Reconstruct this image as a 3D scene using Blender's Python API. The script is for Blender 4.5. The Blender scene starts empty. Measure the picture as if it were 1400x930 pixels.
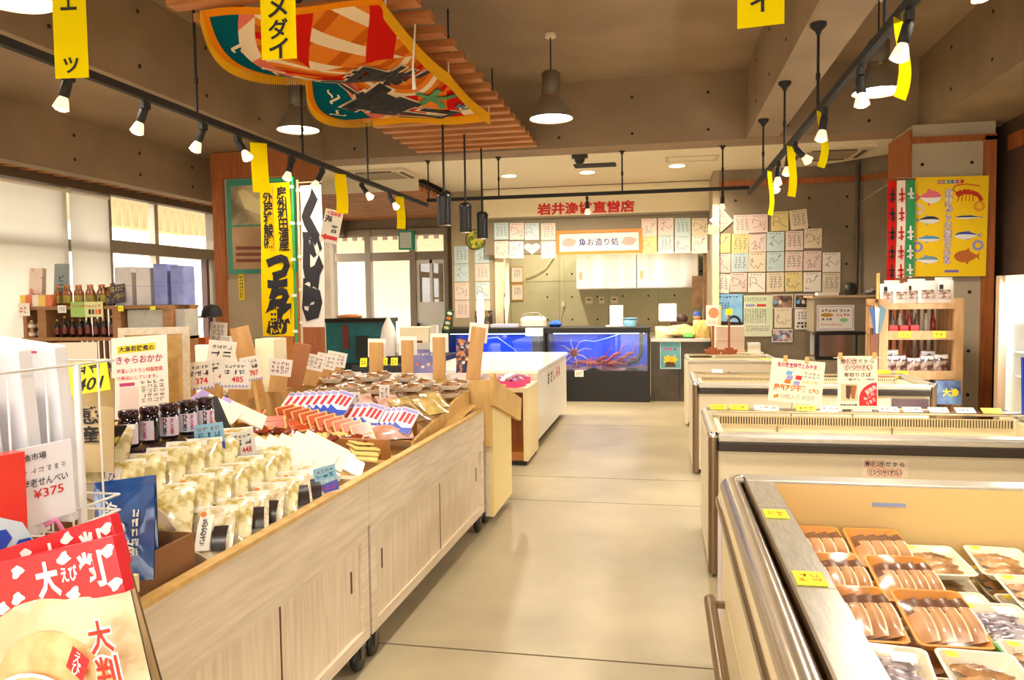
import bpy, bmesh, math, random
from mathutils import Matrix, Vector
random.seed(7)
S = bpy.context.scene
COL = S.collection
V = Vector
PI = math.pi

# ---------------------------------------------------------------- camera, world, exposure
cam_d = bpy.data.cameras.new('camera'); cam = bpy.data.objects.new('camera', cam_d); COL.objects.link(cam)
cam_d.sensor_width = 36; cam_d.lens = 26.82; cam_d.clip_end = 200
cam.matrix_world = Matrix(((.98119249, .00278132, .19301183, 0), (.19255202, .05635669, -.97966711, 0),
                           (-.01360227, .99840682, .05476121, 1.55), (0, 0, 0, 1)))
S.camera = cam
S.view_settings.view_transform = 'Standard'; S.view_settings.look = 'None'; S.view_settings.gamma = 1
S.view_settings.use_curve_mapping = False
S.view_settings.exposure = 0.42
W = bpy.data.worlds.new('sky'); S.world = W; W.use_nodes = True
_b = W.node_tree.nodes['Background']; _b.inputs[0].default_value = (1, .98, .94, 1); _b.inputs[1].default_value = 3.4
sun_d = bpy.data.lights.new('sun', 'SUN'); sun_d.energy = 2.5; sun_d.angle = .02; sun_d.color = (1, .93, .8)
sun = bpy.data.objects.new('sun', sun_d); COL.objects.link(sun); sun.rotation_euler = (math.radians(38), math.radians(-28), 0)

# ---------------------------------------------------------------- helpers
ORG = {}
def lin(c):
    f = lambda v: v / 12.92 if v <= .04045 else ((v + .055) / 1.055) ** 2.4
    return tuple(f(v / 255) for v in c)
MATS = {}
def mat(name, col=None, rough=.6, metal=0, col2=None, scale=6, stretch=(1, 1, 1), bump=0, emit=0, coat=0, trans=0, alpha=1, detail=5, lo=.35, hi=.65, spec=None):
    if name in MATS: return MATS[name]
    m = bpy.data.materials.new(name); m.use_nodes = True; nt = m.node_tree
    p = nt.nodes['Principled BSDF']; p.inputs['Roughness'].default_value = rough; p.inputs['Metallic'].default_value = metal
    c = lin(col) + (1,); p.inputs['Base Color'].default_value = c
    if spec is not None: p.inputs['Specular IOR Level'].default_value = spec
    if coat: p.inputs['Coat Weight'].default_value = coat; p.inputs['Coat Roughness'].default_value = .08
    if trans: p.inputs['Transmission Weight'].default_value = trans
    if alpha < 1: p.inputs['Alpha'].default_value = alpha
    if emit: p.inputs['Emission Color'].default_value = c; p.inputs['Emission Strength'].default_value = emit
    if col2 or bump:
        tc = nt.nodes.new('ShaderNodeTexCoord'); mp = nt.nodes.new('ShaderNodeMapping'); mp.inputs['Scale'].default_value = stretch
        nz = nt.nodes.new('ShaderNodeTexNoise'); nz.inputs['Scale'].default_value = scale; nz.inputs['Detail'].default_value = detail
        nt.links.new(tc.outputs['Object'], mp.inputs[0]); nt.links.new(mp.outputs[0], nz.inputs['Vector'])
        if col2:
            cr = nt.nodes.new('ShaderNodeValToRGB'); cr.color_ramp.elements[0].position = lo; cr.color_ramp.elements[1].position = hi
            cr.color_ramp.elements[0].color = c; cr.color_ramp.elements[1].color = lin(col2) + (1,)
            nt.links.new(nz.outputs[0], cr.inputs[0]); nt.links.new(cr.outputs[0], p.inputs['Base Color'])
        if bump:
            bp = nt.nodes.new('ShaderNodeBump'); bp.inputs['Strength'].default_value = bump; bp.inputs['Distance'].default_value = .01
            nt.links.new(nz.outputs[0], bp.inputs['Height']); nt.links.new(bp.outputs[0], p.inputs['Normal'])
    MATS[name] = m; return m
def glassmat(name, tint, gloss=.08, rough=.02):
    if name in MATS: return MATS[name]
    m = bpy.data.materials.new(name); m.use_nodes = True; nt = m.node_tree; nt.nodes.remove(nt.nodes['Principled BSDF'])
    t = nt.nodes.new('ShaderNodeBsdfTransparent'); t.inputs[0].default_value = lin(tint) + (1,)
    g = nt.nodes.new('ShaderNodeBsdfGlossy'); g.inputs['Roughness'].default_value = rough
    x = nt.nodes.new('ShaderNodeMixShader'); x.inputs[0].default_value = gloss
    nt.links.new(t.outputs[0], x.inputs[1]); nt.links.new(g.outputs[0], x.inputs[2]); nt.links.new(x.outputs[0], nt.nodes['Material Output'].inputs[0])
    MATS[name] = m; return m
def clothmat(name, col, tr=.5):
    if name in MATS: return MATS[name]
    m = bpy.data.materials.new(name); m.use_nodes = True; nt = m.node_tree; nt.nodes.remove(nt.nodes['Principled BSDF'])
    d = nt.nodes.new('ShaderNodeBsdfDiffuse'); d.inputs[0].default_value = lin(col) + (1,)
    t = nt.nodes.new('ShaderNodeBsdfTranslucent'); t.inputs[0].default_value = lin(col) + (1,)
    x = nt.nodes.new('ShaderNodeMixShader'); x.inputs[0].default_value = tr
    nt.links.new(d.outputs[0], x.inputs[1]); nt.links.new(t.outputs[0], x.inputs[2]); nt.links.new(x.outputs[0], nt.nodes['Material Output'].inputs[0])
    MATS[name] = m; return m

class MB:
    def __init__(s): s.v = []; s.f = []; s.mi = []; s.sm = []; s.cur = 0; s.smooth = False
    def add(s, vs, fs, M=None):
        o = len(s.v)
        s.v += [tuple(M @ V(p)) if M is not None else tuple(p) for p in vs]
        for f in fs: s.f.append([o + i for i in f]); s.mi.append(s.cur); s.sm.append(s.smooth)
        return s
    def box(s, x0, x1, y0, y1, z0, z1, M=None):
        return s.add([(x0, y0, z0), (x1, y0, z0), (x1, y1, z0), (x0, y1, z0), (x0, y0, z1), (x1, y0, z1), (x1, y1, z1), (x0, y1, z1)],
                     [(0, 3, 2, 1), (4, 5, 6, 7), (0, 1, 5, 4), (1, 2, 6, 5), (2, 3, 7, 6), (3, 0, 4, 7)], M)
    def cb(s, c, sz, M=None):
        return s.box(c[0] - sz[0] / 2, c[0] + sz[0] / 2, c[1] - sz[1] / 2, c[1] + sz[1] / 2, c[2] - sz[2] / 2, c[2] + sz[2] / 2, M)
    def prism(s, poly, axis, lo, hi, M=None):
        n = len(poly)
        def P(p, t): return {'x': (t, p[0], p[1]), 'y': (p[0], t, p[1]), 'z': (p[0], p[1], t)}[axis]
        a = sum(poly[i][0] * poly[(i + 1) % n][1] - poly[(i + 1) % n][0] * poly[i][1] for i in range(n))
        if (a < 0) != (axis == 'y'): poly = poly[::-1]
        vs = [P(p, lo) for p in poly] + [P(p, hi) for p in poly]
        return s.add(vs, [tuple(range(n - 1, -1, -1)), tuple(range(n, 2 * n))] + [(i, (i + 1) % n, n + (i + 1) % n, n + i) for i in range(n)], M)
    def tube(s, pts, r, n=8, M=None, caps=True):
        pts = [V(p) for p in pts]; rs = r if isinstance(r, (list, tuple)) else [r] * len(pts)
        vs = []; fs = []; up = None
        for i, p in enumerate(pts):
            d = (pts[min(i + 1, len(pts) - 1)] - pts[max(i - 1, 0)]).normalized()
            if up is None or abs(up.dot(d)) > .98: up = V((0, 0, 1)) if abs(d.z) < .9 else V((1, 0, 0))
            a = d.cross(up).normalized(); b = a.cross(d).normalized(); up = b
            for k in range(n):
                t = 2 * PI * k / n; vs.append(p + a * (math.cos(t) * rs[i]) + b * (math.sin(t) * rs[i]))
        for i in range(len(pts) - 1):
            for k in range(n): fs.append((i * n + k, i * n + (k + 1) % n, (i + 1) * n + (k + 1) % n, (i + 1) * n + k))
        sm = s.smooth; s.smooth = n > 5; s.add(vs, fs, M)
        if caps:
            s.smooth = False; s.add(vs[:n], [tuple(range(n - 1, -1, -1))], M); s.add(vs[-n:], [tuple(range(n))], M)
        s.smooth = sm; return s
    def lathe(s, prof, n=16, c=(0, 0, 0), M=None, caps=True):
        vs = []; fs = []; st = []
        for r, z in prof:
            st.append((len(vs), 1 if r < 1e-6 else n))
            for k in range(st[-1][1]): t = 2 * PI * k / n; vs.append((c[0] + r * math.cos(t), c[1] + r * math.sin(t), c[2] + z))
        for (a, na), (b, nb) in zip(st, st[1:]):
            for k in range(n):
                k1 = (k + 1) % n
                if na == 1 and nb == 1: break
                if na == 1: fs.append((a, b + k1, b + k))
                elif nb == 1: fs.append((a + k, a + k1, b))
                else: fs.append((a + k, a + k1, b + k1, b + k))
        sm = s.smooth; s.smooth = True; s.add(vs, fs, M); s.smooth = False
        if caps and st[0][1] > 1 and not (st[1][1] == 1 and prof[0][1] == prof[1][1]): s.add(vs[:n], [tuple(range(n - 1, -1, -1))], M)
        if caps and st[-1][1] > 1 and not (st[-2][1] == 1 and abs(prof[-1][1] - prof[-2][1]) < .003): s.add(vs[-n:], [tuple(range(n))], M)
        s.smooth = sm; return s
    def grid(s, nx, ny, f, M=None, mf=None):
        vs = [f(i / nx, j / ny) for j in range(ny + 1) for i in range(nx + 1)]
        o = len(s.v); s.v += [tuple(M @ V(p)) if M is not None else tuple(p) for p in vs]
        for j in range(ny):
            for i in range(nx):
                a = o + j * (nx + 1) + i; s.f.append([a, a + 1, a + nx + 2, a + nx + 1]); s.sm.append(True)
                s.mi.append(mf((i + .5) / nx, (j + .5) / ny) if mf else s.cur)
        return s
    def strokes(s, segs, w, z=.0016):
        for (x0, y0, x1, y1) in segs:
            dx, dy = x1 - x0, y1 - y0; L = math.hypot(dx, dy) or 1e-6; nx, ny = -dy / L * w / 2, dx / L * w / 2
            s.add([(x0 + nx, y0 + ny, z), (x0 - nx, y0 - ny, z), (x1 - nx, y1 - ny, z), (x1 + nx, y1 + ny, z)], [(0, 1, 2, 3)])
        return s
    def flat(s, poly, z=.0015):
        return s.add([(x, y, z) for x, y in poly], [tuple(range(len(poly)))])
    def mesh(s, name, mats, org=(0, 0, 0), bevel=0):
        me = bpy.data.meshes.new(name); ox, oy, oz = org
        me.from_pydata([(x - ox, y - oy, z - oz) for x, y, z in s.v], [], s.f)
        for m in mats: me.materials.append(m)
        me.polygons.foreach_set('material_index', s.mi); me.polygons.foreach_set('use_smooth', s.sm)
        if bevel:
            bm = bmesh.new(); bm.from_mesh(me)
            es = [e for e in bm.edges if len(e.link_faces) == 2 and e.calc_face_angle() > .5]
            bmesh.ops.bevel(bm, geom=es, offset=bevel, segments=2, profile=.5, affect='EDGES', clamp_overlap=True)
            bm.to_mesh(me); bm.free()
        me.update(); return me
    def build(s, name, mats, parent=None, org=None, bevel=0, kind=None):
        if not isinstance(mats, (list, tuple)): mats = [mats]
        og = ORG.get(parent.name, V()) if parent is not None else V(org or (0, 0, 0))
        o = bpy.data.objects.new(name, s.mesh(name, mats, og, bevel)); COL.objects.link(o)
        if parent is not None: o.parent = parent
        else: o.location = og
        ORG[o.name] = V(og)
        if kind: o['kind'] = kind
        return o
def tag(o, label, cat, group=None):
    o['label'] = label; o['category'] = cat
    if group: o['group'] = group
    return o
def thing(name, label, cat, loc=(0, 0, 0), group=None):
    o = bpy.data.objects.new(name, None); COL.objects.link(o); o.location = loc; o.empty_display_size = .1
    ORG[o.name] = V(loc); return tag(o, label, cat, group)
def struct(mb, name, m, bevel=0):
    return mb.build(name, m, bevel=bevel, kind='structure')
def framed(o, c, right, up):
    r = V(right).normalized(); u = V(up).normalized(); n = r.cross(u).normalized(); u = n.cross(r)
    o.matrix_world = Matrix(((r.x, u.x, n.x, c[0]), (r.y, u.y, n.y, c[1]), (r.z, u.z, n.z, c[2]), (0, 0, 0, 1))); ORG[o.name] = V(); return o
def copy_tree(o, parent=None):
    c = o.copy(); COL.objects.link(c)
    if parent is not None: c.parent = parent
    ORG[c.name] = ORG.get(o.name, V())
    for ch in list(o.children): copy_tree(ch, c)
    return c
class Proto:
    """first use places the original, later uses copy it with its parts"""
    def __init__(s, root): s.root = root; s.used = False
    def put(s, M, label, group=None, name=None):
        o = copy_tree(s.root) if s.used else s.root
        s.used = True; o.matrix_world = M; o['label'] = label
        if group: o['group'] = group
        elif 'group' in o: del o['group']
        return o
def card(name, label, cat, c, right, up, w, h, m, group=None, t=.004):
    o = MB().box(-w / 2, w / 2, -h / 2, h / 2, -t, 0).build(name, m); framed(o, c, right, up); return tag(o, label, cat, group)
_TX = {}
def glyphs(s, vertical=False, bold=0.0):
    k = (s, vertical, bold)
    if k not in _TX:
        cu = bpy.data.curves.new('t', 'FONT'); cu.body = '\n'.join(s) if vertical else s; cu.size = 1; cu.resolution_u = 2; cu.align_x = 'CENTER'
        if vertical: cu.space_line = .82
        cu.offset = bold; ob = bpy.data.objects.new('t', cu); COL.objects.link(ob)
        dg = bpy.context.evaluated_depsgraph_get(); me = bpy.data.meshes.new_from_object(ob.evaluated_get(dg))
        vs = [tuple(v.co) for v in me.vertices]; fs = [tuple(p.vertices) for p in me.polygons]
        bpy.data.objects.remove(ob); bpy.data.curves.remove(cu); bpy.data.meshes.remove(me)
        x0 = min(v[0] for v in vs); x1 = max(v[0] for v in vs); y0 = min(v[1] for v in vs); y1 = max(v[1] for v in vs)
        _TX[k] = ([((v[0] - (x0 + x1) / 2) / (x1 - x0), (v[1] - (y0 + y1) / 2) / (y1 - y0)) for v in vs], fs)
    return _TX[k]
def txt(parent, s, x, y, w, h, m, name='lettering', vertical=False, bold=.01, z=.0018, rot=0, skew=0):
    vs, fs = glyphs(s, vertical, bold); ca, sa = math.cos(rot), math.sin(rot); mb = MB()
    P = [((a + skew * b) * w, b * h) for a, b in vs]
    mb.add([(x + a * ca - b * sa, y + a * sa + b * ca, z) for a, b in P], fs)
    return mb.build(name, m, parent)
def scrib(parent, x, y, w, h, rows, m, name='handwriting', seed=0, dens=1.0, sw=None):
    r = random.Random(seed); mb = MB(); rh = h / rows; sw = sw or rh * .12
    for i in range(rows):
        yc = y + h / 2 - rh * (i + .5); n = max(2, int(w / rh * .95 * dens)); cw = w / n
        for k in range(n):
            xc = x - w / 2 + cw * (k + .5); q = []
            for _ in range(r.randint(3, 4)):
                a = r.uniform(-.4, .4); b = r.uniform(-.36, .36)
                if r.random() < .5: q.append((xc + a * cw * .3 - cw * .33, yc + b * rh, xc + cw * .33, yc + b * rh + rh * .05))
                else: q.append((xc + a * cw, yc + rh * .36, xc + a * cw * .6, yc - rh * .36))
            mb.strokes(q, sw)
    return mb.build(name, m, parent)
def nth(i): return ['first', 'second', 'third', 'fourth', 'fifth', 'sixth', 'seventh', 'eighth', 'ninth', 'tenth', 'eleventh', 'twelfth', 'thirteenth', 'fourteenth', 'fifteenth', 'sixteenth'][i]
def lamp(kind, name, loc, energy, col, parent=None, size=.1, spot=2.6, blend=.5, rot=None):
    d = bpy.data.lights.new(name, kind); d.energy = energy; d.color = col
    if kind == 'SPOT': d.spot_size = spot; d.spot_blend = blend; d.shadow_soft_size = size
    elif kind == 'POINT': d.shadow_soft_size = size
    else: d.shape = 'RECTANGLE'; d.size, d.size_y = size
    o = bpy.data.objects.new(name, d); COL.objects.link(o)
    if parent is not None: o.parent = parent; loc = V(loc) - ORG.get(parent.name, V())
    o.location = loc
    if rot is not None: o.rotation_euler = rot
    return o

# ---------------------------------------------------------------- materials
FLOOR = mat('polished_concrete', (146, 132, 104), .34, col2=(176, 160, 128), scale=1.3, detail=8, bump=.05, lo=.3, hi=.7)
JOINT = mat('joint', (70, 55, 38), .9)
CONC = mat('raw_concrete', (136, 113, 86), .75, col2=(157, 132, 102), scale=1.6, detail=8, bump=.08, lo=.3, hi=.7)
CONCW = mat('wall_concrete', (126, 110, 88), .8, col2=(146, 128, 104), scale=1.8, detail=8, bump=.08)
CONCG = mat('kitchen_concrete', (182, 178, 140), .7, col2=(200, 194, 158), scale=1.5, detail=7, bump=.05)
HOLE = mat('tie_hole', (50, 34, 22), .9)
WHITEC = mat('white_ceiling', (232, 220, 192), .7)
CREAM = mat('cream_paint', (236, 222, 186), .55)
GREYW = mat('grey_panel', (150, 135, 112), .7)
DARKW = mat('dark_wall', (74, 52, 34), .8, col2=(88, 62, 42), scale=2, bump=.05)
WOOD = mat('pale_wood', (224, 206, 178), .5, col2=(208, 188, 158), scale=5, stretch=(9, 9, .7), bump=.03)
WOODH = mat('pale_wood_long', (224, 206, 180), .5, col2=(208, 188, 160), scale=5, stretch=(9, .7, 9), bump=.03)
WOODY = mat('yellow_wood', (216, 176, 108), .5, col2=(198, 154, 84), scale=4, stretch=(5, 5, 1), bump=.03)
WOODO = mat('orange_wood', (172, 98, 44), .5, col2=(148, 78, 32), scale=4, stretch=(8, 8, .8))
LOUV = mat('louver_wood', (190, 124, 66), .55, col2=(168, 104, 50), scale=4, stretch=(1, 8, 8))
DWOOD = mat('brown_wood', (120, 66, 30), .5)
STEEL = mat('brushed_steel', (216, 208, 194), .3, .65, col2=(198, 190, 176), scale=20, stretch=(1, 12, 12))
CHROME = mat('polished_steel', (220, 214, 204), .14, 1)
BRONZE = mat('bronze_steel', (140, 118, 92), .3, .8)
ALU = mat('aluminium', (196, 186, 166), .4, .5)
GREYF = mat('grey_frame', (150, 136, 116), .5, .2)
BEIGE = mat('freezer_beige', (226, 210, 178), .4)
WELL = mat('freezer_liner', (232, 196, 128), .45)
WHITE = mat('white_paint', (240, 234, 222), .4)
GLOSSW = mat('gloss_white', (244, 238, 226), .2)
PAPER = mat('white_paper', (240, 232, 218), .6)
PINKP = mat('pinkish_paper', (232, 208, 196), .65)
BLUEP = mat('bluish_paper', (196, 214, 214), .65)
YELP = mat('yellowish_paper', (226, 206, 140), .65)
BLACK = mat('black', (22, 19, 17), .35)
BLACKM = mat('matt_black', (26, 23, 21), .7)
INK = mat('ink', (30, 24, 30), .7)
NAVY = mat('navy_ink', (40, 40, 110), .6)
RED = mat('red', (212, 28, 32), .5)
PINK = mat('pink', (226, 60, 120), .5)
MAG = mat('magenta_ink', (190, 40, 100), .5)
ORANGE = mat('orange', (232, 120, 30), .5)
YEL = mat('yellow', (248, 216, 12), .5)
YELC = mat('yellow_card', (250, 240, 20), .5)
GREEN = mat('green', (30, 150, 70), .5)
TEAL = mat('teal', (20, 110, 120), .5)
BLUE = mat('blue', (36, 70, 190), .45)
SKYB = mat('light_blue', (110, 170, 220), .5)
LAV = mat('lavender', (160, 150, 205), .5)
BROWN = mat('brown', (96, 56, 30), .6)
BULB = mat('glowing_bulb', (255, 240, 214), .5, emit=14)
BULBS = mat('spot_bulb', (255, 232, 196), .5, emit=9)
GLASS = glassmat('window_glass', (250, 250, 248), .06)
GLASSB = glassmat('tank_glass', (235, 245, 250), .07)
FILM = glassmat('clear_film', (252, 250, 246), .1, .12)
# ---------------------------------------------------------------- the setting
fl = struct(MB().box(-6.6, 3.6, -2, 14.2, -.12, -.012), 'floor', JOINT)
for y0, y1 in ((-2, 3.183), (3.195, 5.693), (5.704, 6.474), (6.486, 9.19), (9.2, 11.7), (11.71, 14.2)):
    for x0, x1 in ((-6.6, -3.006), (-3, 3.6)):
        MB().box(x0, x1, y0, y1, -.012, 0).build('floor_slab', FLOOR, fl)
struct(MB().box(-40, 40, -30, 60, -.3, -.13), 'ground', mat('paving', (200, 190, 170), .8, col2=(214, 204, 184), scale=3))
struct(MB().box(-6.7, 3.7, -2, 14.4, 3.97, 4.15), 'ceiling', CONC)

def beam(name, x0, x1, y0, y1, z0, z1, holes):
    b = struct(MB().box(x0, x1, y0, y1, z0, z1), name, CONC); h = MB()
    for (ax, px, py, pz) in holes:
        M = Matrix.Translation((px, py, pz)) @ (Matrix.Rotation(PI / 2, 4, 'Y') if ax == 'x' else Matrix.Rotation(PI / 2, 4, 'X'))
        h.lathe([(.017, -.004), (.017, .004)], 8, M=M)
    if holes: h.build('tie_holes', HOLE, b, kind='stuff')
    return b
ys = [.6 + .9 * i for i in range(9)]
beam('trim_1', .9, 1.24, -2, 8.7, 3.25, 3.97, [('x', .9, y, z) for y in ys for z in (3.42, 3.8)] + [('x', 1.24, y, z) for y in ys for z in (3.42, 3.8)])
beam('trim_2', 2.62, 3.4, -2, 8.7, 3.25, 3.97, [('x', 2.62, y, z) for y in ys for z in (3.42, 3.8)])
beam('trim_3', -5.3, -4.0, -2, 8.7, 3.25, 3.97, [('x', -4.0, y + .3, z) for y in ys for z in (3.4, 3.82)])
beam('trim_4', -5.46, -5.3, -2, 8.6, 2.75, 3.97, [('x', -5.3, y + .2, z) for y in ys for z in (2.88, 3.1)])
beam('trim_5', -6.6, 3.4, 8.7, 9.12, 3.24, 3.97, [('y', -3.6 + .82 * i, 8.7, z) for i in range(9) for z in (3.36, 3.76)])
# white suspended ceiling beyond the cross beam
wc = MB().prism([(-6.6, 9.12), (3.4, 9.12), (3.05, 10.0), (2.3, 10.75), (.76, 11.85), (-3.34, 12.2), (-3.34, 10.3), (-6.6, 10.3)], 'z', 3.27, 3.33)
struct(wc, 'ceiling', WHITEC)
struct(MB().box(-6.6, -3.34, 10.3, 10.34, 3.08, 3.33), 'trim_6', WHITEC)
# slatted soffit of the entrance bay
so = struct(MB().box(-6.6, -3.34, 10.34, 14.1, 3.17, 3.2), 'ceiling', mat('soffit_back', (60, 42, 26), .9))
for i in range(19):
    y = 10.42 + .19 * i; MB().box(-6.5, -3.36, y, y + .1, 3.09, 3.165).build('slat', LOUV, so)
# slatted soffit over the side windows
so2 = struct(MB().box(-6.05, -5.46, -1, 9.9, 2.9, 2.93), 'ceiling', mat('soffit_back', (0, 0, 0)))
for i in range(26):
    y = 4.6 + .2 * i; MB().box(-5.98, -5.47, y, y + .1, 2.82, 2.89).build('slat', LOUV, so2)

# ---- left window wall
wl = struct(MB().box(-6.2, -6.0, -2, 14.2, 2.78, 3.97).box(-6.2, -6.0, 9.75, 12.0, 0, 2.78), 'wall_left', CONCW)
struct(MB().box(-6.02, -5.9, -1, 9.9, 2.74, 2.83), 'trim_7', mat('window_head', (96, 78, 58), .6))
w1 = struct(MB().box(-6.1, -5.98, 7.42, 7.5, 0, 2.76).box(-6.1, -5.98, 9.46, 9.56, 0, 2.76).box(-6.1, -5.99, 7.5, 9.46, 2.12, 2.26).box(-6.1, -5.99, 7.5, 9.46, 0, .1), 'window_1', GREYF)
MB().box(-6.08, -6.0, 8.26, 8.33, .1, 2.76).build('mullion', ALU, w1)
MB().box(-6.08, -6.0, 7.5, 8.26, 1.55, 1.6).build('glazing_bar', ALU, w1)
MB().box(-6.08, -6.0, 9.3, 9.36, .1, 2.12).build('door_stile', mat('dark_stile', (96, 70, 66), .5), w1)
MB().box(-6.06, -6.05, 7.5, 9.46, .1, 2.76).build('pane', GLASS, w1)
w2 = struct(MB().box(-6.1, -5.99, -1.6, 7.42, 2.1, 2.22).box(-6.1, -5.99, 6.75, 6.84, 0, 2.76).box(-6.1, -5.99, 5.0, 5.09, 0, 2.76).box(-6.1, -5.99, 3.2, 3.29, 0, 2.76).box(-6.1, -5.99, -1.6, 7.42, 0, .7), 'window_2', GREYF)
MB().box(-6.06, -6.05, -1.6, 7.42, .7, 2.76).build('pane', GLASS, w2)
BL = clothmat('blind_fabric', (250, 248, 242), .45)
for i, (y0, y1, zb, lab) in enumerate(((6.86, 7.42, .9, 'narrow white roller blind beside the clear side window'), (5.1, 6.82, .95, 'wide white roller blind over the side window above the drinks shelf'), (3.3, 5.05, .95, 'white roller blind at the near end of the side windows'))):
    t = thing('roller_blind', lab, 'blind', (-5.95, (y0 + y1) / 2, 2.7), 'roller blinds of the side windows')
    MB().box(-5.953, -5.95, y0, y1, zb, 2.7).build('blind_fabric', BL, t)
    MB().tube([(-5.95, y0, 2.71), (-5.95, y1, 2.71)], .025, 10).build('roller_tube', WHITE, t)
    MB().box(-5.965, -5.94, y0, y1, zb - .03, zb).build('bottom_bar', ALU, t)

# ---- back-left glazed entrance bay
struct(MB().box(-6.6, -3.3, 14.0, 14.2, 2.78, 3.97).box(-6.6, -6.3, 14.0, 14.2, 0, 2.78).box(-3.98, -3.3, 14.0, 14.2, 0, 2.78), 'wall_back', CONCW)
w3 = struct(MB().box(-6.34, -6.26, 13.95, 14.08, 0, 2.9).box(-5.62, -5.5, 13.95, 14.08, 0, 2.9).box(-4.72, -4.6, 13.95, 14.08, 0, 2.9).box(-4.04, -3.96, 13.95, 14.08, 0, 2.9).box(-6.3, -4, 13.96, 14.07, 2.3, 2.46).box(-6.3, -4, 13.96, 14.07, 2.78, 2.9), 'window_3', GREYF)
MB().box(-6.3, -4.6, 14.02, 14.03, .1, 2.8).build('pane', GLASS, w3)
MB().box(-4.6, -4, 14.02, 14.03, 2.4, 2.8).build('pane', GLASS, w3)
d1 = struct(MB().box(-4.6, -4.54, 13.97, 14.05, 0, 2.3).box(-4.06, -4.0, 13.97, 14.05, 0, 2.3).box(-4.33, -4.28, 13.97, 14.05, 1.5, 2.3).box(-4.54, -4.06, 13.97, 14.05, 2.23, 2.3).box(-4.54, -4.06, 13.97, 14.05, 0, 1.5), 'door_1', WHITE)
MB().box(-4.54, -4.06, 14.0, 14.01, 1.5, 2.23).build('pane', glassmat('dark_glass', (150, 140, 125), .2), d1)
MB().box(-4.58, -4.545, 13.9, 13.97, .98, 1.1).build('door_handle', BLACK, d1)
# building outside, seen through the glass: a facade with a vertical slat fascia
ex = thing('neighbour_facade', 'sunlit cream facade with a slatted fascia seen through the entrance glazing', 'building', (-7, 19, 0))
MB().box(-14, -2, 19, 19.4, -.1, 5.5).build('facade_wall', mat('facade', (250, 240, 220), .8), ex)
for i in range(26):
    x = -10.4 + .25 * i; MB().box(x, x + .1, 17.0, 17.06, 2.95, 3.5).build('slat', mat('fascia_slat', (110, 80, 70), .7), ex)
MB().box(-11, -3.5, 17.06, 19, 3.45, 3.6).build('canopy', mat('canopy', (232, 215, 180), .8), ex)
ex2 = thing('side_canopy', 'pale canopy with a slatted edge outside the clear side window', 'canopy', (-9, 9, 0))
MB().box(-11, -8.2, 3, 16, 3.1, 3.25).build('canopy_roof', mat('canopy_edge', (226, 206, 160), .8), ex2)
for i in range(40):
    MB().box(-8.25, -8.2, 6 + .2 * i, 6.1 + .2 * i, 2.75, 3.1).build('slat', mat('canopy_slat', (232, 214, 170), .8), ex2)
for y in (5, 10, 15): MB().box(-9, -8.85, y, y + .15, -.1, 3.1).build('post', mat('canopy_edge', (0, 0, 0)), ex2)

# ---- strip wall with boards, kitchen opening
struct(MB().box(-3.34, -2.62, 12.0, 12.16, 0, 3.3).box(-3.34, -3.2, 12.16, 14.0, 0, 3.3), 'wall_back', mat('putty_wall', (166, 150, 118), .7))
struct(MB().box(-2.62, -2.48, 11.96, 12.16, 0, 2.82), 'trim_8', CREAM)
struct(MB().box(-2.76, .74, 11.9, 12.05, 2.24, 2.82), 'wall_back', mat('header_board', (138, 124, 100), .6))
struct(MB().box(-3.2, 1.0, 14.0, 14.2, 0, 3.3), 'wall_back', CONCG)
kh = MB()
for i in range(9):
    for j in range(6):
        kh.lathe([(.018, -.004), (.018, .004)], 8, M=Matrix.Translation((-3.0 + .46 * i, 14.0, .72 + .42 * j)) @ Matrix.Rotation(PI / 2, 4, 'X'))
o = bpy.data.objects['wall_back.003'] if 'wall_back.003' in bpy.data.objects else None
kh.build('tie_holes', HOLE, o, kind='stuff')
kj = MB()
for x in (-2.76, -1.86, -.96, -.06): kj.box(x - .004, x + .004, 13.994, 14.0, 0, 3.2)
for z in (.92, 1.85, 2.7): kj.box(-3.2, .7, 13.994, 14.0, z - .004, z + .004)
kj.build('formwork_joints', mat('kitchen_joint', (150, 146, 112), .8), o, kind='stuff')
struct(MB().box(.7, .78, 11.0, 14.0, 0, 3.3), 'wall_right', mat('putty_wall', (0, 0, 0)))
struct(MB().box(.69, .78, 10.97, 11.0, 0, 2.8), 'trim_9', CREAM)
struct(MB().box(-3.34, 1, 12.05, 14.1, 3.28, 3.34), 'ceiling', WHITEC)
wb = struct(MB().box(.78, 2.6, 11.0, 11.2, 0, 3.97).prism([(2.6, 11.0), (3.6, 9.9), (3.7, 10.1), (2.7, 11.2)], 'z', 0, 3.97), 'wall_back', CONCW)
hb = MB()
for i in range(4):
    for z in (1.45, 1.95, 2.45, 2.85):
        hb.lathe([(.018, -.004), (.018, .004)], 8, M=Matrix.Translation((1.0 + .48 * i, 11.0, z)) @ Matrix.Rotation(PI / 2, 4, 'X'))
hb.build('tie_holes', HOLE, wb, kind='stuff')
struct(MB().box(.78, 2.6, 10.97, 11.0, 3.04, 3.12).prism([(2.6, 10.97), (3.6, 9.87), (3.62, 9.9), (2.6, 11.0)], 'z', 3.04, 3.12), 'trim_10', WOODO)
struct(MB().box(3.4, 3.6, -2, 10.2, 0, 3.97), 'wall_right', DARKW)
struct(MB().box(3.38, 3.4, 8.2, 8.5, 2.95, 3.1), 'trim_11', WOODO)
# front wall behind the photographer: wide open glazed entrance
wf = struct(MB().box(-6.6, 3.6, -2.2, -2, 2.7, 3.97).box(-6.6, -5.6, -2.2, -2, 0, 2.7).box(3.0, 3.6, -2.2, -2, 0, 2.7), 'wall_front', CONCW)
w4 = struct(MB().box(-2.05, -1.97, -2.15, -2.05, 0, 2.7).box(.6, .68, -2.15, -2.05, 0, 2.7), 'window_4', GREYF)

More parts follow.
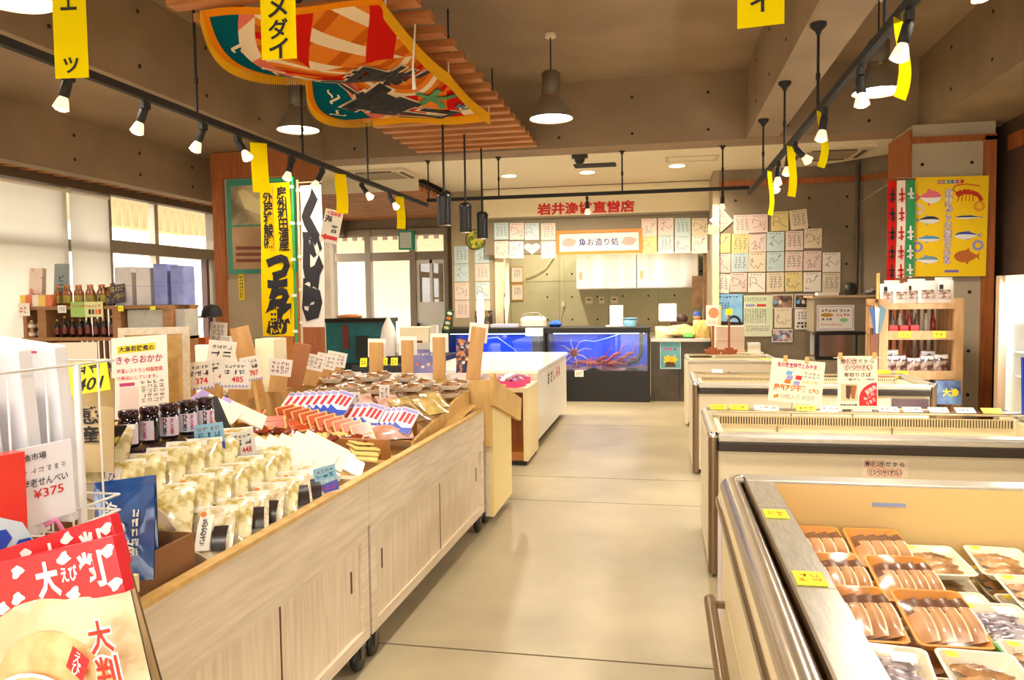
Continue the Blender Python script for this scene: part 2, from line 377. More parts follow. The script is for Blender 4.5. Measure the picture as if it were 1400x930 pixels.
# ---- columns with wood trims
struct(MB().box(2.5, 3.27, 8.5, 9.2, 0, 3.25), 'trim_12', mat('column_concrete', (178, 162, 134), .75, col2=(192, 176, 148), scale=2, bump=.05))
ch = MB()
for x in (2.6, 3.06):
    for z in (.5, .95, 1.55, 2.85): ch.lathe([(.018, -.004), (.018, .004)], 8, M=Matrix.Translation((x, 8.5, z)) @ Matrix.Rotation(PI / 2, 4, 'X'))
ch.build('tie_holes', HOLE, bpy.data.objects['trim_12'], kind='stuff')
struct(MB().box(2.47, 2.5, 8.49, 9.22, 0, 3.2).box(3.16, 3.27, 8.46, 8.5, 0, 3.1).box(2.47, 3.27, 8.46, 8.5, 3.06, 3.12), 'trim_13', WOODO)
struct(MB().box(-4.9, -4.12, 8.0, 8.8, 0, 3.25), 'trim_14', mat('column_concrete', (0, 0, 0)))
struct(MB().box(-4.12, -4.09, 7.99, 8.8, 0, 3.2).box(-5.04, -4.9, 7.97, 8.05, 0, 3.2).box(-5.04, -4.1, 7.96, 8.0, 2.95, 3.24), 'trim_15', WOODO)
struct(MB().box(-4.32, -4.1, 7.965, 7.998, 0, 3.06), 'trim_16', mat('column_board', (206, 132, 66), .5))

# ---------------------------------------------------------------- ceiling fittings
def track(label, p0, p1, rods, top):
    t = thing('lighting_track', label, 'light track', p0)
    d = V(p1) - V(p0); hx, hy = (.018, 0) if abs(d.y) > abs(d.x) else (0, .018)
    MB().box(min(p0[0], p1[0]) - hx, max(p0[0], p1[0]) + hx, min(p0[1], p1[1]) - hy, max(p0[1], p1[1]) + hy, p0[2] - .02, p0[2] + .02).build('rail', BLACKM, t)
    for (x, y) in rods:
        r = MB().tube([(x, y, p0[2]), (x, y, top)], .009, 8).build('hanger_rod', BLACKM, t)
        MB().lathe([(.05, top - .001), (.05, top - .02), (.02, top - .05), (.014, top - .07)][::-1], 12, c=(x, y, 0)).build('ceiling_flange', BLACKM, r)
        MB().tube([(x, y, p0[2] + .2), (x, y, p0[2] + .24)], .014, 8).build('coupler', BLACKM, r)
    return t
track('long black lighting track over the left wooden carts', (-2.82, .3, 2.7), (-2.82, 9.05, 2.7), [(-2.82, y) for y in (1.5, 4.33, 5.75, 7.13)], 3.97)
track('long black lighting track over the freezers on the right', (.97, .3, 2.7), (.97, 9.05, 2.7), [(.97, y) for y in (3.7, 5.18, 6.52, 7.84)], 3.25)
track('black cross track in front of the red shop sign', (-2.82, 9.05, 2.76), (.97, 9.05, 2.76), [(-2.8, 9.05), (-1.92, 9.05), (-.45, 9.05), (.68, 9.05)], 3.27)

def spotlight(x, y, zt, z, tilt, rz, label, light=True, blind=False):
    t = thing('track_spotlight', label, 'spotlight', (x, y, zt), 'track spotlights')
    MB().tube([(x, y, zt), (x, y, z + .13)], .008, 8).build('stem', BLACKM, t)
    MB().box(x - .014, x + .014, y - .03, y + .03, zt - .05, zt - .01).build('adapter', BLACKM, t)
    M = Matrix.Translation((x, y, z + .13)) @ Matrix.Rotation(rz, 4, 'Z') @ Matrix.Rotation(tilt, 4, 'Y')
    MB().lathe([(.012, 0), (.022, -.01), (.024, -.085), (.018, -.09)][::-1], 12, M=M).build('lamp_holder', BLACKM, t)
    b = MB().lathe([(.018, -.088), (.026, -.105), (.036, -.14), (.038, -.15)][::-1], 14, M=M).build('reflector', mat('lamp_glass', (255, 226, 186), .2, emit=.7), t)
    MB().lathe([(.0, -.162), (.022, -.158), (.034, -.147)], 14, M=M).build('bulb', BULBS, b)
    if light:
        l = lamp('SPOT', 'spot_beam', (0, 0, 0), 26, (1, .9, .76), None, .03, 1.5, .6)
        l.matrix_world = M @ Matrix.Translation((0, 0, -.17))
side = ['left cart track', 'right freezer track', 'cross track']
for i, (y, tl, rz) in enumerate(((3.28, .3, .2), (3.84, .35, .3), (4.39, .4, .2), (4.79, .6, 2.9), (5.56, .3, .3), (6.1, .5, .4), (6.97, .7, 3.0), (7.73, .6, 3.0), (2.75, .4, .3))):
    spotlight(-2.82, y, 2.68, 2.51, tl, rz, 'black track spotlight on the %s, %s from the near end' % (side[0], nth((i + 1) % 9)))
for i, (y, tl, rz) in enumerate(((2.75, .3, 2.6), (3.36, .25, .2), (4.12, .1, 2), (4.97, .15, .3), (6.01, .9, 3.6), (6.3, .1, 0), (6.84, .1, 1), (7.48, .6, 3.3))):
    spotlight(.97, y, 2.68, 2.5, tl, rz, 'black track spotlight on the %s, %s from the near end' % (side[1], nth(i)))
for i, (x, tl, rz) in enumerate(((-2.55, .7, .2), (-.86, .35, -1.57), (.68, .45, -1.57))):
    spotlight(x, 9.05, 2.74, 2.55, tl, rz, 'black track spotlight on the %s, %s from the left column' % (side[2], nth(i)))

def pendant(x, y, label, z=3.2, energy=165):
    t = thing('pendant_lamp', label, 'pendant lamp', (x, y, z), 'wide reflector pendants')
    MB().lathe([(.2, 0), (.195, .03), (.14, .13), (.095, .2), (.09, .21)], 24, c=(x, y, z), caps=False).build('reflector', mat('reflector_grey', (150, 138, 122), .35, .5), t)
    MB().lathe([(.075, .205), (.078, .24), (.085, .25), (.085, .41), (.07, .43)], 20, c=(x, y, z)).build('housing', mat('housing_grey', (116, 104, 90), .5, .3), t)
    MB().lathe([(.088, .205), (.088, .23)], 20, c=(x, y, z)).build('collar', CHROME, t)
    MB().tube([(x, y, z + .42), (x, y, 3.96)], .007, 6).build('cord', BLACKM, t)
    MB().lathe([(.05, 3.94), (.055, 3.97)], 16, c=(x, y, 0)).build('ceiling_rose', CREAM, t)
    MB().lathe([(0, .012), (.188, .014)], 24, c=(x, y, z)).build('glowing_lens', BULB, t)
    lamp('SPOT', 'pendant_light', (x, y, z - .01), energy, (1, .915, .77), t, .18, 2.9, .7)
pendant(-1.0, 7.1, 'wide conical pendant lamp in front of the cross beam, centre of the aisle')
pendant(-3.45, 6.95, 'conical pendant lamp behind the fishing flag, above the left track')
pendant(1.75, 6.85, 'bright conical pendant lamp behind the right track')
pendant(-3.45, 3.64, 'bright conical pendant lamp at the top left corner, nearest on the left')
pendant(-1.0, 3.3, 'conical pendant lamp above the near aisle'); pendant(1.75, 3.3, 'conical pendant lamp above the nearest freezer')
pendant(-1.0, .3, 'conical pendant lamp above the entrance, aisle side'); pendant(1.75, .3, 'conical pendant lamp above the entrance, freezer side')

for i, (y, zt) in enumerate(((6.95, 2.54), (7.75, 2.54), (8.5, 2.53))):
    t = thing('cylinder_pendant', 'black cylinder pendant on a long rod, %s of the three by the wood louvre' % nth(i), 'pendant lamp', (-2.0, y, zt), 'black cylinder pendants')
    MB().lathe([(.06, 0), (.066, .015), (.066, .25), (.072, .27), (.05, .3), (.015, .31)], 18, c=(-2.0, y, zt - .3)).build('casing', BLACK, t)
    MB().tube([(-2.0, y, zt), (-2.0, y, 3.247)], .011, 8).build('hanger_rod', BLACKM, t)
    MB().lathe([(.055, .0), (.05, -.004)], 14, c=(-2.0, y, zt - .3)).build('lens_ring', CHROME, t)

# wood louvre hung under the slab
lv = thing('wood_louvre', 'hung louvre of orange brown wooden slats beside the fishing flag', 'ceiling louvre', (-2.14, 6, 3.4))
for i in range(18):
    y = 4.0 + .265 * i
    if y > 8.6: break
    MB().box(-2.78, -1.37, y, y + .1, 3.25, 3.3).build('slat', LOUV, lv)
for x in (-2.5, -1.75):
    MB().box(x - .02, x + .02, 3.9, 8.6, 3.3, 3.34).build('batten', LOUV, lv)
    for y in (4.6, 6.3, 8.0): MB().tube([(x, y, 3.34), (x, y, 3.97)], .008, 6).build('hanger_rod', BLACKM, lv)

# ceiling fittings of the white ceiling
for i, (x, y, lab) in enumerate(((2.0, 10.0, 'square ceiling air conditioner above the board wall on the right'), (-3.75, 10.0, 'square ceiling air conditioner left of the flag'))):
    t = thing('ceiling_cassette', lab, 'air conditioner', (x, y, 3.27), 'ceiling cassettes')
    MB().box(x - .45, x + .45, y - .42, y + .42, 3.24, 3.27).build('fascia', mat('cassette', (214, 198, 166), .5), t)
    MB().box(x - .28, x + .28, y - .25, y + .25, 3.232, 3.24).build('intake_grille', mat('cassette_grille', (150, 132, 104), .6), t)
    for dx, dy, sx, sy in ((-.36, 0, .05, .5), (.36, 0, .05, .5), (0, -.33, .5, .05), (0, .33, .5, .05)):
        MB().cb((x + dx, y + dy, 3.236), (sx, sy, .008)).build('air_slot', mat('slot', (90, 74, 54), .7), t)
for i, (px, py, lab) in enumerate(((-1.0, 10.6, 'round recessed downlight right of the ceiling camera'), (-2.1, 10.6, 'round recessed downlight above the lit sign, left'), (-1.9, 12.9, 'round recessed downlight over the kitchen counter'), (-.4, 12.9, 'round recessed downlight above the steel wall cabinets'), (.2, 10.4, 'round recessed downlight above the far end of the aisle'))):
    t = thing('recessed_downlight', lab, 'downlight', (px, py, 3.27), 'recessed downlights')
    MB().lathe([(.12, -.01), (.12, .0)], 20, c=(px, py, 3.27)).build('trim_ring', WHITE, t)
    MB().lathe([(0, -.014), (.1, -.013)], 20, c=(px, py, 3.27)).build('lens', BULBS, t)
    lamp('SPOT', 'downlight_beam', (px, py, 3.24), 250 if py < 12 else 190, (1, .88, .68), t, .1, 2.7, .7)
t = thing('ceiling_camera', 'black dome camera under the cross beam near the aisle', 'camera', (-.97, 9.3, 3.24))
MB().lathe([(.0, -.1), (.04, -.085), (.06, -.05), (.065, -.02), (.1, -.015), (.1, .03)], 16, c=(-.97, 9.3, 3.24)).build('dome', BLACK, t)
tag(MB().box(-1.12, -.58, 9.95, 10.2, 3.255, 3.272).build('ceiling_vent', BLACKM), 'black rectangular vent in the white ceiling', 'vent')
tag(MB().box(.05, .7, 9.75, 9.79, 3.262, 3.272).box(.05, .7, 10.1, 10.14, 3.262, 3.272).box(.05, .09, 9.79, 10.1, 3.262, 3.272).box(.66, .7, 9.79, 10.1, 3.262, 3.272).build('access_hatch', mat('hatch', (205, 190, 160), .6), org=(.37, 9.95, 3.27)), 'square access hatch frame in the white ceiling', 'hatch')

# ---------------------------------------------------------------- hanging paper strips and signs
def strip(name, label, x, y, zt, zb, w, ang, group, text=None, ty=(.5,), bend=.0, hang=True, lean=0):
    h = zt - zb; mb = MB(); f = lambda u, v: ((u - .5) * w + lean * (1 - v) ** 2, (v - 1) * h, bend * math.sin(PI * (1 - v)) * (1 - v)); mb.grid(2, 12, f); mb.grid(2, 12, lambda u, v: tuple(V(f(1 - u, v)) - V((0, 0, .0015))))
    o = mb.build(name, clothmat('yellow_strip', (252, 228, 14), .2)); framed(o, (x, y, zt), (math.cos(ang), math.sin(ang), 0), (0, 0, 1)); tag(o, label, 'paper strip', group)
    if text:
        for ch, yy, s in text: txt(o, ch, 0.0, -h * yy, s, s, INK, bold=.02, z=.004)
    return o
SG = 'yellow hanging paper strips'
strip('paper_strip', 'large yellow paper strip hanging beside the bright lamp at the top left', -2.56, 3.0, 3.1, 2.55, .155, .12, SG, [('エ', .4, .075), ('ツ', .9, .07)])
strip('paper_strip', 'large yellow paper strip in front of the fishing flag, three characters', -1.565, 3.0, 3.0, 2.56, .15, .1, SG, [('メ', .52, .085), ('ダ', .72, .085), ('イ', .9, .085)])
strip('paper_strip', 'large yellow paper strip at the top, right of the cross beam', .36, 3.0, 3.0, 2.54, .165, -.12, SG, [('イ', .81, .075)])
w = tag(MB().tube([(-4.0, 3.0, 3.1), (.9, 3.0, 3.1)], .003, 5).build('hanging_wire', BLACKM), 'thin dark wire stretched between the beams above the yellow strips', 'wire')
for nm, x, y, zt, zb, ang, be, lab in (('a', -2.82, 5.06, 2.68, 2.33, .62, .03, 'left track, nearest to the nautical flag'), ('b', -2.82, 6.47, 2.68, 2.33, .9, .04, 'left track, above the arrow sign'), ('c', -2.82, 8.05, 2.68, 2.33, 1.0, .03, 'left track, farthest one'),
                           ('d', .97, 3.48, 2.68, 2.36, .9, .04, 'right track, beside the bright pendant'), ('e', .97, 5.09, 2.68, 2.34, 1.0, .05, 'right track, second from the near end'), ('f', .97, 6.2, 2.68, 2.3, .9, .03, 'right track, third from the near end'), ('g', .97, 7.38, 2.68, 2.28, 1.1, .04, 'right track, farthest one')):
    strip('paper_strip', 'narrow yellow paper strip curling down from the ' + lab, x, y, zt, zb, .115, ang, SG, bend=be, lean=.01)
s = card('arrow_sign', 'white tilted card with a red arrow hanging below the left track', 'sign', (-2.93, 6.5, 2.22), (.97, .1, -.24), (.22, 0, .97), .17, .3, PAPER)
txt(s, '千葉県産', 0, .115, .13, .04, RED, bold=.02); txt(s, '海', -.04, .06, .07, .07, INK, bold=.03); txt(s, '苔', .03, -.02, .06, .07, INK, bold=.03)
MB().flat([(-.08, -.1), (-.03, -.07), (-.03, -.085), (.075, -.085), (.075, -.12), (-.03, -.12), (-.03, -.135)]).build('arrow', RED, s)
tag(MB().tube([(-2.86, 6.5, 2.37), (-2.83, 6.49, 2.69)], .002, 5).build('sign_cord', BLACKM), 'thin cord holding the arrow sign under the left track', 'cord')

# ---------------------------------------------------------------- fishing flag slung under the louvre
FC = [clothmat('flag_orange', (226, 130, 44), .2), clothmat('flag_teal', (12, 92, 108), .2), clothmat('flag_red', (206, 34, 26), .2), clothmat('flag_cream', (240, 222, 190), .2), clothmat('flag_pink', (226, 120, 100), .2), clothmat('flag_border', (232, 140, 20), .2), clothmat('flag_deep', (196, 96, 30), .2)]
fx0, fx1, fy0, fy1 = -2.6, -1.5, 4.06, 6.72
def FS(u, v):          # u: left to right, v: near to far
    sag = .11 * abs(math.sin(2 * PI * v)) ** .8 * (.3 + .7 * (1 - u)) + .05 * math.sin(PI * u) * math.sin(PI * v)
    return (fx0 + (fx1 - fx0) * u - .2 * (1 - u) * abs(math.sin(2 * PI * v)), fy0 + (fy1 - fy0) * v, 3.225 - sag - .04 * u + .012 * math.sin(9 * u + 5 * v))
def FM(u, v):
    if u < .04 or u > .97 or v < .02 or v > .975: return 5
    a = u + .09 * math.sin(7 * v); 
    if a < .22: return 1 if v < .86 else 0
    if a < .31: return 4 if math.sin(22 * v + 9 * u) > -.1 else 3
    if v > .8 and u > .55: return 2 if (u * 9 + v * 4) % 2 < 1.2 else 3
    if .36 < v < .5 and .3 < u < .7: return 2
    if v < .3 and u > .4: return 2 if math.sin(12 * v + 14 * u) > .5 else (3 if math.sin(19 * u - 26 * v) > .4 else (6 if math.sin(40 * v + 18 * u) > .6 else 0))
    if v > .62 and u > .38: return 2 if math.sin(15 * u + 8 * v) > -.2 else 0
    return (0, 6, 0, 3, 0, 6, 2)[int((v * 34 + 3.5 * math.sin(7 * u)) % 7)]
fg = thing('fishing_flag', 'colourful fishing boat flag with fringed border slung under the wooden louvre', 'flag', (-2.3, 5.6, 3.2))
MB().grid(220, 380, FS, mf=FM).build('cloth', FC, fg)
def ftext(ch, u, v, su, sv, m, rot, off, name='lettering', bold=.035):
    vs, fs = glyphs(ch, False, bold); mb = MB(); ca, sa = math.cos(rot), math.sin(rot); P = []
    for a, b in vs:
        a2, b2 = a * ca - b * sa, a * sa + b * ca
        p = FS(min(1, max(0, u + a2 * su)), min(1, max(0, v + b2 * sv))); P.append((p[0], p[1], p[2] - off))
    mb.add(P, fs).build(name, m, fg)
for ch, u, v, s in (('富', .46, .66, .36), ('山', .62, .86, .34), ('八', .36, .46, .24), ('幕', .62, .43, .28), ('三', .82, .42, .16)):
    ftext(ch, u, v, s * 1.12, s * .68, mat('flag_ink', (16, 9, 11), .9), 2.5, .014)
    ftext(ch, u, v, s * 1.2, s * .73, clothmat('flag_cream', (0, 0, 0)), 2.5, .009, 'lettering_outline', .085)
ftext('大', .82, .66, .26, .17, mat('flag_green', (60, 130, 70), .8), 2.4, .012); ftext('ろ', .93, .8, .1, .09, mat('flag_blue', (60, 110, 140), .8), 2.4, .012)
for k in range(5):
    ftext('ʃ~', .14 + .03 * (k % 2), .16 + .14 * k, .1, .08, clothmat('flag_cream', (0, 0, 0)), 1.2 + k, .006, 'wave_print')
fr = MB()
for i in range(150):
    v = i / 150; p = V(FS(1, v)); fr.add([p, p + V((0, .019, 0)), p + V((.006, .019, -.1)), p + V((.006, .0, -.1))], [(0, 1, 2, 3)])
for i in range(150):
    v = i / 150; p = V(FS(0, v)); fr.add([p, p + V((0, .019, 0)), p + V((-.006, .019, -.06)), p + V((-.006, .0, -.06))], [(0, 1, 2, 3)])
for i in range(70):
    p = V(FS(i / 70, 1)); fr.add([p, p + V((.02, 0, 0)), p + V((.02, .005, -.07)), p + V((.0, .005, -.07))], [(0, 1, 2, 3)])
fr.build('fringe', clothmat('fringe', (246, 190, 40), .4), fg)
for u, v in ((0, .02), (0, .5), (0, .99), (1, .02), (1, .5), (1, .99)):
    p = V(FS(u, v)); MB().tube([p, p + V((0, 0, 3.247 - p.z))], .006, 5).build('tie_cord', mat('tie_white', (230, 220, 205), .8), fg)
p = V(FS(1, .16)); MB().tube([p + V((.05, 0, .05)), p + V((.03, 0, -.2)), p + V((.03, .02, -.33))], [.006, .006, .014], 6).build('hanging_cord', mat('tie_white', (0, 0, 0)), fg)
# ---------------------------------------------------------------- back of the shop
XR, ZU = (1, 0, 0), (0, 0, 1)
t = thing('shop_sign', 'long cream shop sign board with red characters over the kitchen opening', 'sign', (-1, 11.85, 2.8))
MB().box(-2.76, .75, 11.84, 11.9, 2.82, 3.26).build('sign_board', CREAM, t)
MB().box(-2.8, .79, 11.83, 11.9, 3.26, 3.28).build('top_edge', BROWN, t)
MB().box(-2.76, .75, 11.845, 11.9, 2.79, 2.82).build('light_rail', GREYW, t)
o = bpy.data.objects.new('face', None); vs, fs = glyphs('岩井漁協直営店', False, .04)
MB().add([(-1.155 + a * 1.5, 11.836, 2.925 + b * .19) for a, b in vs], fs).build('lettering', RED, t); bpy.data.objects.remove(o)

s = card('kitchen_name_sign', 'wood framed pink and white sign below the long shop sign', 'sign', (-.955, 11.87, 2.4), XR, ZU, 1.24, .28, mat('sign_paper', (244, 226, 206), .5))
fr = MB()
for a in ((-.66, .66, .14, .185), (-.66, .66, -.185, -.14), (-.66, -.61, -.14, .14), (.61, .66, -.14, .14)): fr.box(a[0], a[1], a[2], a[3], -.01, .02)
fr.build('frame', mat('sign_frame', (206, 128, 50), .4), s)
txt(s, '魚お造り処', .0, .0, .62, .12, NAVY, bold=.02)
for x in (-.46, .46): MB().flat([(x + .11 * math.cos(a * .5) * (1 + .2 * math.sin(a * 2)), .07 * math.sin(a * .5)) for a in range(12)]).build('pink_print', mat('soft_pink', (238, 150, 140), .6), s)

# autograph boards
PM = [PAPER, PINKP, BLUEP, YELP, mat('cream_board', (232, 216, 186), .65)]
INKS = [mat('grey_ink', (126, 114, 114), .7), mat('purple_ink', (136, 104, 134), .7), mat('brown_ink', (136, 108, 90), .7)]
def sigmesh(k):
    r = random.Random(100 + k); mb = MB()
    if k % 3 == 0:      # vertical signature
        for j in range(3):
            x = -.06 + .06 * j; y = .08
            for i in range(5): mb.strokes([(x + r.uniform(-.02, .02), y, x + r.uniform(-.02, .03), y - .035), (x - .02, y - .01, x + .025, y - .005 - r.uniform(0, .01))], .005); y -= .033
    else:
        p = (-.08, r.uniform(-.04, .04))
        for i in range(14):
            q = (min(.09, max(-.09, p[0] + r.uniform(-.04, .07))), min(.09, max(-.09, p[1] + r.uniform(-.07, .07)))); mb.strokes([(p[0], p[1], q[0], q[1])], .0055); p = q if q[0] < .085 else (-.08, r.uniform(-.08, .05))
    for i in range(4): mb.strokes([(-.08 + .04 * i, .108, -.055 + .04 * i, .11), (-.07 + .04 * i, .118, -.07 + .04 * i, .1)], .005)
    return mb.mesh('handwriting', [INKS[k % 3]])
SIG = [sigmesh(k) for k in range(9)]
SGR = 'autograph boards on the walls'
_bk = [0]
def board(x, y, z, m, label, rot=0, w=.226, h=.264, plain=False):
    k = _bk[0]; _bk[0] += 1
    s = card('autograph_board', label, 'autograph board', (x, y, z), (math.cos(rot), 0, math.sin(rot)), (-math.sin(rot), 0, math.cos(rot)), w, h, m, SGR, .004 + .0004 * (k % 4))
    if not plain:
        g = bpy.data.objects.new('handwriting', SIG[(k * 5) % 9]); COL.objects.link(g); g.parent = s
    return s
cn = ['white', 'pinkish', 'pale blue', 'yellowish', 'cream']
rows = [('left of the framed sign, upper row', 11.88, [(-2.49, 2.61, 2), (-2.24, 2.60, 1), (-2.00, 2.59, 2), (-1.74, 2.58, 1)]),
        ('left of the framed sign, lower row', 11.88, [(-2.49, 2.32, 1), (-2.25, 2.31, 2), (-1.74, 2.30, 0)]),
        ('right of the framed sign, upper row', 11.88, [(-.19, 2.6, 1), (.06, 2.6, 1), (.31, 2.59, 2), (.56, 2.58, 4)]),
        ('right of the framed sign, lower row', 11.88, [(-.19, 2.335, 3), (.06, 2.33, 2), (.31, 2.33, 2), (.56, 2.32, 0)])]
for lab, y, l in rows:
    for i, (x, z, m) in enumerate(l): board(x, y, z, PM[m], '%s autograph board %s, %s from left' % (cn[m], lab, nth(i)))
hs = MB().prism([(.12 * 1.06 * math.sin(a) ** 3, .1 * (.81 * math.cos(a) - .32 * math.cos(2 * a) - .12 * math.cos(3 * a) - .06 * math.cos(4 * a))) for a in [2 * PI * i / 28 for i in range(28)]], 'z', -.006, 0).build('heart_board', PAPER)
framed(hs, (-2.0, 11.885, 2.33), XR, ZU); tag(hs, 'white heart shaped autograph board under the shop sign', 'autograph board'); scrib(hs, 0, 0, .12, .08, 3, INKS[0], seed=3)
i = 0
for r_, z in enumerate((2.26, 1.97, 1.675, 1.38)):
    for c_, x in enumerate((-3.18, -2.835)):
        m = 2 if r_ < 3 and (r_ + c_) != 2 else 1
        board(x, 11.995, z, PM[m], '%s autograph board under the wall clock, %s column, %s from the top' % (cn[m], ('outer', 'inner')[c_], nth(r_)), w=.235, h=.275)
R1 = [(.82, 2.27, 3), (1.06, 2.26, 3), (1.29, 2.27, 1), (1.525, 2.275, 2), (1.77, 2.28, 1), (2.01, 2.305, 4)]
R2 = [(.82, 1.995, 1), (1.055, 2.0, 2), (1.285, 2.0, 4), (1.525, 2.0, 2), (1.765, 2.0, 1), (2.005, 2.0, 1), (2.25, 1.975, 0)]
R3 = [(.81, 1.715, 0), (1.04, 1.725, 1), (1.28, 1.72, 0), (1.525, 1.72, 4), (1.765, 1.72, 3), (2.005, 1.715, 0), (2.25, 1.7, 4)]
for lab, l in (('second row from the top', R1), ('third row from the top', R2), ('lowest row', R3)):
    for i, (x, z, m) in enumerate(l):
        board(x, 10.99, z, PM[m], '%s autograph board on the concrete wall, %s, %s from left' % (cn[m], lab, nth(i)), rot=random.uniform(-.02, .02) + (-.1 if (x < .82 and z < 1.8) else 0))
board(.81, 10.985, 2.585, PM[4], 'cream autograph board hung as a diamond at the top left of the concrete wall', rot=.72, w=.23, h=.23)
board(.69, 10.965, 2.46, PM[3], 'small yellow card beside the diamond board on the concrete wall', w=.12, h=.13, rot=-.1)
board(1.085, 10.99, 2.52, PM[1], 'pinkish autograph board at the top of the concrete wall, right of the diamond'); board(1.31, 10.99, 2.52, PM[1], 'pinkish autograph board at the top of the concrete wall beside the yellow one')
board(1.58, 10.985, 2.55, PM[3], 'yellowish autograph board at the top of the concrete wall'); board(1.825, 10.99, 2.565, PM[4], 'tilted cream autograph board at the top right of the concrete wall', rot=.1)
board(1.63, 10.99, 1.225, PM[4], 'cream autograph board below two photographs on the concrete wall')
# posters and photographs under the boards
s = card('sea_poster', 'blue sea poster with dark ring drawing on the concrete wall', 'poster', (.91, 10.99, 1.355), XR, ZU, .4, .42, mat('sea_blue', (110, 178, 226), .5, col2=(160, 208, 236), scale=6))
txt(s, '海', -.12, .17, .05, .04, NAVY); scrib(s, .02, .17, .22, .035, 1, NAVY, seed=8); scrib(s, -.08, .05, .18, .1, 3, NAVY, seed=9, sw=.004)
rg = MB()
for k in range(9):
    a0 = PI * k / 9; a1 = PI * (k + 1) / 9; rg.strokes([(.07 + .08 * math.cos(a0), -.19 + .09 * math.sin(a0), .07 + .08 * math.cos(a1), -.19 + .09 * math.sin(a1))], .035)
rg.flat([(-.2, -.21), (.2, -.21), (.2, -.185), (-.2, -.16)]); rg.build('ring_print', INK, s)
s = card('notice_poster', 'pale green notice sheet with coloured tables on the concrete wall', 'poster', (1.295, 10.99, 1.26), XR, ZU, .4, .57, mat('notice', (206, 222, 176), .6, col2=(226, 226, 200), scale=3))
for j, (x, m) in enumerate(((-.1, LAV), (.05, RED))): MB().flat([(x - .06, .13), (x + .06, .13), (x + .06, .16), (x - .06, .16)]).build('table_heading', m, s)
scrib(s, -.03, .23, .3, .06, 2, INKS[0], seed=11); scrib(s, -.03, 0, .3, .2, 7, INKS[0], seed=12, sw=.004); scrib(s, .0, -.17, .3, .08, 3, INKS[2], seed=13)
PH = [mat('photo_brown', (66, 40, 30), .3, col2=(190, 150, 120), scale=9, lo=.4, hi=.7), mat('photo_dark', (26, 20, 24), .3, col2=(180, 140, 110), scale=12, lo=.5, hi=.75), mat('photo_mixed', (60, 60, 110), .3, col2=(220, 190, 180), scale=14, lo=.4, hi=.6)]
for nm, x, z, w_, h_, m, lab in (('photo', 1.625, 1.455, .27, .19, PH[0], 'brown framed photograph under the lowest row of boards, left'), ('photo', 1.93, 1.455, .3, .19, PH[1], 'dark photograph of people under the lowest row of boards, right'), ('photo', 1.62, .985, .27, .18, PH[2], 'colourful photo strip at the bottom of the wall boards')):
    s = card('photograph', lab, 'photograph', (x, 10.99, z), XR, ZU, w_, h_, PAPER, 'photographs on the concrete wall')
    MB().box(-w_ / 2 + .01, w_ / 2 - .01, -h_ / 2 + .012, h_ / 2 - .012, 0, .0015).build('picture', m, s)
    for k in range(4): MB().flat([(w_ * (-.35 + .22 * k) + .025 * math.cos(a), -.01 + .03 * math.sin(a)) for a in [PI * q / 5 for q in range(10)]], .002).build('figure_print', (PH[0], INKS[2], SKYB, PINKP)[(k + int(z * 10)) % 4], s)
s = card('drawing_sheet', 'black brush drawing on white paper beside the sign with a purple border', 'drawing', (1.905, 10.99, 1.21), XR, ZU, .24, .28, PAPER)
scrib(s, 0, -.08, .2, .08, 2, INK, seed=21, sw=.012); scrib(s, 0, .05, .18, .12, 3, INKS[1], seed=22)
s = card('narrow_sheet', 'narrow sheet with a red spot beside the brush drawing', 'drawing', (2.07, 10.99, 1.2), XR, ZU, .09, .25, PAPER)
MB().flat([(.03 * math.cos(a * .6), -.07 + .03 * math.sin(a * .6)) for a in range(10)]).build('red_print', RED, s); MB().flat([(.02 * math.cos(a * .6), .0 + .03 * math.sin(a * .6)) for a in range(10)]).build('green_print', GREEN, s)
tag(MB().tube([(2.56, 10.95, 1.6), (2.56, 10.95, 3.27)], .025, 10).tube([(2.56, 10.97, 2.3), (2.56, 11.0, 2.3)], .035, 8).build('conduit', mat('conduit_grey', (84, 74, 62), .5), org=(2.56, 10.95, 1.6)), 'dark vertical conduit in the corner of the concrete wall', 'pipe')

# wall clock
t = thing('wall_clock', 'round wall clock with a green patterned face beside the cylinder pendants', 'clock', (-2.93, 11.98, 2.5))
M = Matrix.Translation((-2.93, 11.998, 2.5)) @ Matrix.Rotation(PI / 2, 4, 'X')
MB().lathe([(.16, 0), (.165, .025), (.145, .03)], 28, M=M).build('rim', mat('clock_rim', (150, 128, 60), .3, .6), t)
MB().lathe([(0, .031), (.145, .031)], 28, M=M).build('dial', mat('clock_dial', (96, 116, 30), .4, col2=(216, 204, 70), scale=14, lo=.42, hi=.58), t)
MB().strokes([(0, 0, .08, .03), (0, 0, .02, -.06)], .012, .033).add([], []).build('hands', PAPER, t).matrix_local = Matrix.Translation(V((-2.93, 11.998, 2.5)) - ORG[t.name]) @ Matrix.Rotation(PI / 2, 4, 'X')

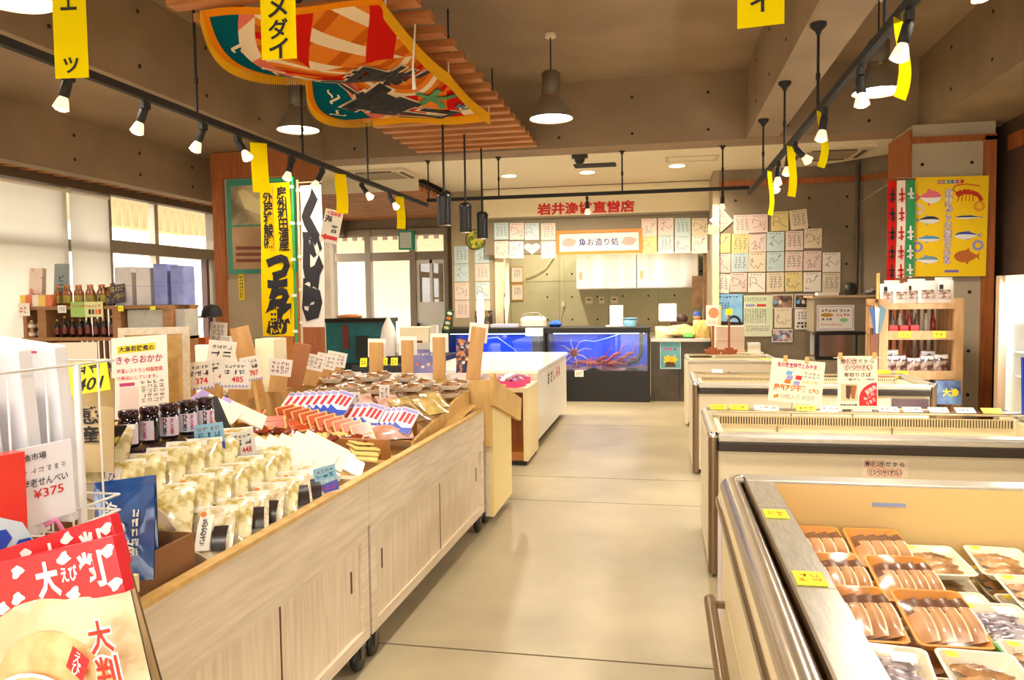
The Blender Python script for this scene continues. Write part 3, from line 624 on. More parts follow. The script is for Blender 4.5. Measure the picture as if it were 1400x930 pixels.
# ---- lobster aquariums
def aquarium(name, label, x0, x1):
    t = thing(name, label, 'aquarium', ((x0 + x1) / 2, 11.3, 0))
    MB().box(x0, x1, 11.27, 11.95, 0, .46).build('cabinet', BLACK, t, bevel=.004)
    MB().box(x0 - .01, x1 + .01, 11.24, 11.97, 1.02, 1.1).build('hood', BLACKM, t, bevel=.004)
    for xa in (x0, x1 - .03): MB().box(xa, xa + .03, 11.27, 11.95, .46, 1.02).build('end_frame', BLACK, t)
    MB().box(x0 + .03, x1 - .03, 11.88, 11.9, .46, 1.02).build('back_panel', mat('tank_backdrop', (14, 60, 214), .5, col2=(20, 84, 232), scale=1.2), t)
    MB().box(x0 + .03, x1 - .03, 11.28, 11.286, .46, 1.02).build('front_pane', GLASSB, t)
    MB().grid(24, 8, lambda u, v: (x0 + .03 + (x1 - x0 - .06) * u, 11.29 + .58 * v, .475 + .02 * math.sin(17 * u + 5 * v) + .012 * math.sin(31 * u - 9 * v))).build('gravel', mat('tank_gravel', (120, 60, 60), .8, col2=(190, 110, 110), scale=30), t)
    l = MB().box(x0 + .08, x1 - .08, 11.4, 11.46, 1.0, 1.015).build('tank_lamp', mat('tank_tube', (205, 215, 255), .5, emit=5), t)
    lamp('AREA', 'tank_light', ((x0 + x1) / 2, 11.55, 1.0), 9, (.72, .82, 1), t, (x1 - x0 - .2, .3))
    return t
a1 = aquarium('lobster_aquarium', 'blue lit aquarium with red lobsters and a spider crab, black hood', -1.69, -.18)
MB().tube([(-.3, 11.33, 1.02), (-.3, 11.33, .72), (-.36, 11.35, .6), (-.5, 11.4, .56)], .03, 8).build('filter_pipe', BLACK, a1)
MB().tube([(-.6, 11.5, 1.0), (-.8, 11.55, .93), (-1.0, 11.5, .88), (-1.16, 11.5, .9)], .007, 6).build('air_hose', mat('pale_hose', (170, 190, 240), .4), a1)
p = card('paper_note', 'small white note stuck on the black aquarium cabinet', 'note', (-1.21, 11.265, .42), XR, ZU, .13, .1, PAPER); scrib(p, 0, 0, .1, .06, 2, RED, seed=5)
a2 = aquarium('live_fish_aquarium', 'long blue lit aquarium behind the white chest display, black hood', -3.3, -1.71)
MB().tube([(-2.9, 11.5, .9), (-2.5, 11.5, .95), (-2.2, 11.45, .75), (-2.1, 11.4, .55)], .008, 6).build('air_hose', mat('pale_hose', (0, 0, 0)), a2)
MB().tube([(-1.85, 11.4, 1.0), (-1.85, 11.4, .6)], .1, 10).build('filter_body', mat('filter_grey', (130, 120, 140), .5), a2)
LOB = mat('lobster_red', (176, 34, 30), .4, col2=(214, 80, 60), scale=18); LOBW = mat('pale_leg', (236, 190, 190), .5)
def make_lobster():
    t = thing('spiny_lobster', 'l', 'lobster')
    b = MB(); b.smooth = True
    b.tube([(-.13, 0, .03), (-.11, 0, .035), (-.06, 0, .045), (0, 0, .05), (.02, 0, .04), (.06, 0, .038), (.1, 0, .034), (.14, 0, .03)], [.008, .024, .034, .036, .03, .026, .022, .016], 10); b.build('carapace', LOB, t)
    MB().prism([(.135, -.012), (.135, .012), (.2, .045), (.215, 0), (.2, -.045)], 'z', .024, .032).build('tail_fan', LOB, t)
    for sg in (-1, 1):
        MB().tube([(-.12, .012 * sg, .05), (-.2, .04 * sg, .12), (-.34, .1 * sg, .14)], [.006, .004, .002], 5).build('antenna', LOB, t)
        for k in range(4):
            x = -.08 + .028 * k; MB().tube([(x, .02 * sg, .035), (x - .02 + .02 * k, .085 * sg, .06), (x - .03 + .025 * k, .13 * sg, .004)], [.006, .005, .002], 5).build('leg', LOB, t)
    return t
lp = Proto(make_lobster())
for i, (x, y, z, r) in enumerate(((-1.0, 11.42, .515, .1), (-.68, 11.42, .515, .2), (-.44, 11.62, .515, 1.5), (-.85, 11.6, .515, .15), (-.58, 11.68, .515, 1.7), (-1.22, 11.6, .515, .1), (-.78, 11.8, .515, .1), (-1.12, 11.8, .515, 3.1), (-.62, 11.5, .57, 2.5), (-.9, 11.5, .57, 2.9), (-.42, 11.45, .57, 2.2), (-.7, 11.62, .62, 3.5), (-.5, 11.55, .63, 2.8))):
    lp.put(Matrix.Translation((x, y, z)) @ Matrix.Rotation(r, 4, 'Z') @ Matrix.Rotation(-.05 if i < 8 else .5, 4, 'Y') @ Matrix.Scale(.9, 4), 'red spiny lobster on the aquarium floor, %s from the front left' % nth(i), 'lobsters in the aquarium')
t = thing('spider_crab', 'spider crab with long pale legs against the left of the blue tank', 'crab', (-1.3, 11.38, .72))
MB().lathe([(0, -.03), (.05, -.02), (.065, 0), (.05, .02), (0, .03)], 14, M=Matrix.Translation((-1.3, 11.38, .72)) @ Matrix.Rotation(PI / 2, 4, 'X')).build('carapace', LOB, t)
for k in range(8):
    a = 2 * PI * k / 8 + .25; c_, s_ = math.cos(a), math.sin(a)
    MB().tube([(-1.3 + .05 * c_, 11.38, .72 + .05 * s_), (-1.3 + .17 * c_, 11.33, .72 + .15 * s_ + .03), (-1.3 + .27 * c_ + .03 * s_, 11.38, .72 + .25 * s_ * .85)], [.012, .009, .004], 6).build('leg', LOBW, t)

# ---- kitchen counter and its clutter
t = thing('kitchen_counter', 'dark grey steel kitchen counter right of the aquarium', 'counter', (.27, 11.6, 0))
MB().box(-.165, .69, 11.42, 12.0, 0, .88).build('cabinet', mat('dark_steel', (74, 66, 56), .35, .5, col2=(92, 82, 70), scale=3), t)
MB().box(-.165, .69, 11.38, 12.02, .88, .93).build('worktop', STEEL, t, bevel=.004)
MB().box(.245, .252, 11.412, 11.42, .05, .86).build('door_gap', BLACKM, t)
s = card('counter_poster', 'teal poster with yellow flowers on the dark kitchen counter', 'poster', (.12, 11.41, .68), XR, ZU, .3, .4, mat('poster_teal', (96, 160, 168), .5))
MB().box(-.15, .15, -.2, -.19, 0, .001).box(-.15, .15, .19, .2, 0, .001).box(-.15, -.14, -.19, .19, 0, .001).box(.14, .15, -.19, .19, 0, .001).build('border', BLUEP, s)
scrib(s, 0, .09, .2, .05, 1, PINK, seed=31, sw=.01)
for x in (-.045, .045):
    MB().flat([(x + .05 * math.cos(a) * (1 + .3 * math.cos(5 * a)), -.06 + .055 * math.sin(a) * (1 + .3 * math.cos(5 * a))) for a in [2 * PI * k / 30 for k in range(30)]]).build('flower_print', mat('flower_yellow', (240, 190, 30), .5), s)
MB().flat([(-.08, -.17), (.08, -.17), (.06, -.1), (-.06, -.1)]).build('basket_print', BROWN, s)
def pillow(w, h, tk, nx=8, ny=8, seed=0, wr=.12):
    r = random.Random(seed); ph = [r.uniform(0, 6) for _ in range(4)]; mb = MB()
    def f(sg):
        def g(u, v):
            e = (max(0, math.sin(PI * u)) ** .6) * (max(0, math.sin(PI * v)) ** .6)
            n = 1 + wr * 2 * math.sin(9 * u + ph[0] + 5 * v) * math.sin(8 * v + ph[1]) + wr * math.sin(17 * u - 11 * v + ph[2])
            return ((u - .5) * w * (1 - .05 * e), (v - .5) * h * (1 - .03 * e), sg * tk / 2 * e * n + .002 * sg)
        return g
    mb.grid(nx, ny, f(1)); g2 = f(-1); mb.grid(nx, ny, lambda u, v: g2(1 - u, v))
    return mb
PLY = mat('yellow_plastic', (212, 186, 112), .2, col2=(236, 218, 160), scale=12, coat=.6, bump=.2)
for i, (x, y, z, w_, h_, tk, rx, m, lab) in enumerate(((.03, 11.62, 1.01, .26, .22, .18, .9, mat('pale_plastic', (226, 202, 150), .2, col2=(240, 226, 190), scale=14, coat=.6, bump=.2), 'pale plastic bag on the left of the dark counter'), (.26, 11.53, 1.04, .42, .2, .18, .6, PLY, 'long yellowish plastic bag on the dark counter'), (.57, 11.58, 1.05, .24, .3, .2, 1.2, mat('amber_plastic', (206, 156, 70), .2, col2=(232, 200, 120), scale=12, coat=.6, bump=.2), 'amber plastic bag at the right end of the dark counter'))):
    o = pillow(w_, h_, tk, seed=i).build('plastic_bag', m); o.matrix_world = Matrix.Translation((x, y, z)) @ Matrix.Rotation(rx, 4, 'X'); tag(o, lab, 'bag', 'bags on the kitchen counter')
t = thing('brown_box', 'dark brown box with a rounded lid behind the plastic bags', 'box', (.28, 11.82, .93))
MB().box(.12, .46, 11.72, 11.92, .93, 1.16).build('box_body', mat('dark_brown', (66, 34, 26), .5), t, bevel=.01); MB().lathe([(.07, 0), (.09, .05), (.06, .1), (0, .12)], 14, c=(.3, 11.82, 1.16)).build('lid', mat('dark_brown', (0, 0, 0)), t)
tag(pillow(.14, .1, .06, seed=9).build('green_packet', mat('fresh_green', (90, 200, 70), .3, coat=.5)), 'small bright green packet on the dark counter', 'packet').matrix_world = Matrix.Translation((.38, 11.42, .975)) @ Matrix.Rotation(.5, 4, 'X')
t = thing('blue_capped_doll', 'small doll with a blue cap and apron at the right end of the counter', 'doll', (.52, 11.86, .93))
MB().lathe([(.07, 0), (.075, .1), (.06, .2), (.03, .25)], 14, c=(.52, 11.86, .93)).build('body', mat('doll_cloth', (206, 170, 140), .7), t)
h_ = MB().lathe([(0, 0), (.045, .02), (.06, .06), (.05, .1), (0, .12)], 14, c=(.52, 11.86, 1.17)).build('head', mat('doll_skin', (226, 180, 140), .6), t)
MB().lathe([(.063, 0), (.06, .03), (.035, .06), (0, .065)], 14, c=(.52, 11.86, 1.25)).build('cap', mat('cap_blue', (50, 80, 170), .6), t)
for dx in (-.02, .02): MB().lathe([(0, 0), (.007, .003), (0, .006)], 6, c=(.52 + dx, 11.805, 1.235)).build('eye', INK, h_)
s = card('onion_card', 'white card with an orange round picture at the counter end', 'card', (.7, 10.9, 1.27), XR, ZU, .2, .29, PAPER); MB().flat([(.07 * math.cos(a * .5), .04 + .075 * math.sin(a * .5)) for a in range(13)]).build('round_print', mat('peach', (226, 140, 96), .5), s); scrib(s, -.02, -.09, .1, .05, 2, ORANGE, seed=41); MB().flat([(.055, -.14), (.098, -.14), (.098, .14), (.075, .14)]).build('side_print', YELP, s)
t = tag(MB().box(.45, .61, 11.96, 11.99, 1.36, 1.85).build('hanging_board', mat('old_board', (96, 66, 38), .7, col2=(126, 90, 56), scale=8), bevel=.004, org=(.53, 11.98, 1.6)), 'brown board hanging beside the kitchen post', 'board')
tag(MB().box(.62, .67, 11.93, 11.99, 0.93, 2.24).build('kitchen_post', mat('old_board', (0, 0, 0)), org=(.64, 11.96, .93)), 'thin brown wooden post at the right of the kitchen opening', 'post')
# kitchen back wall items
for i, (x0, x1) in enumerate(((-1.5, -.44), (-.43, .62))):
    t = thing('steel_wall_cabinet', 'bright steel wall cabinet above the kitchen counter, %s of the two' % ('left', 'right')[i], 'cabinet', ((x0 + x1) / 2, 13.8, 1.7), 'steel wall cabinets')
    MB().box(x0, x1, 13.62, 14.0, 1.69, 2.3).build('carcass', STEEL, t)
    d = MB().box(x0 + .01, x1 - .01, 13.6, 13.62, 1.71, 2.29).build('sliding_door', mat('cabinet_door', (238, 230, 214), .22, .6, col2=(214, 204, 184), scale=2, stretch=(4, 1, .3)), t)
    MB().box(x0 + .05, x0 + .11, 13.592, 13.6, 1.86, 2.0).build('pull', mat('pull_brass', (200, 186, 140), .3, .6), d)
for x, w_, lab in ((-1.31, .13, 'white control panel on the kitchen wall, left one'), (-1.08, .09, 'small grey switch plate on the kitchen wall, middle'), (-.85, .12, 'white thermostat panel on the kitchen wall, right one')):
    s = card('control_panel', lab, 'control panel', (x, 13.99, 1.49), XR, ZU, w_, .12, CREAM, t=.012); MB().box(-w_ * .3, w_ * .3, .0, .03, 0, .003).build('display', mat('lcd', (110, 116, 90), .4), s)
t = thing('paper_holder', 'white upright paper holder on the aquarium hood', 'holder', (-.68, 11.7, 1.1)); MB().box(-.78, -.58, 11.68, 11.74, 1.1, 1.42).build('holder_body', PAPER, t, bevel=.004); MB().box(-.84, -.5, 11.6, 11.76, 1.1, 1.115).build('holder_base', WHITE, t)
t = thing('blue_tub', 'light blue plastic tub on the aquarium hood', 'tub', (-.47, 11.6, 1.1)); MB().lathe([(.09, 0), (.105, .12), (.1, .12), (.085, .01), (0, .008)], 20, c=(-.47, 11.6, 1.1)).build('tub_body', mat('tub_blue', (130, 184, 214), .4), t); MB().lathe([(.105, .115), (.115, .12), (.115, .13), (.1, .13)], 20, c=(-.47, 11.6, 1.1)).build('rim', mat('tub_blue', (0, 0, 0)), t)
o = tag(pillow(.2, .16, .1, seed=4, wr=.3).build('blue_cloth', mat('cloth_blue', (24, 90, 190), .7)), 'crumpled blue cloth on the aquarium hood', 'cloth'); o.matrix_world = Matrix.Translation((-1.6, 11.55, 1.145))
t = thing('rice_cooker', 'white rounded rice cooker behind the aquarium hood', 'appliance', (-2.15, 12.6, 0))
MB().box(-2.35, -1.85, 12.4, 12.9, 0, .86).build('stand', STEEL, t); MB().box(-2.32, -1.92, 12.42, 12.85, .86, 1.24).build('body', WHITE, t, bevel=.06); MB().tube([(-2.3, 12.45, 1.24), (-2.2, 12.45, 1.3), (-2.0, 12.45, 1.3), (-1.94, 12.45, 1.22)], .012, 6).build('handle', mat('grey_plastic', (170, 160, 150), .4), t)
tag(MB().box(-2.6, -2.2, 11.5, 11.75, 1.102, 1.15).build('paper_stack', mat('stack_lavender', (206, 202, 226), .5), bevel=.003, org=(-2.4, 11.6, 1.1)), 'flat lavender paper stack on the aquarium hood', 'papers')
for z, lab in ((1.99, 'upper wood framed notice on the kitchen wall'), (1.66, 'lower wood framed notice on the kitchen wall')):
    s = card('framed_notice', lab, 'notice', (-2.64, 13.99, z), XR, ZU, .2, .27, PAPER); f2 = MB()
    for a in ((-.12, .12, .135, .155), (-.12, .12, -.155, -.135), (-.12, -.1, -.135, .135), (.1, .12, -.135, .135)): f2.box(*a, -.01, .01)
    f2.build('frame', WOODY, s); scrib(s, 0, .02, .13, .14, 4, INKS[0], seed=51)
t = thing('rolled_umbrella', 'white rolled parasol standing by the cream kitchen post', 'umbrella', (-2.42, 11.85, 1.1)); MB().tube([(-2.43, 11.86, 1.1), (-2.42, 11.88, 1.5), (-2.41, 11.9, 1.9), (-2.4, 11.9, 2.1)], [.02, .05, .03, .012], 8).build('canopy', mat('canopy_white', (232, 224, 204), .6), t); MB().tube([(-2.45, 11.85, 1.1), (-2.44, 11.86, 1.62)], .014, 6).build('dark_handle', BROWN, t)
t = thing('wall_cable', 'pale cable with a plug box hanging on the kitchen wall', 'cable', (-1.78, 13.97, 1.4)); MB().tube([(-1.78, 13.97, 2.3), (-1.78, 13.97, 1.42), (-1.84, 13.97, 1.1)], .008, 6).build('cable', CREAM, t); MB().cb((-1.78, 13.97, 1.43), (.06, .04, .09)).build('plug_box', CREAM, t)
tag(MB().tube([(-1.95, 13.95, 2.3), (-2.1, 13.95, 2.1), (-2.3, 13.95, 1.99), (-2.45, 13.95, 1.95)], .012, 6).build('wall_hose', CREAM, org=(-2.2, 13.95, 2)), 'pale hose drooping across the kitchen wall', 'hose')
t = thing('bright_square', 'glowing square panel on the kitchen wall above the plastic bags', 'panel', (.1, 13.95, 1.27)); MB().box(-.06, .26, 13.95, 14.0, 1.1, 1.42).build('casing', WHITE, t); MB().box(-.04, .24, 13.94, 13.95, 1.12, 1.4).build('glowing_panel', BULB, t)  # emissive square panel set on the kitchen wall
t = thing('hood_reflection', 'small glowing rectangle imitating a light reflection on the aquarium hood', 'panel', (-1.87, 11.24, 1.03)); MB().box(-2.0, -1.74, 11.2, 11.24, .985, 1.1).build('casing', CREAM, t); MB().box(-1.99, -1.75, 11.19, 11.2, .99, 1.09).build('glowing_panel', BULB, t)  # emissive box added to imitate light reflected at the tank front
t = thing('glass_glare', 'tall glowing shape imitating a glare reflection on the hood below the boards', 'panel', (-2.78, 11.6, 1.1)); MB().lathe([(.07, 0), (.075, .02)], 14, c=(-2.78, 11.6, 1.102)).build('glare_base', BROWN, t); MB().lathe([(.045, .02), (.06, .18), (.055, .4), (.03, .52)], 14, c=(-2.78, 11.6, 1.102)).build('glare_body', mat('glare_glow', (255, 226, 170), .5, emit=3), t)  # emissive column added in place of a track light's glare on glass
tag(MB().box(-2.9, -2.62, 11.72, 11.78, 1.102, 1.36).build('dark_picture', PH[1], org=(-2.76, 11.75, 1.1)), 'dark red photo panel behind the glowing glare shape', 'picture')
s = card('green_flag_card', 'tilted green card with food pictures at the left end of the hood', 'card', (-3.2, 11.222, 1.22), (.95, .1, -.24), (.24, 0, .97), .12, .34, mat('card_green', (36, 84, 50), .5)); 
for k in range(4): MB().flat([(.04 * math.cos(a), -.11 + .075 * k + .025 * math.sin(a)) for a in [2 * PI * q / 10 for q in range(10)]]).build('food_print', (YELP, PINKP, ORANGE, PAPER)[k], s)

# ---- right: refrigerated case, yellow fish poster, banner, shelf, upright fridge
t = thing('refrigerated_case', 'grey steel refrigerated case with a black framed glass front by the concrete wall', 'refrigerator', (2.3, 10.5, 0))
CG = mat('case_grey', (176, 160, 132), .4, .3)
MB().box(1.9, 2.75, 10.2, 10.8, 0, .72).box(1.9, 2.75, 10.32, 10.8, 1.06, 1.5).build('body', CG, t, bevel=.006)
MB().box(1.86, 2.8, 10.16, 10.82, 1.5, 1.53).build('top_board', mat('case_top', (200, 170, 130), .5), t)
MB().box(1.9, 2.75, 10.19, 10.21, .72, .76).box(1.9, 2.75, 10.19, 10.33, 1.03, 1.07).box(1.9, 1.95, 10.19, 10.25, .76, 1.03).box(2.38, 2.4, 10.19, 10.22, .76, 1.03).box(2.7, 2.75, 10.19, 10.25, .76, 1.03).build('black_frame', BLACK, t)
MB().box(1.95, 2.7, 10.21, 10.215, .76, 1.03).build('pane', glassmat('case_glass', (190, 185, 175), .55, .18), t); MB().box(1.95, 2.7, 10.75, 10.78, .74, 1.04).build('back_liner', WHITE, t)
s = card('purple_border_sign', 'white sign with a purple patterned border on the refrigerated case', 'sign', (2.13, 10.15, 1.25), XR, ZU, .44, .32, PAPER)
bo = MB()
for k in range(22): bo.flat([(-.2 + .0185 * k, .135), (-.19 + .0185 * k, .135), (-.19 + .0185 * k, .147), (-.2 + .0185 * k, .147)]); bo.flat([(-.2 + .0185 * k, -.147), (-.19 + .0185 * k, -.147), (-.19 + .0185 * k, -.135), (-.2 + .0185 * k, -.135)])
for k in range(14): bo.flat([(-.21, -.13 + .019 * k), (-.198, -.13 + .019 * k), (-.198, -.12 + .019 * k), (-.21, -.12 + .019 * k)]); bo.flat([(.198, -.13 + .019 * k), (.21, -.13 + .019 * k), (.21, -.12 + .019 * k), (.198, -.12 + .019 * k)])
bo.build('border', mat('border_purple', (120, 110, 190), .6), s); scrib(s, 0, .09, .34, .04, 1, BROWN, seed=61, sw=.006); scrib(s, .09, .035, .16, .035, 1, RED, seed=62, sw=.006); scrib(s, -.1, -.02, .14, .035, 1, INK, seed=63, sw=.006); scrib(s, -.05, -.085, .26, .03, 1, RED, seed=64)
MB().flat([(-.1 + .075 * math.cos(a * .5), .035 + .025 * math.sin(a * .5)) for a in range(13)]).build('fish_print', mat('ochre', (200, 140, 50), .6), s); MB().flat([(.1 + .05 * math.cos(a * .5), -.03 + .025 * math.sin(a * .5)) for a in range(13)]).build('leaf_print', mat('leaf_green', (150, 210, 130), .6), s)
t = thing('dark_kettle', 'dark round lidded pot on top of the refrigerated case', 'pot', (2.36, 10.4, 1.53)); MB().lathe([(.06, 0), (.085, .03), (.09, .1), (.06, .15), (.03, .16)], 16, c=(2.36, 10.4, 1.53)).build('pot_body', mat('dark_olive', (52, 46, 30), .4), t); MB().tube([(2.36, 10.33, 1.62), (2.36, 10.28, 1.63)], .035, 12).build('lens', BLACK, t)
o = tag(pillow(.2, .1, .06, seed=14, wr=.3).build('crumpled_packet', mat('packet_silver', (200, 190, 200), .25, col2=(60, 50, 70), scale=12, lo=.5, hi=.6)), 'crumpled white and dark packet beside the dark pot', 'packet'); o.matrix_world = Matrix.Translation((2.6, 10.35, 1.565))
tag(MB().box(1.95, 2.2, 10.3, 10.5, 1.53, 1.57).build('magazine', PAPER, org=(2.08, 10.4, 1.53)), 'white magazines lying on the refrigerated case', 'magazine')
tag(MB().lathe([(.035, 0), (.04, .12), (.03, .2), (.014, .24), (.014, .3)], 12, c=(2.62, 10.22, 1.07 + .0)).build('black_bottle', BLACK, org=(2.62, 10.22, 1.07)), 'black bottle in front of the refrigerated case', 'bottle')

s = card('fish_poster', 'large yellow poster of eight fish on the concrete column', 'poster', (2.83, 8.44, 2.21), (.9998, 0, -.012), ZU, .72, 1.0, mat('poster_yellow', (252, 206, 8), .45), t=.008)
def fish(cx, cy, L, H, belly, back, fin, fl_=1, tail=.22, split=0.0):
    n = 14; top = [(L * (-.5 + i / n), H * .5 * math.sin(PI * (i / n) ** .8) ** .8) for i in range(n + 1)]
    f = lambda p: [(cx + fl_ * x, cy + y) for x, y in p]
    MB().flat(f([(L * .42, 0), (L * (.5 + tail), H * .38), (L * (.44 + tail), 0), (L * (.5 + tail), -H * .38)]), .001).build('tail_print', fin, s)
    MB().flat(f([(-L * .1, H * .42), (L * .12, H * .7), (L * .2, H * .38)]), .001).flat(f([(-L * .05, -H * .4), (L * .1, -H * .72), (L * .15, -H * .36)]), .001).build('fin_print', fin, s)
    MB().flat(f(top + [(x, -y) for x, y in top[::-1][1:-1]]), .0015).build('belly_print', belly, s)
    MB().flat(f(top + [(x, y * split) for x, y in top[::-1][1:-1]]), .002).build('back_print', back, s)
    MB().flat([(cx - fl_ * L * .4 + .006 * math.cos(a), cy + H * .1 + .006 * math.sin(a)) for a in range(6)], .0025).build('eye_print', INK, s)
FW = mat('fish_white', (238, 232, 226), .5); FG = mat('fish_grey', (150, 160, 180), .5)
fish(-.17, .3, .2, .13, FW, mat('fish_pink', (232, 110, 120), .5), mat('fish_pink', (0, 0, 0)), -1, split=-.1)
fish(-.18, .07, .2, .075, FW, mat('fish_navy', (40, 44, 80), .5), FG, -1, .12, .2); fish(-.18, -.12, .22, .06, FW, mat('fish_blue', (80, 150, 200), .5), FG, -1, .1); fish(-.18, -.33, .2, .075, FW, mat('fish_slate', (120, 160, 170), .5), FG, -1, .15)
fish(.18, .09, .24, .035, FW, mat('fish_navy', (0, 0, 0)), FG, 1, .1); fish(.17, -.09, .22, .075, FW, mat('fish_indigo', (60, 66, 160), .5), FG, 1, .15, .3); fish(.17, -.3, .22, .12, mat('fish_brown', (196, 104, 40), .5), mat('fish_brown', (0, 0, 0)), mat('fish_brown', (0, 0, 0)), 1, .1)
lb = MB(); PR = [(.07, .31), (.12, .345), (.2, .34), (.27, .31), (.3, .25)]
for k in range(4): lb.strokes([(*PR[k], *PR[k + 1])], .055 - .006 * k)
for k in range(5): lb.strokes([(.1 + .03 * k, .32, .08 + .035 * k, .25)], .008)
PR = [(.08, .33), (.03, .37), (.06, .41), (.16, .42), (.28, .4)]
for k in range(4): lb.strokes([(*PR[k], *PR[k + 1])], .01)
lb.build('lobster_print', mat('print_red', (206, 50, 16), .5), s)
for x, y, m in ((-.28, .18, PINKP), (.28, .2, mat('seal_orange', (240, 160, 40), .5)), (-.28, -.2, LAV), (.28, -.19, LAV)):
    rg = MB()
    for k in range(14): a0, a1 = 2 * PI * k / 14, 2 * PI * (k + 1) / 14; rg.strokes([(x + .042 * math.cos(a0), y + .042 * math.sin(a0), x + .042 * math.cos(a1), y + .042 * math.sin(a1))], .026, .0012)
    rg.build('seal_print', m, s)
txt(s, '新鮮丸ごと千葉のさかな', .0, .0, .085, .76, mat('letter_violet', (126, 100, 190), .5), vertical=True, bold=.06, z=.0018, name='lettering_outline'); txt(s, '新鮮丸ごと千葉のさかな', .0, .0, .072, .755, FW, vertical=True, bold=.0, z=.003)
for k, m in enumerate((RED, mat('tile_brown', (160, 60, 40), .5), GREEN, BLUE, MAG, RED)): MB().flat([(-.115 + .042 * k, .43), (-.078 + .042 * k, .43), (-.078 + .042 * k, .465), (-.115 + .042 * k, .465)]).build('heading_tile', m, s); 
txt(s, '房総鮮と彩旬', -.01, .447, .23, .022, FW, z=.003)
MB().flat([(-.02, -.46), (.11, -.46), (.11, -.435), (-.02, -.435)]).build('publisher_print', mat('letter_violet', (0, 0, 0)), s)

t = thing('striped_banner', 'tall red, white and green fabric banner hanging left of the fish poster', 'banner', (2.33, 8.35, 2.7))
for k, (m, n) in enumerate(((RED, 1), (PAPER, 2), (GREEN, 3))):
    x = 2.24 + .085 * k; MB().grid(3, 16, lambda u, v: (x + .08 * u, 8.36 + .012 * math.sin(8 * v + k) - .01 * k, 2.68 - v * (1.0 - .02 * k)), ).build('cloth_strip', [clothmat('banner_%d' % n, ((196, 36, 30), (236, 222, 206), (60, 150, 90))[k], .2)], t)
    bb = MB()
    r = random.Random(k)
    for q in range(5):
        z = 2.55 - .19 * q; bb.add([(x + .012, 8.335, z), (x + .068, 8.335, z), (x + .068, 8.335, z - .02), (x + .012, 8.335, z - .02)], [(0, 1, 2, 3)]); bb.add([(x + .032, 8.335, z + .05), (x + .048, 8.335, z + .05), (x + .055, 8.335, z - .09), (x + .035, 8.335, z - .09)], [(0, 1, 2, 3)]); bb.add([(x + .012, 8.335, z - .06), (x + .068, 8.335, z - .045), (x + .068, 8.335, z - .06), (x + .012, 8.335, z - .075)], [(0, 1, 2, 3)])
    bb.build('brush_lettering', (INK, RED, FW)[k], t)
MB().tube([(2.2, 8.37, 2.69), (2.5, 8.37, 2.69)], .008, 6).build('banner_rod', DWOOD, t)
tag(MB().tube([(2.47, 8.37, 2.7), (2.4, 8.6, 2.74), (2.57, 10.9, 2.75)], .004, 5).build('line', mat('line_grey', (180, 170, 150), .6)), 'thin line strung from the banner to the conduit', 'line')

_shelf_start = set(o.name for o in S.objects)
SHW = mat('tan_wood', (206, 162, 112), .5, col2=(188, 142, 92), scale=4, stretch=(5, 5, 1))
sh = thing('wooden_shelf_unit', 'tall pale wooden shelf unit in front of the yellow fish poster', 'shelf', (2.17, 7.3, 0))
for x in (1.84, 2.43):
    for y in (7.02, 7.42): MB().box(x, x + .07, y, y + .05, .134, 1.5).build('upright', SHW, sh)
for z in (1.46, 1.2, .86, .5, .22):
    MB().box(1.84, 2.5, 7.04, 7.46, z - .02, z).build('shelf_board', SHW, sh); MB().box(1.91, 2.43, 7.015, 7.04, z - .05, z + (.0 if z > 1.4 else .025)).build('front_rail', SHW, sh)
for k in range(9): MB().box(1.92 + .058 * k, 1.945 + .058 * k, 7.45, 7.465, .2, 1.44).build('back_slat', DWOOD, sh)
for k in range(4): 
    for x in (1.85, 2.44): MB().box(x, x + .02, 7.1 + .09 * k, 7.13 + .09 * k, .2, 1.44).build('side_slat', SHW, sh)
MB().tube([(1.82, 7.0, 1.5), (1.82, 7.0, 1.72)], .014, 6).build('corner_post', WOODY, sh)
for k, (x, z, lab) in enumerate(((2.04, 1.195, 'yellow price card on the upper rail of the wooden shelf, left'), (2.31, 1.195, 'yellow price card on the upper rail of the wooden shelf, right'), (2.02, .855, 'yellow price card on the lower rail of the wooden shelf'))):
    s = card('price_card', lab, 'price card', (x, 7.008, z), XR, ZU, .1, .055, YELC, 'yellow price cards on the wooden shelf', t=.002); scrib(s, 0, 0, .07, .03, 1, INKS[2], seed=70 + k)
PKW = mat('packet_white', (238, 230, 220), .3, coat=.4)
for k, (x, y, w_, h_, yaw) in enumerate(((1.93, 7.12, .13, .17, .1), (2.03, 7.1, .13, .17, .05), (2.13, 7.14, .13, .18, -.05), (2.24, 7.1, .15, .19, .05), (2.38, 7.12, .14, .19, -.1), (2.0, 7.25, .13, .2, .1), (2.2, 7.26, .14, .21, -.1), (2.42, 7.26, .14, .22, .05))):
    o = tag(pillow(w_, h_, .035, 6, 6, seed=k).build('snack_packet', PKW), 'white snack packet on top of the wooden shelf, %s from left in the %s row' % (nth(k if k < 5 else k - 5), 'front' if k < 5 else 'back'), 'packet', 'packets on top of the wooden shelf')
    o.matrix_world = Matrix.Translation((x, y, 1.46 + h_ / 2 + .001)) @ Matrix.Rotation(yaw, 4, 'Z') @ Matrix.Rotation(PI / 2 - .06, 4, 'X')
    MB().grid(4, 4, lambda u, v: ((u - .5) * w_ * .7, -h_ * .3 + v * h_ * .38, .019 + .003 * math.sin(PI * u))).build('picture_print', mat('snack_picture', (120, 84, 66), .4, col2=(214, 190, 170), scale=40, lo=.45, hi=.6), o)
    if k % 2 == 0: MB().grid(2, 2, lambda u, v: (-w_ * .3 + u * .03, h_ * .1 + v * .04, .02)).build('mark_print', INK, o)
    ORG[o.name] = V()
RB = mat('red_carton', (206, 50, 44), .5)
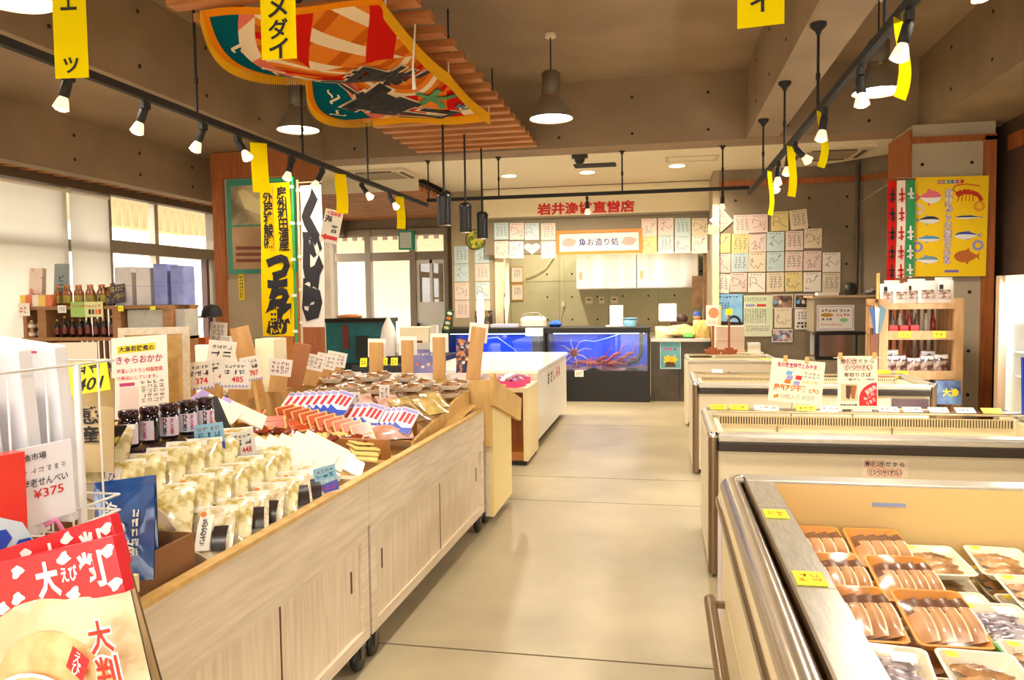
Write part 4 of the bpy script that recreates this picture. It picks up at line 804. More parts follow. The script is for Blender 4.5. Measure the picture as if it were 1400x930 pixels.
for r_ in range(2):
    for k in range(3):
        o = tag(MB().box(0, .07, 0, .1, 0, .035).build('red_carton', RB, bevel=.003), 'small red carton on the middle shelf, %s stack, %s layer' % (nth(k), ('lower', 'upper')[r_]), 'carton', 'red cartons on the wooden shelf'); o.location = (1.93 + .085 * k, 7.06, 1.2 + .0355 * r_ + .0005)
        MB().flat([(.01, .02), (.06, .02), (.06, .08), (.01, .08)], .0355).build('label', PKW, o)
for k in range(7):
    o = tag(MB().lathe([(.022, 0), (.024, .02), (.024, .1), (.01, .14), (.01, .17)], 10).build('small_bottle', mat('bottle_%d' % (k % 3), ((150, 40, 30), (120, 90, 70), (200, 186, 160))[k % 3], .25)), 'small bottle standing at the back of the middle shelf, %s from left' % nth(k), 'bottle', 'bottles on the wooden shelf'); o.location = (1.95 + .068 * k, 7.32 - .03 * (k % 2), 1.2005)
SP = mat('clear_snack', (190, 160, 140), .25, col2=(90, 54, 44), scale=22, coat=.6, lo=.42, hi=.58)
for k, (x, y, z, w_, h_) in enumerate(((1.95, 7.1, .86, .1, .15), (2.03, 7.11, .86, .1, .15), (2.14, 7.1, .86, .11, .13), (2.25, 7.12, .86, .11, .15), (2.36, 7.12, .86, .12, .16), (2.0, 7.25, .86, .12, .19), (2.3, 7.25, .86, .12, .18), (1.98, 7.12, .5, .12, .16), (2.12, 7.12, .5, .12, .16))):
    o = tag(pillow(w_, h_, .03, 6, 6, seed=20 + k).build('snack_packet', SP), 'clear packet of brown snacks on the %s shelf, %s from left' % ('lower' if k < 7 else 'lowest', nth(k if k < 7 else k - 7)), 'packet', 'clear packets on the wooden shelf'); o.matrix_world = Matrix.Translation((x, y, z + h_ / 2 + .001)) @ Matrix.Rotation(PI / 2 - .08, 4, 'X')
    MB().grid(2, 2, lambda u, v: ((u - .5) * w_ * .9, h_ * .25 + v * h_ * .2, .012)).build('header_label', PKW, o)
s = card('tuna_sign', 'blue sign with yellow characters leaning on the wooden shelf', 'sign', (2.37, 6.95, .71), XR, (0, .2, 1), .19, .2, mat('sign_sea', (40, 60, 110), .4, col2=(120, 150, 190), scale=7)); txt(s, '大漁', .015, 0, .13, .07, YEL, bold=.04)
for k, m in enumerate((mat('flyer_blue', (50, 90, 150), .5), PAPER, mat('flyer_green', (90, 120, 130), .5))):
    o = tag(MB().prism([(-.008, 0), (.012, .0), (.03, .2), (-.025, .24)], 'y', 0, .004).build('flyer', m), 'folded leaflet hanging on the left post of the wooden shelf, %s' % nth(k), 'leaflet', 'leaflets on the wooden shelf post'); o.matrix_world = Matrix.Translation((1.8 + .012 * k, 6.99 - .01 * k, 1.2 + .008 * k)) @ Matrix.Rotation(.12 * k - .1, 4, 'Y')
tag(MB().prism([(0, 0), (.03, 0), (.06, .45), (-.01, .45)], 'y', 0, .03).build('wooden_paddle', DWOOD), 'brown wooden paddle hanging beside the leaflets', 'paddle').location = (1.78, 7.02, .8)

K_ = 1.094
for o in [o for o in S.objects if o.name not in _shelf_start and o.parent is None]:      # the shelf and what stands on it move back behind the third freezer
    m_ = o.matrix_world if o.type == 'EMPTY' or o.rotation_euler[:] != (0, 0, 0) else Matrix.Translation(o.location)
    o.matrix_world = Matrix.Translation((2.0, 7.68, 0)) @ Matrix.Scale(K_, 4) @ Matrix.Translation((-1.84, -7.02, -.133)) @ (o.matrix_basis)
f = thing('upright_fridge', 'tall open white display fridge with lit shelves at the right edge', 'refrigerator', (3.0, 6, 0))
FRW = mat('fridge_white', (244, 240, 230), .35)
MB().box(3.36, 3.39, 5.0, 7.0, 0, 1.68).box(2.76, 3.36, 4.97, 5.02, 0, 1.68).box(2.76, 3.36, 6.95, 7.0, 0, 1.68).box(2.76, 3.36, 5.02, 6.95, 1.62, 1.68).build('carcass', FRW, f); MB().box(2.74, 3.36, 5.02, 6.95, 0, .55).build('base', CREAM, f); MB().box(2.72, 2.78, 6.93, 7.0, 0, 1.68).build('front_post', mat('fridge_post', (170, 140, 110), .4), f); MB().box(2.73, 2.76, 5.02, 6.93, .55, .58).build('bumper', mat('fridge_bumper', (90, 86, 96), .4), f)
for z in (.85, 1.05, 1.3): MB().box(2.84, 3.36, 5.03, 6.94, z, z + .015).build('wire_shelf', mat('shelf_pale', (214, 220, 224), .3), f)
MB().box(2.8, 2.83, 5.1, 6.9, 1.595, 1.62).build('light_tube', mat('fridge_tube', (245, 248, 255), .5, emit=6), f); lamp('AREA', 'fridge_light', (2.95, 6, 1.6), 130, (.95, .98, 1), f, (.3, 1.7))
for k in range(7):
    o = tag(pillow(.2, .16, .05, 6, 6, seed=60 + k).build('chilled_packet', mat('chilled_blue', (196, 214, 226), .25, col2=(236, 238, 240), scale=8, coat=.5)), 'pale packet in the upright fridge, %s from the far end' % nth(k), 'packet', 'packets in the upright fridge'); o.matrix_world = Matrix.Translation((3.02, 6.78 - .21 * k, .93)) @ Matrix.Rotation(1.2, 4, 'Z') @ Matrix.Rotation(.15, 4, 'X')
# ---------------------------------------------------------------- left: wooden carts with dried goods
CF = Matrix.Translation((-1.17, 4.93, 0)) @ Matrix.Rotation(-.024, 4, 'Z')
cl = lambda v: max(0, min(1, v))
zA = lambda x, y: .72 + .33 * cl((-x - .05) / .45)
zB = lambda x, y: .74 + .15 * cl((y + 1.25) / 1.05) + .10 * (-x)
SLOT = mat('slot_dark', (96, 50, 30), .8)
def make_cart(label, y0, y1, surf, bed):
    t = thing('display_cart', label, 'cart', (0, 0, 0), 'wooden display carts')
    L = y1 - y0
    MB().box(-1.04, -.03, y0 + .02, y1 - .02, .13, .6).build('carcass', WOODH, t)
    fr = MB().box(-.03, -.004, y0 + .01, y1 - .01, .545, .6).box(-.03, -.004, y0 + .01, y1 - .01, .12, .17)
    for a in (y0 + .01, y1 - .07): fr.box(-.03, -.004, a, a + .06, .17, .545)
    fr.build('face_frame', WOODH, t)
    m = (y0 + y1) / 2
    for a, b, x, hy in ((y0 + .07, m + .02, -.012, y0 + .15), (m + .02, y1 - .07, -.02, y1 - .15)):
        d = MB().box(x - .014, x, a, b, .17, .545).build('sliding_door', WOOD, t)
        MB().box(x - .002, x + .001, hy - .008, hy + .008, .36, .45).build('finger_pull', SLOT, d)
    MB().box(-.022, -.01, m + .018, m + .026, .17, .545).build('door_gap', SLOT, t)
    MB().box(-.028, 0, y0, y1, .6, .8).build('front_rail_board', WOODH, t)
    MB().box(-.034, .004, y0, y1, .8, .815).build('rail_cap', WOODY, t)
    MB().box(-1.06, -.028, y1 - .028, y1, .6, .8).build('end_rail_board', WOODH, t); MB().box(-1.06, -.028, y0, y0 + .028, .6, .8).build('end_rail_board', WOODH, t)
    MB().grid(10, 14, lambda u, v: (-1.04 + 1.01 * u, y0 + .03 + bed + (L - .06 - bed) * v, surf(-1.04 + 1.01 * u, y0 + .03 + bed + (L - .06 - bed) * v) - .05)).build('sloped_bed', WOODY, t)
    MB().box(-1.065, -1.045, y0, y1, .6, 1.02).build('ridge_board', WOODY, t)
    for y in (y0 + .07, y1 - .07):
        for x in (-.035, -.98):
            c = MB().lathe([(.018, .0), (.052, .0), (.056, .008), (.056, .022), (.052, .03), (.018, .03)], 14, M=Matrix.Translation((x - .015, y, .057)) @ Matrix.Rotation(PI / 2, 4, 'Y')).build('caster', BLACK, t)
            MB().box(x - .028, x + .028, y - .02, y + .02, .1, .13).box(x - .022, x - .017, y - .012, y + .012, .05, .11).box(x + .017, x + .022, y - .012, y + .012, .05, .11).build('caster_fork', mat('fork_steel', (110, 104, 98), .35, .8), c)
    return t
ca = make_cart('near wooden display cart on casters with bags of dried goods', -3.42, -1.93, zA, .42); ca.matrix_world = CF
cbt = make_cart('second wooden display cart on casters with trays and fanned packets', -1.925, 0, zB, 0); cbt.matrix_world = CF
c3 = copy_tree(cbt); c3.matrix_world = CF @ Matrix.Translation((-2.14, -1.925, 0)) @ Matrix.Rotation(PI, 4, 'Z'); c3['label'] = 'wooden display cart behind the ridge of price paddles, facing the windows'
MB().prism([(-1.1, .73), (-.03, .73), (-.03, .95), (-.2, .93), (-1.1, .80)], 'x', -.115, -.095).build('inner_side_board', WOODY, cbt)
MB().box(-.95, -.12, -1.395, -1.375, .76, .86).build('divider_board', mat('divider_wood', (170, 112, 56), .5), cbt)
MB().box(-.95, -.12, -.98, -.965, .78, .89).build('divider_board', mat('divider_wood', (0, 0, 0)), cbt)

def put(o, x, y, z, M3=Matrix(), label=None, cat=None, group=None):
    o.matrix_world = CF @ Matrix.Translation((x, y, z)) @ M3
    if cat: tag(o, label, cat, group)
    return o
RX = lambda a: Matrix.Rotation(a, 4, 'X'); RY = lambda a: Matrix.Rotation(a, 4, 'Y'); RZ = lambda a: Matrix.Rotation(a, 4, 'Z')

# clear bags of dried goods
SEAW = mat('dried_goods', (176, 150, 60), .25, col2=(230, 216, 170), scale=26, coat=.8, bump=.35, lo=.36, hi=.6)
DARKG = mat('dark_kelp', (44, 34, 30), .3, coat=.6)
def make_bag(v):
    t = pillow(.15, .22, .06, 9, 9, seed=v, wr=.16).build('dried_goods_bag', SEAW if v < 2 else mat('dried_fish', (196, 170, 120), .25, col2=(236, 226, 200), scale=34, coat=.8, bump=.35))
    MB().grid(4, 2, lambda u, w: ((u - .5) * .155, .085 + w * .025, .006 + .002 * math.sin(9 * u))).build('crimped_top', mat('film_white', (240, 234, 220), .2, coat=.8), t)
    if v != 1:
        lb = MB().grid(3, 6, lambda u, w: (-.045 + u * .05, -.08 + w * .14, .03 + .012 * math.sin(PI * w))).build('paper_label', PAPER, t)
        lm = MB(); vs, fs = glyphs(('ひじき', 'わかめ', 'あおさ')[v], True, .01); lm.add([(-.02 + .022 * a, -.012 + .1 * b, .0455) for a, b in vs], fs)
        lm.build('label_lettering', (NAVY, RED, INK)[v % 3], lb)
        MB().flat([(-.03 + .012 * math.cos(a), .055 + .012 * math.sin(a)) for a in range(6)], .0455).build('red_seal', ORANGE, lb)
    if v == 2: MB().grid(4, 4, lambda u, w: (.01 + u * .05, -.085 + w * .1, .03 + .014 * math.sin(PI * w))).build('dark_contents', DARKG, t)
    return t
bp = [Proto(make_bag(v)) for v in range(3)]
r = random.Random(3)
rown = ['row by the aisle rail', 'second row from the rail', 'third row from the rail', 'row below the jars']
for j, (x, n, ya, tl) in enumerate(((-.11, 7, -2.86, .95), (-.22, 7, -2.9, .75), (-.33, 7, -2.98, .7), (-.45, 7, -3.08, .6))):
    for i in range(n if j < 3 else 3):
        y = ya + .1 * i
        M = CF @ Matrix.Translation((x, y, zA(x, y) + .08)) @ RZ(.45 + r.uniform(-.15, .15)) @ RX(.8 + r.uniform(-.1, .1)) @ Matrix.Scale(.84, 4)
        bp[2 if j == 0 and i not in (1, 4) else (i + j) % 2].put(M, 'clear dried seaweed bag, %s, %s from the near end' % (rown[j], nth(i)), 'dried goods bags on the near cart')
# cardboard divider and brown box at the near end
o = MB().prism([(-.38, 1.03), (-.2, .93), (-.12, .83), (-.06, .8), (-.06, .71), (-.5, .71), (-.5, 1.06)], 'y', -2.96, -2.953).build('cardboard_divider', mat('cardboard_pale', (190, 166, 138), .7)); put(o, 0, 0, 0, Matrix(), 'pale cardboard divider at the near end of the bags', 'divider')
t = thing('brown_carton', 'open brown cardboard carton at the near end of the cart', 'carton')
KR = mat('kraft', (140, 92, 48), .7)
MB().box(-.26, -.05, -3.24, -3.235, .71, .9).box(-.26, -.05, -3.055, -3.05, .71, .9).box(-.055, -.05, -3.235, -3.055, .71, .9).box(-.26, -.255, -3.235, -3.055, .71, .9).box(-.255, -.055, -3.235, -3.055, .705, .712).build('carton_body', KR, t); put(t, 0, 0, 0)
t.matrix_world = CF @ Matrix.Translation((-.01, .03, 0))
for i, (dx, dy, rz) in enumerate(((-.37, -3.12, .2), (-.31, -3.2, .05))):
    o = pillow(.17, .24, .05, 10, 10, seed=40 + i).build('blue_snack_bag', mat('blue_foil', (20, 50, 110), .15, col2=(36, 90, 160), scale=7, coat=.8)); put(o, dx + .19, dy - .02, .955, RZ(rz) @ RX(PI / 2 - .25) @ RZ(.12), 'shiny dark blue snack bag beside the white wire rack, %s' % ('rear one', 'front one')[i], 'bag', 'blue snack bags')
    for k, c_ in enumerate('海の幸'): txt(o, c_, -.02 + .025 * k, .06 - .05 * k, .04, .045, PAPER, name='print_lettering', z=.034, rot=-.3)
    scrib(o, .05, .0, .02, .12, 5, PAPER, name='print_lettering', seed=5, dens=1).location.z = .026

# jars of seaweed paste: two rows of five
def make_jar():
    t = thing('paste_jar', 'j', 'jar')
    MB().lathe([(.0, 0), (.03, .001), (.033, .008), (.033, .085), (.029, .097), (.027, .1)], 18).build('glass_body', mat('jar_glass', (30, 18, 24), .08, coat=.8), t)
    MB().lathe([(.029, .1), (.031, .103), (.031, .122), (.028, .125), (0, .125)], 18).build('lid', mat('jar_lid', (70, 50, 54), .2, .7), t)
    lb = MB()
    for k in range(14):
        a0, a1 = -2.5 + 2.9 * k / 14, -2.5 + 2.9 * (k + 1) / 14
        lb.add([(.0336 * math.cos(a), .0336 * math.sin(a), z) for a, z in ((a0, .014), (a1, .014), (a1, .08), (a0, .08))], [(0, 1, 2, 3)])
    l = lb.build('label', mat('jar_label', (238, 206, 214), .5, col2=(214, 216, 236), scale=9), t)
    vs, fs = glyphs('ひじき', True, .04); MB().add([(.0342 * math.cos(-1.2 + a * .5), .0342 * math.sin(-1.2 + a * .5), .048 + b * .058) for a, b in vs], fs).build('lettering', INK, l)
    vs, fs = glyphs('海の香', True, .02); MB().add([(.0342 * math.cos(-.5 + a * .4), .0342 * math.sin(-.5 + a * .4), .048 + b * .056) for a, b in vs], fs).build('lettering', MAG, l)
    return t
jp = Proto(make_jar())
MB().box(-.58, -.4, -2.83, -2.33, .86, .945).build('jar_step', WOODY, ca)
for r_ in range(2):
    for i in range(5):
        M = CF @ Matrix.Translation((-.46 + .014 * i - .045 * r_, -2.74 + .083 * i + .02 * r_, .946 + .1255 * r_)) @ RZ((-.35, -.9, -.15, .0, .25)[i])
        jp.put(M, 'dark jar with a pink label, %s row, %s from the left' % (('lower', 'upper')[r_], nth(i)), 'jars of seaweed paste')
MB().box(-.6, -.5, -2.8, -2.35, 1.05, 1.068).build('jar_shelf', WOODY, ca)
# black packets beside the jars
BF = mat('black_foil', (24, 20, 18), .2, col2=(190, 170, 40), scale=20, coat=.8, lo=.62, hi=.66)
for i, (x, y, z, rz) in enumerate(((-.56, -2.92, 1.14, .2), (-.55, -3.02, 1.12, -.2), (-.62, -2.97, 1.17, .5))):
    o = pillow(.15, .11, .05, 9, 9, seed=70 + i, wr=.3).build('black_packet', BF); put(o, x + .1, y, z, RZ(rz) @ RX(.6), 'shiny black and yellow packet left of the jars, %s' % nth(i), 'packet', 'black packets left of the jars')
o = MB().box(-.05, .05, -.012, .012, 0, .16).build('black_box', BLACK, bevel=.003); put(o, -.47, -2.26, 1.02, RZ(.1) @ RY(-.5) @ RX(-.2), 'black box with yellow brush characters leaning right of the jars', 'box'); M_ = Matrix.Rotation(PI / 2, 4, 'X')
g = txt(o, 'のり', .0, .08, .05, .12, YEL, vertical=True); g.matrix_local = Matrix.Translation((0, -.0125, 0)) @ M_
tag(MB().box(-.02, .02, -.01, .01, 0, .1).box(-.09, .04, -.02, .02, 0, .02).build('black_stand', BLACK), 'black T shaped stand behind the jars', 'stand').matrix_world = CF @ Matrix.Translation((-.66, -2.3, 1.05))

# poster card and its wooden stand
fwd = V((-.56, .83, 0)); rgt = V((.86, .5, 0))
t = card('poster_stand', 'yellow wooden stand board with a pale border behind the poster card', 'stand', (-2.06, 2.8, 1.25), (.9, .43, 0), (-.06, .1, .99), .27, .4, WOODY, t=.02)
bo = MB()
for a in ((-.135, .135, .17, .2), (-.135, -.11, -.2, .17), (.11, .135, -.2, .17)): bo.box(a[0], a[1], a[2], a[3], 0, .012)
bo.build('border', WOOD, t)
s = card('poster_card', 'white poster card with pink and red writing above the jars', 'card', (-2.0, 2.63, 1.265), (.93, .36, .06), (-.2, .18, .96), .205, .32, mat('poster_cream', (246, 234, 214), .6))
MB().flat([(-.08, .095), (.06, .1), (.06, .13), (-.08, .125)]).build('yellow_band', YEL, s); txt(s, '大漁若狭煮の', -.01, .112, .13, .022, INK, bold=.02, z=.003)
txt(s, 'きゃらおかか', .0, .068, .17, .032, MAG, bold=.02); txt(s, '海藻レストラン特製惣菜', .0, .025, .17, .018, RED); txt(s, 'で商品にしています。', -.01, -.003, .15, .016, RED)
MB().flat([(-.075, -.035), (-.02, -.035), (-.02, -.022), (-.075, -.022)]).build('magenta_bar', MAG, s); MB().flat([(-.075, -.12), (-.01, -.12), (-.01, -.04), (-.075, -.04)]).build('photo_print', PINKP, s)
scrib(s, .045, -.06, .09, .09, 5, INKS[2], seed=80, sw=.0022); scrib(s, 0, -.13, .1, .012, 1, INKS[1], seed=81, sw=.0015)

# price cards and paddles
WAVE = mat('wave_lav', (150, 150, 214), .6)
def price(name, label, c, right, up, w, h, seed, group='price cards on the carts', blue=False, stick=0):
    s = card(name, label, 'price card', c, right, up, w, h, mat('card_blue', (150, 196, 222), .5) if blue else PAPER, group, t=.003)
    if stick: MB().box(-.008, .008, -h / 2 - stick, h * .3, -.009, -.003).build('wooden_stick', WOODY, s)
    if blue:
        MB().flat([(-w / 2, -h / 2), (w / 2, -h / 2), (w / 2, -h * .1), (-w / 2, -h * .2)]).build('blue_band', mat('card_violet', (84, 90, 190), .5), s)
        scrib(s, 0, h * .34, w * .8, h * .14, 1, INKS[2], seed=seed); scrib(s, 0, h * .16, w * .85, h * .2, 1, mat('card_teal', (30, 110, 130), .5), seed=seed + 1, z=None) if False else scrib(s, 0, h * .16, w * .85, h * .2, 1, mat('card_teal', (30, 110, 130), .5), seed=seed + 1)
        scrib(s, 0, -.06 * h, w * .8, h * .18, 1, PAPER, seed=seed + 2); g = scrib(s, 0, -h * .32, w * .75, h * .2, 1, PINK, seed=seed + 3); g.location.z = .001
    else:
        scrib(s, 0, h * .3, w * .75, h * .14, 1, INKS[0], seed=seed, sw=h * .02); scrib(s, 0, h * .08, w * .8, h * .24, 1, INK, seed=seed + 1, sw=h * .03)
        txt(s, str(300 + (seed * 37) % 500), .1 * w, -h * .2, w * .42, h * .22, RED, bold=.02)
        wv = MB()
        for k in range(8): wv.flat([(-w / 2 + w * k / 8, -h / 2), (-w / 2 + w * (k + 1) / 8, -h / 2), (-w / 2 + w * (k + .5) / 8, -h * .4)])
        wv.build('wave_border', WAVE, s)
    return s
FR = (.9, .43, 0); 
price('price_card', 'blue and pink price card clipped in front of the jars', (-1.585, 2.44, 1.06), (.9, .4, .1), (-.08, .1, 1), .1, .115, 1, blue=True)
price('price_card', 'white price card with red price, right of the blue one by the jars', (-1.5, 2.52, 1.03), (.88, .42, .14), (-.1, .05, 1), .08, .1, 4)
price('price_card', 'blue and pink price card standing on the aisle rail', (-1.262, 2.69, .868), (.75, .65, .14), (-.05, .03, 1), .085, .1, 7, blue=True)
price('price_card', 'left white price card of the pair above the jars', (-1.96, 2.95, 1.235), (.97, .2, .1), (-.12, .05, 1), .125, .12, 2)
price('price_card', 'middle white price card of the three above the jars', (-1.88, 2.99, 1.25), (.97, .2, .1), (-.1, .05, 1), .1, .11, 3); price('price_card', 'right white price card of the three above the jars', (-1.8, 2.97, 1.24), (.97, .2, -.02), (-.1, .05, 1), .12, .11, 5)
PADW = mat('paddle_wood', (206, 160, 98), .5, col2=(190, 140, 78), scale=4, stretch=(6, 6, 1))
def paddle(label, x, y, z0, z1, w, lean, yaw, m=PADW, cardm=None, cw=.1, chh=.1, seed=0, M0=CF):
    t = thing('price_paddle', label, 'price paddle', (0, 0, 0), 'wooden price paddles'); h = z1 - z0
    MB().box(-w / 2, w / 2, -.009, .009, 0, h).build('paddle_board', m, t, bevel=.003)
    if cardm is not None:
        c_ = MB().box(-cw / 2, cw / 2, cardm, cardm + .003, h - chh * .8, h + chh * .2).build('paper_card', PAPER, t)
        if cardm < 0:
            ww = scrib(c_, 0, 0, cw * .8, chh * .7, 3, INKS[1], seed=seed); ww.matrix_local = Matrix.Translation((0, cardm, h - chh * .3)) @ RX(PI / 2)
    t.matrix_world = M0 @ Matrix.Translation((x, y, z0)) @ RZ(yaw) @ RY(lean); return t
I4 = Matrix()
W0 = Matrix.Translation((-1.1, 5.0, 1.016))
for i, (x, h, w, ln, lab) in enumerate(((-.85, .235, .1, .02, 'first from the left'), (-.62, .25, .085, .0, 'second from the left'), (-.395, .27, .085, .0, 'third from the left'), (-.16, .34, .095, .13, 'leaning one'))):
    t = paddle('wooden price paddle on the far end board of the second cart, ' + lab, x, 0, -.02, h, w, ln, 0, cardm=.011, cw=.13, chh=.13, M0=W0)
    t.matrix_world = W0 @ Matrix.Translation((x, 0, -.015)) @ RY(ln)
for i, (x, y, z1, w, ln, cm, dark) in enumerate(((-1.02, -1.95, 1.24, .12, -.05, -.012, 0), (-.98, -1.55, 1.2, .1, 0, None, 0), (-1.0, -1.3, 1.17, .1, .05, -.012, 0), (-1.0, -1.12, 1.42, .1, -.2, None, 0), (-1.0, -.9, 1.2, .1, .15, -.012, 0), (-1.02, -.68, 1.3, .1, .25, None, 1), (-1.0, -.52, 1.2, .1, .25, -.012, 0), (-1.0, -.34, 1.19, .09, .25, -.012, 0), (-1.0, -.18, 1.19, .09, .22, -.012, 0))):
    paddle('wooden price paddle on the ridge between the carts, %s from the near end' % nth(i), x, y, 1.022, z1, w, ln, .45, mat('paddle_dark', (166, 104, 56), .5) if dark else PADW, cm, .13, .1, 20 + i)
price('price_card', 'white price card with lavender waves on the first ridge paddle, left', (-2.08, 3.32, 1.29), (.95, .28, -.12), (.05, .1, 1), .13, .15, 9, stick=.22); price('price_card', 'smaller white price card with lavender waves right of the first ridge paddle', (-2.0, 3.45, 1.22), (.93, .28, .16), (-.12, .1, 1), .1, .12, 11, stick=.18)
# small tags standing among the trays
for i, (x, y, z) in enumerate(((-.53, -.87, .91), (-.46, -.6, .92))): paddle('small white tag on a wooden stick among the trays, %s' % ('nearer one', 'farther one')[i], x, y, z - .06, z + .1, .025, 0, .4, cardm=-.012, cw=.06, chh=.1, seed=50 + i)

# flat white packets, second half of the near cart
WPK = mat('white_sachet', (242, 234, 214), .35, coat=.3)
def make_flat(m, top=None, w=.15, h=.21):
    t = MB().box(-w / 2, w / 2, -h / 2, h / 2, -.006, .006).build('flat_packet', m, bevel=.004)
    if top: MB().flat([(-w / 2, h * .3), (w / 2, h * .3), (w / 2, h / 2 - .003), (-w / 2, h / 2 - .003)], .0065).build('coloured_top', top, t)
    return t
fp = Proto(make_flat(WPK))
for i in range(8):
    fp.put(CF @ Matrix.Translation((-.34 + .018 * i, -2.42 + .074 * i, .945 - .006 * i)) @ RZ(.35) @ RY(.55) @ RX(.5) @ RZ(PI / 2 + .05 * (i % 3)), 'flat white packet in the leaning row on the near cart, %s from the near end' % nth(i), 'white flat packets on the near cart')
fq = Proto(make_flat(WPK, mat('packet_lilac', (170, 150, 210), .5)))
for i, (x, y, z, rz, lab) in enumerate(((-.66, -2.0, 1.1, .3, 'behind the yellow sachets'), (-.6, -1.9, 1.06, .5, 'in front of the ridge paddle'), (-.2, -1.76, .83, .4, 'close to the aisle rail'), (-.3, -1.66, .845, .2, 'beside the yellow sachets'))):
    fq.put(CF @ Matrix.Translation((x, y, z)) @ RZ(rz) @ RY(.5) @ RX(.25) @ RZ(PI / 2), 'white packet with a lilac top ' + lab, 'white and lilac packets')
o = MB().box(-.05, .05, -.035, .035, 0, .02).build('red_edged_box', WHITE, bevel=.003); MB().flat([(-.05, -.035), (.05, -.035), (.05, -.028), (-.05, -.028)], .0205).flat([(-.05, .028), (.05, .028), (.05, .035), (-.05, .035)], .0205).build('red_edge', BROWN, o); put(o, -.14, -2.02, .83, RZ(.5) @ RY(.5), 'small white box with brown edges near the aisle rail', 'box')
YS = mat('yellow_sachet', (232, 186, 84), .35, coat=.4)
yp = Proto(make_flat(YS, mat('sachet_edge', (240, 210, 130), .4), .1, .13))
for i in range(14):
    yp.put(CF @ Matrix.Translation((-.74 + .024 * i, -1.66 + .026 * i, .845 - .002 * i)) @ RZ(-.52) @ RX(.95), 'yellow sachet in the long fanned row, %s from the left' % nth(i), 'yellow sachets')
for i in range(4):
    o = make_flat(mat('green_edge_packet', (222, 200, 120), .35, coat=.4), None, .13, .2); put(o, -.2 - .03 * i, -1.5 + .05 * i, .8 + .013 * i, RZ(.3 + .2 * i) @ RY(.15), 'flat yellowish packet lying by the aisle rail, %s' % nth(i), 'packet', 'yellowish packets by the rail')
# orange packets
OR = mat('orange_pack', (206, 88, 28), .3, col2=(180, 60, 20), scale=12, coat=.5)
def make_orange():
    t = MB().box(-.055, .055, -.075, .075, -.006, .006).build('orange_packet', mat('pack_cream', (240, 186, 116), .35), bevel=.003)
    MB().box(-.046, .046, -.066, -.004, .006, .009).build('orange_window', OR, t); MB().box(-.046, .046, .004, .066, .006, .009).build('orange_window', OR, t); return t
op = Proto(make_orange())
for i, (x, y, z, rz) in enumerate(((-.98, -1.2, .93, .2), (-.86, -1.25, .9, .9), (-.8, -1.28, .912, .6), (-.72, -1.22, .885, 1.2))):
    op.put(CF @ Matrix.Translation((x, y, z)) @ RZ(rz) @ RX(.3), 'cream packet with two orange windows lying loose, %s from the left' % nth(i), 'loose orange packets')
for i in range(10):
    op.put(CF @ Matrix.Translation((-.84 + .06 * i, -1.07 - .024 * i, .91 - .006 * i)) @ RZ(.45) @ RX(.85) @ RZ(.25), 'orange packet in the leaning row across the second cart, %s from the left' % nth(i), 'leaning orange packets')
for i in range(7):
    o = pillow(.13, .09, .04, 7, 7, seed=90 + i, wr=.25).build('dark_packet', mat('dark_red_pack', (84, 30, 16), .2, col2=(150, 60, 30), scale=22, coat=.7)); put(o, -.85 + .1 * i, -1.36 + .05 * (i % 2), .885 - .008 * i, RZ(i * 1.3) @ RX(.2), 'dark reddish packet below the orange row, %s from the left' % nth(i), 'packet', 'dark reddish packets')
# blue and white fanned packets
BW = mat('pack_bluewhite', (236, 226, 236), .3, coat=.5)
def make_fan():
    t = MB().box(-.05, .05, -.085, .085, -.005, .005).build('blue_white_packet', BW, bevel=.003)
    MB().flat([(-.05, -.085), (.05, -.085), (.05, -.04), (.0, -.055), (-.05, -.03)], .0055).build('blue_print', BLUE, t)
    for k in range(3): MB().flat([(-.035 + .026 * k, -.02), (-.018 + .026 * k, -.02), (-.012 + .026 * k, .05), (-.03 + .026 * k, .05)], .0055).build('red_print', RED, t)
    MB().flat([(-.045, .055), (.045, .055), (.045, .078), (-.045, .078)], .0055).build('violet_print', LAV, t); return t
np_ = Proto(make_fan())
for g, (x0, y0, z0, n, sx) in enumerate(((-.9, -.92, .955, 8, .05), (-.5, -.98, .905, 4, .045), (-.3, -1.0, .885, 5, .035))):
    for i in range(n):
        np_.put(CF @ Matrix.Translation((x0 + sx * i, y0 - .012 * i, z0 + .004 * i)) @ RZ(.35) @ RX(.75) @ RZ(-.4), 'blue and white packet with red stripes, %s fan from the left, %s in it' % (nth(g), nth(i)), 'blue and white fanned packets')
# clear pouch in front of the last fan and brown vacuum packs
o = pillow(.24, .13, .06, 8, 8, seed=120).build('clear_pouch', mat('clear_brown', (190, 130, 100), .15, col2=(226, 190, 180), scale=9, coat=.9)); put(o, -.23, -1.1, .845, RZ(.5) @ RX(.5), 'shiny clear pouch with brown contents by the inner side board', 'pouch')
VP = mat('vacuum_brown', (112, 82, 56), .15, col2=(160, 126, 90), scale=6, stretch=(1, 5, 1), coat=.8)
for i, (x, y, z, rz, m) in enumerate(((-.22, -.82, .905, .75, VP), (-.3, -.7, .925, .5, mat('dried_leaf', (206, 180, 110), .2, col2=(180, 150, 80), scale=16, coat=.7)), (-.17, -.62, .92, .6, mat('dried_leaf', (0, 0, 0))), (-.2, -.45, .93, .4, mat('dried_leaf', (0, 0, 0))), (-.42, -.62, .93, .4, mat('clear_brown', (0, 0, 0))), (-.58, -.66, .94, .3, mat('clear_brown', (0, 0, 0))))):
    o = pillow(.13, .24, .05, 8, 10, seed=130 + i, wr=.1).build('vacuum_pack', m); put(o, x, y, z, RZ(rz) @ RX(.3) @ RZ(.2), '%s vacuum pack lying by the inner side board, %s' % (('brown', 'yellowish', 'yellowish', 'yellowish', 'clear', 'clear')[i], nth(i)), 'pack', 'vacuum packs on the second cart')
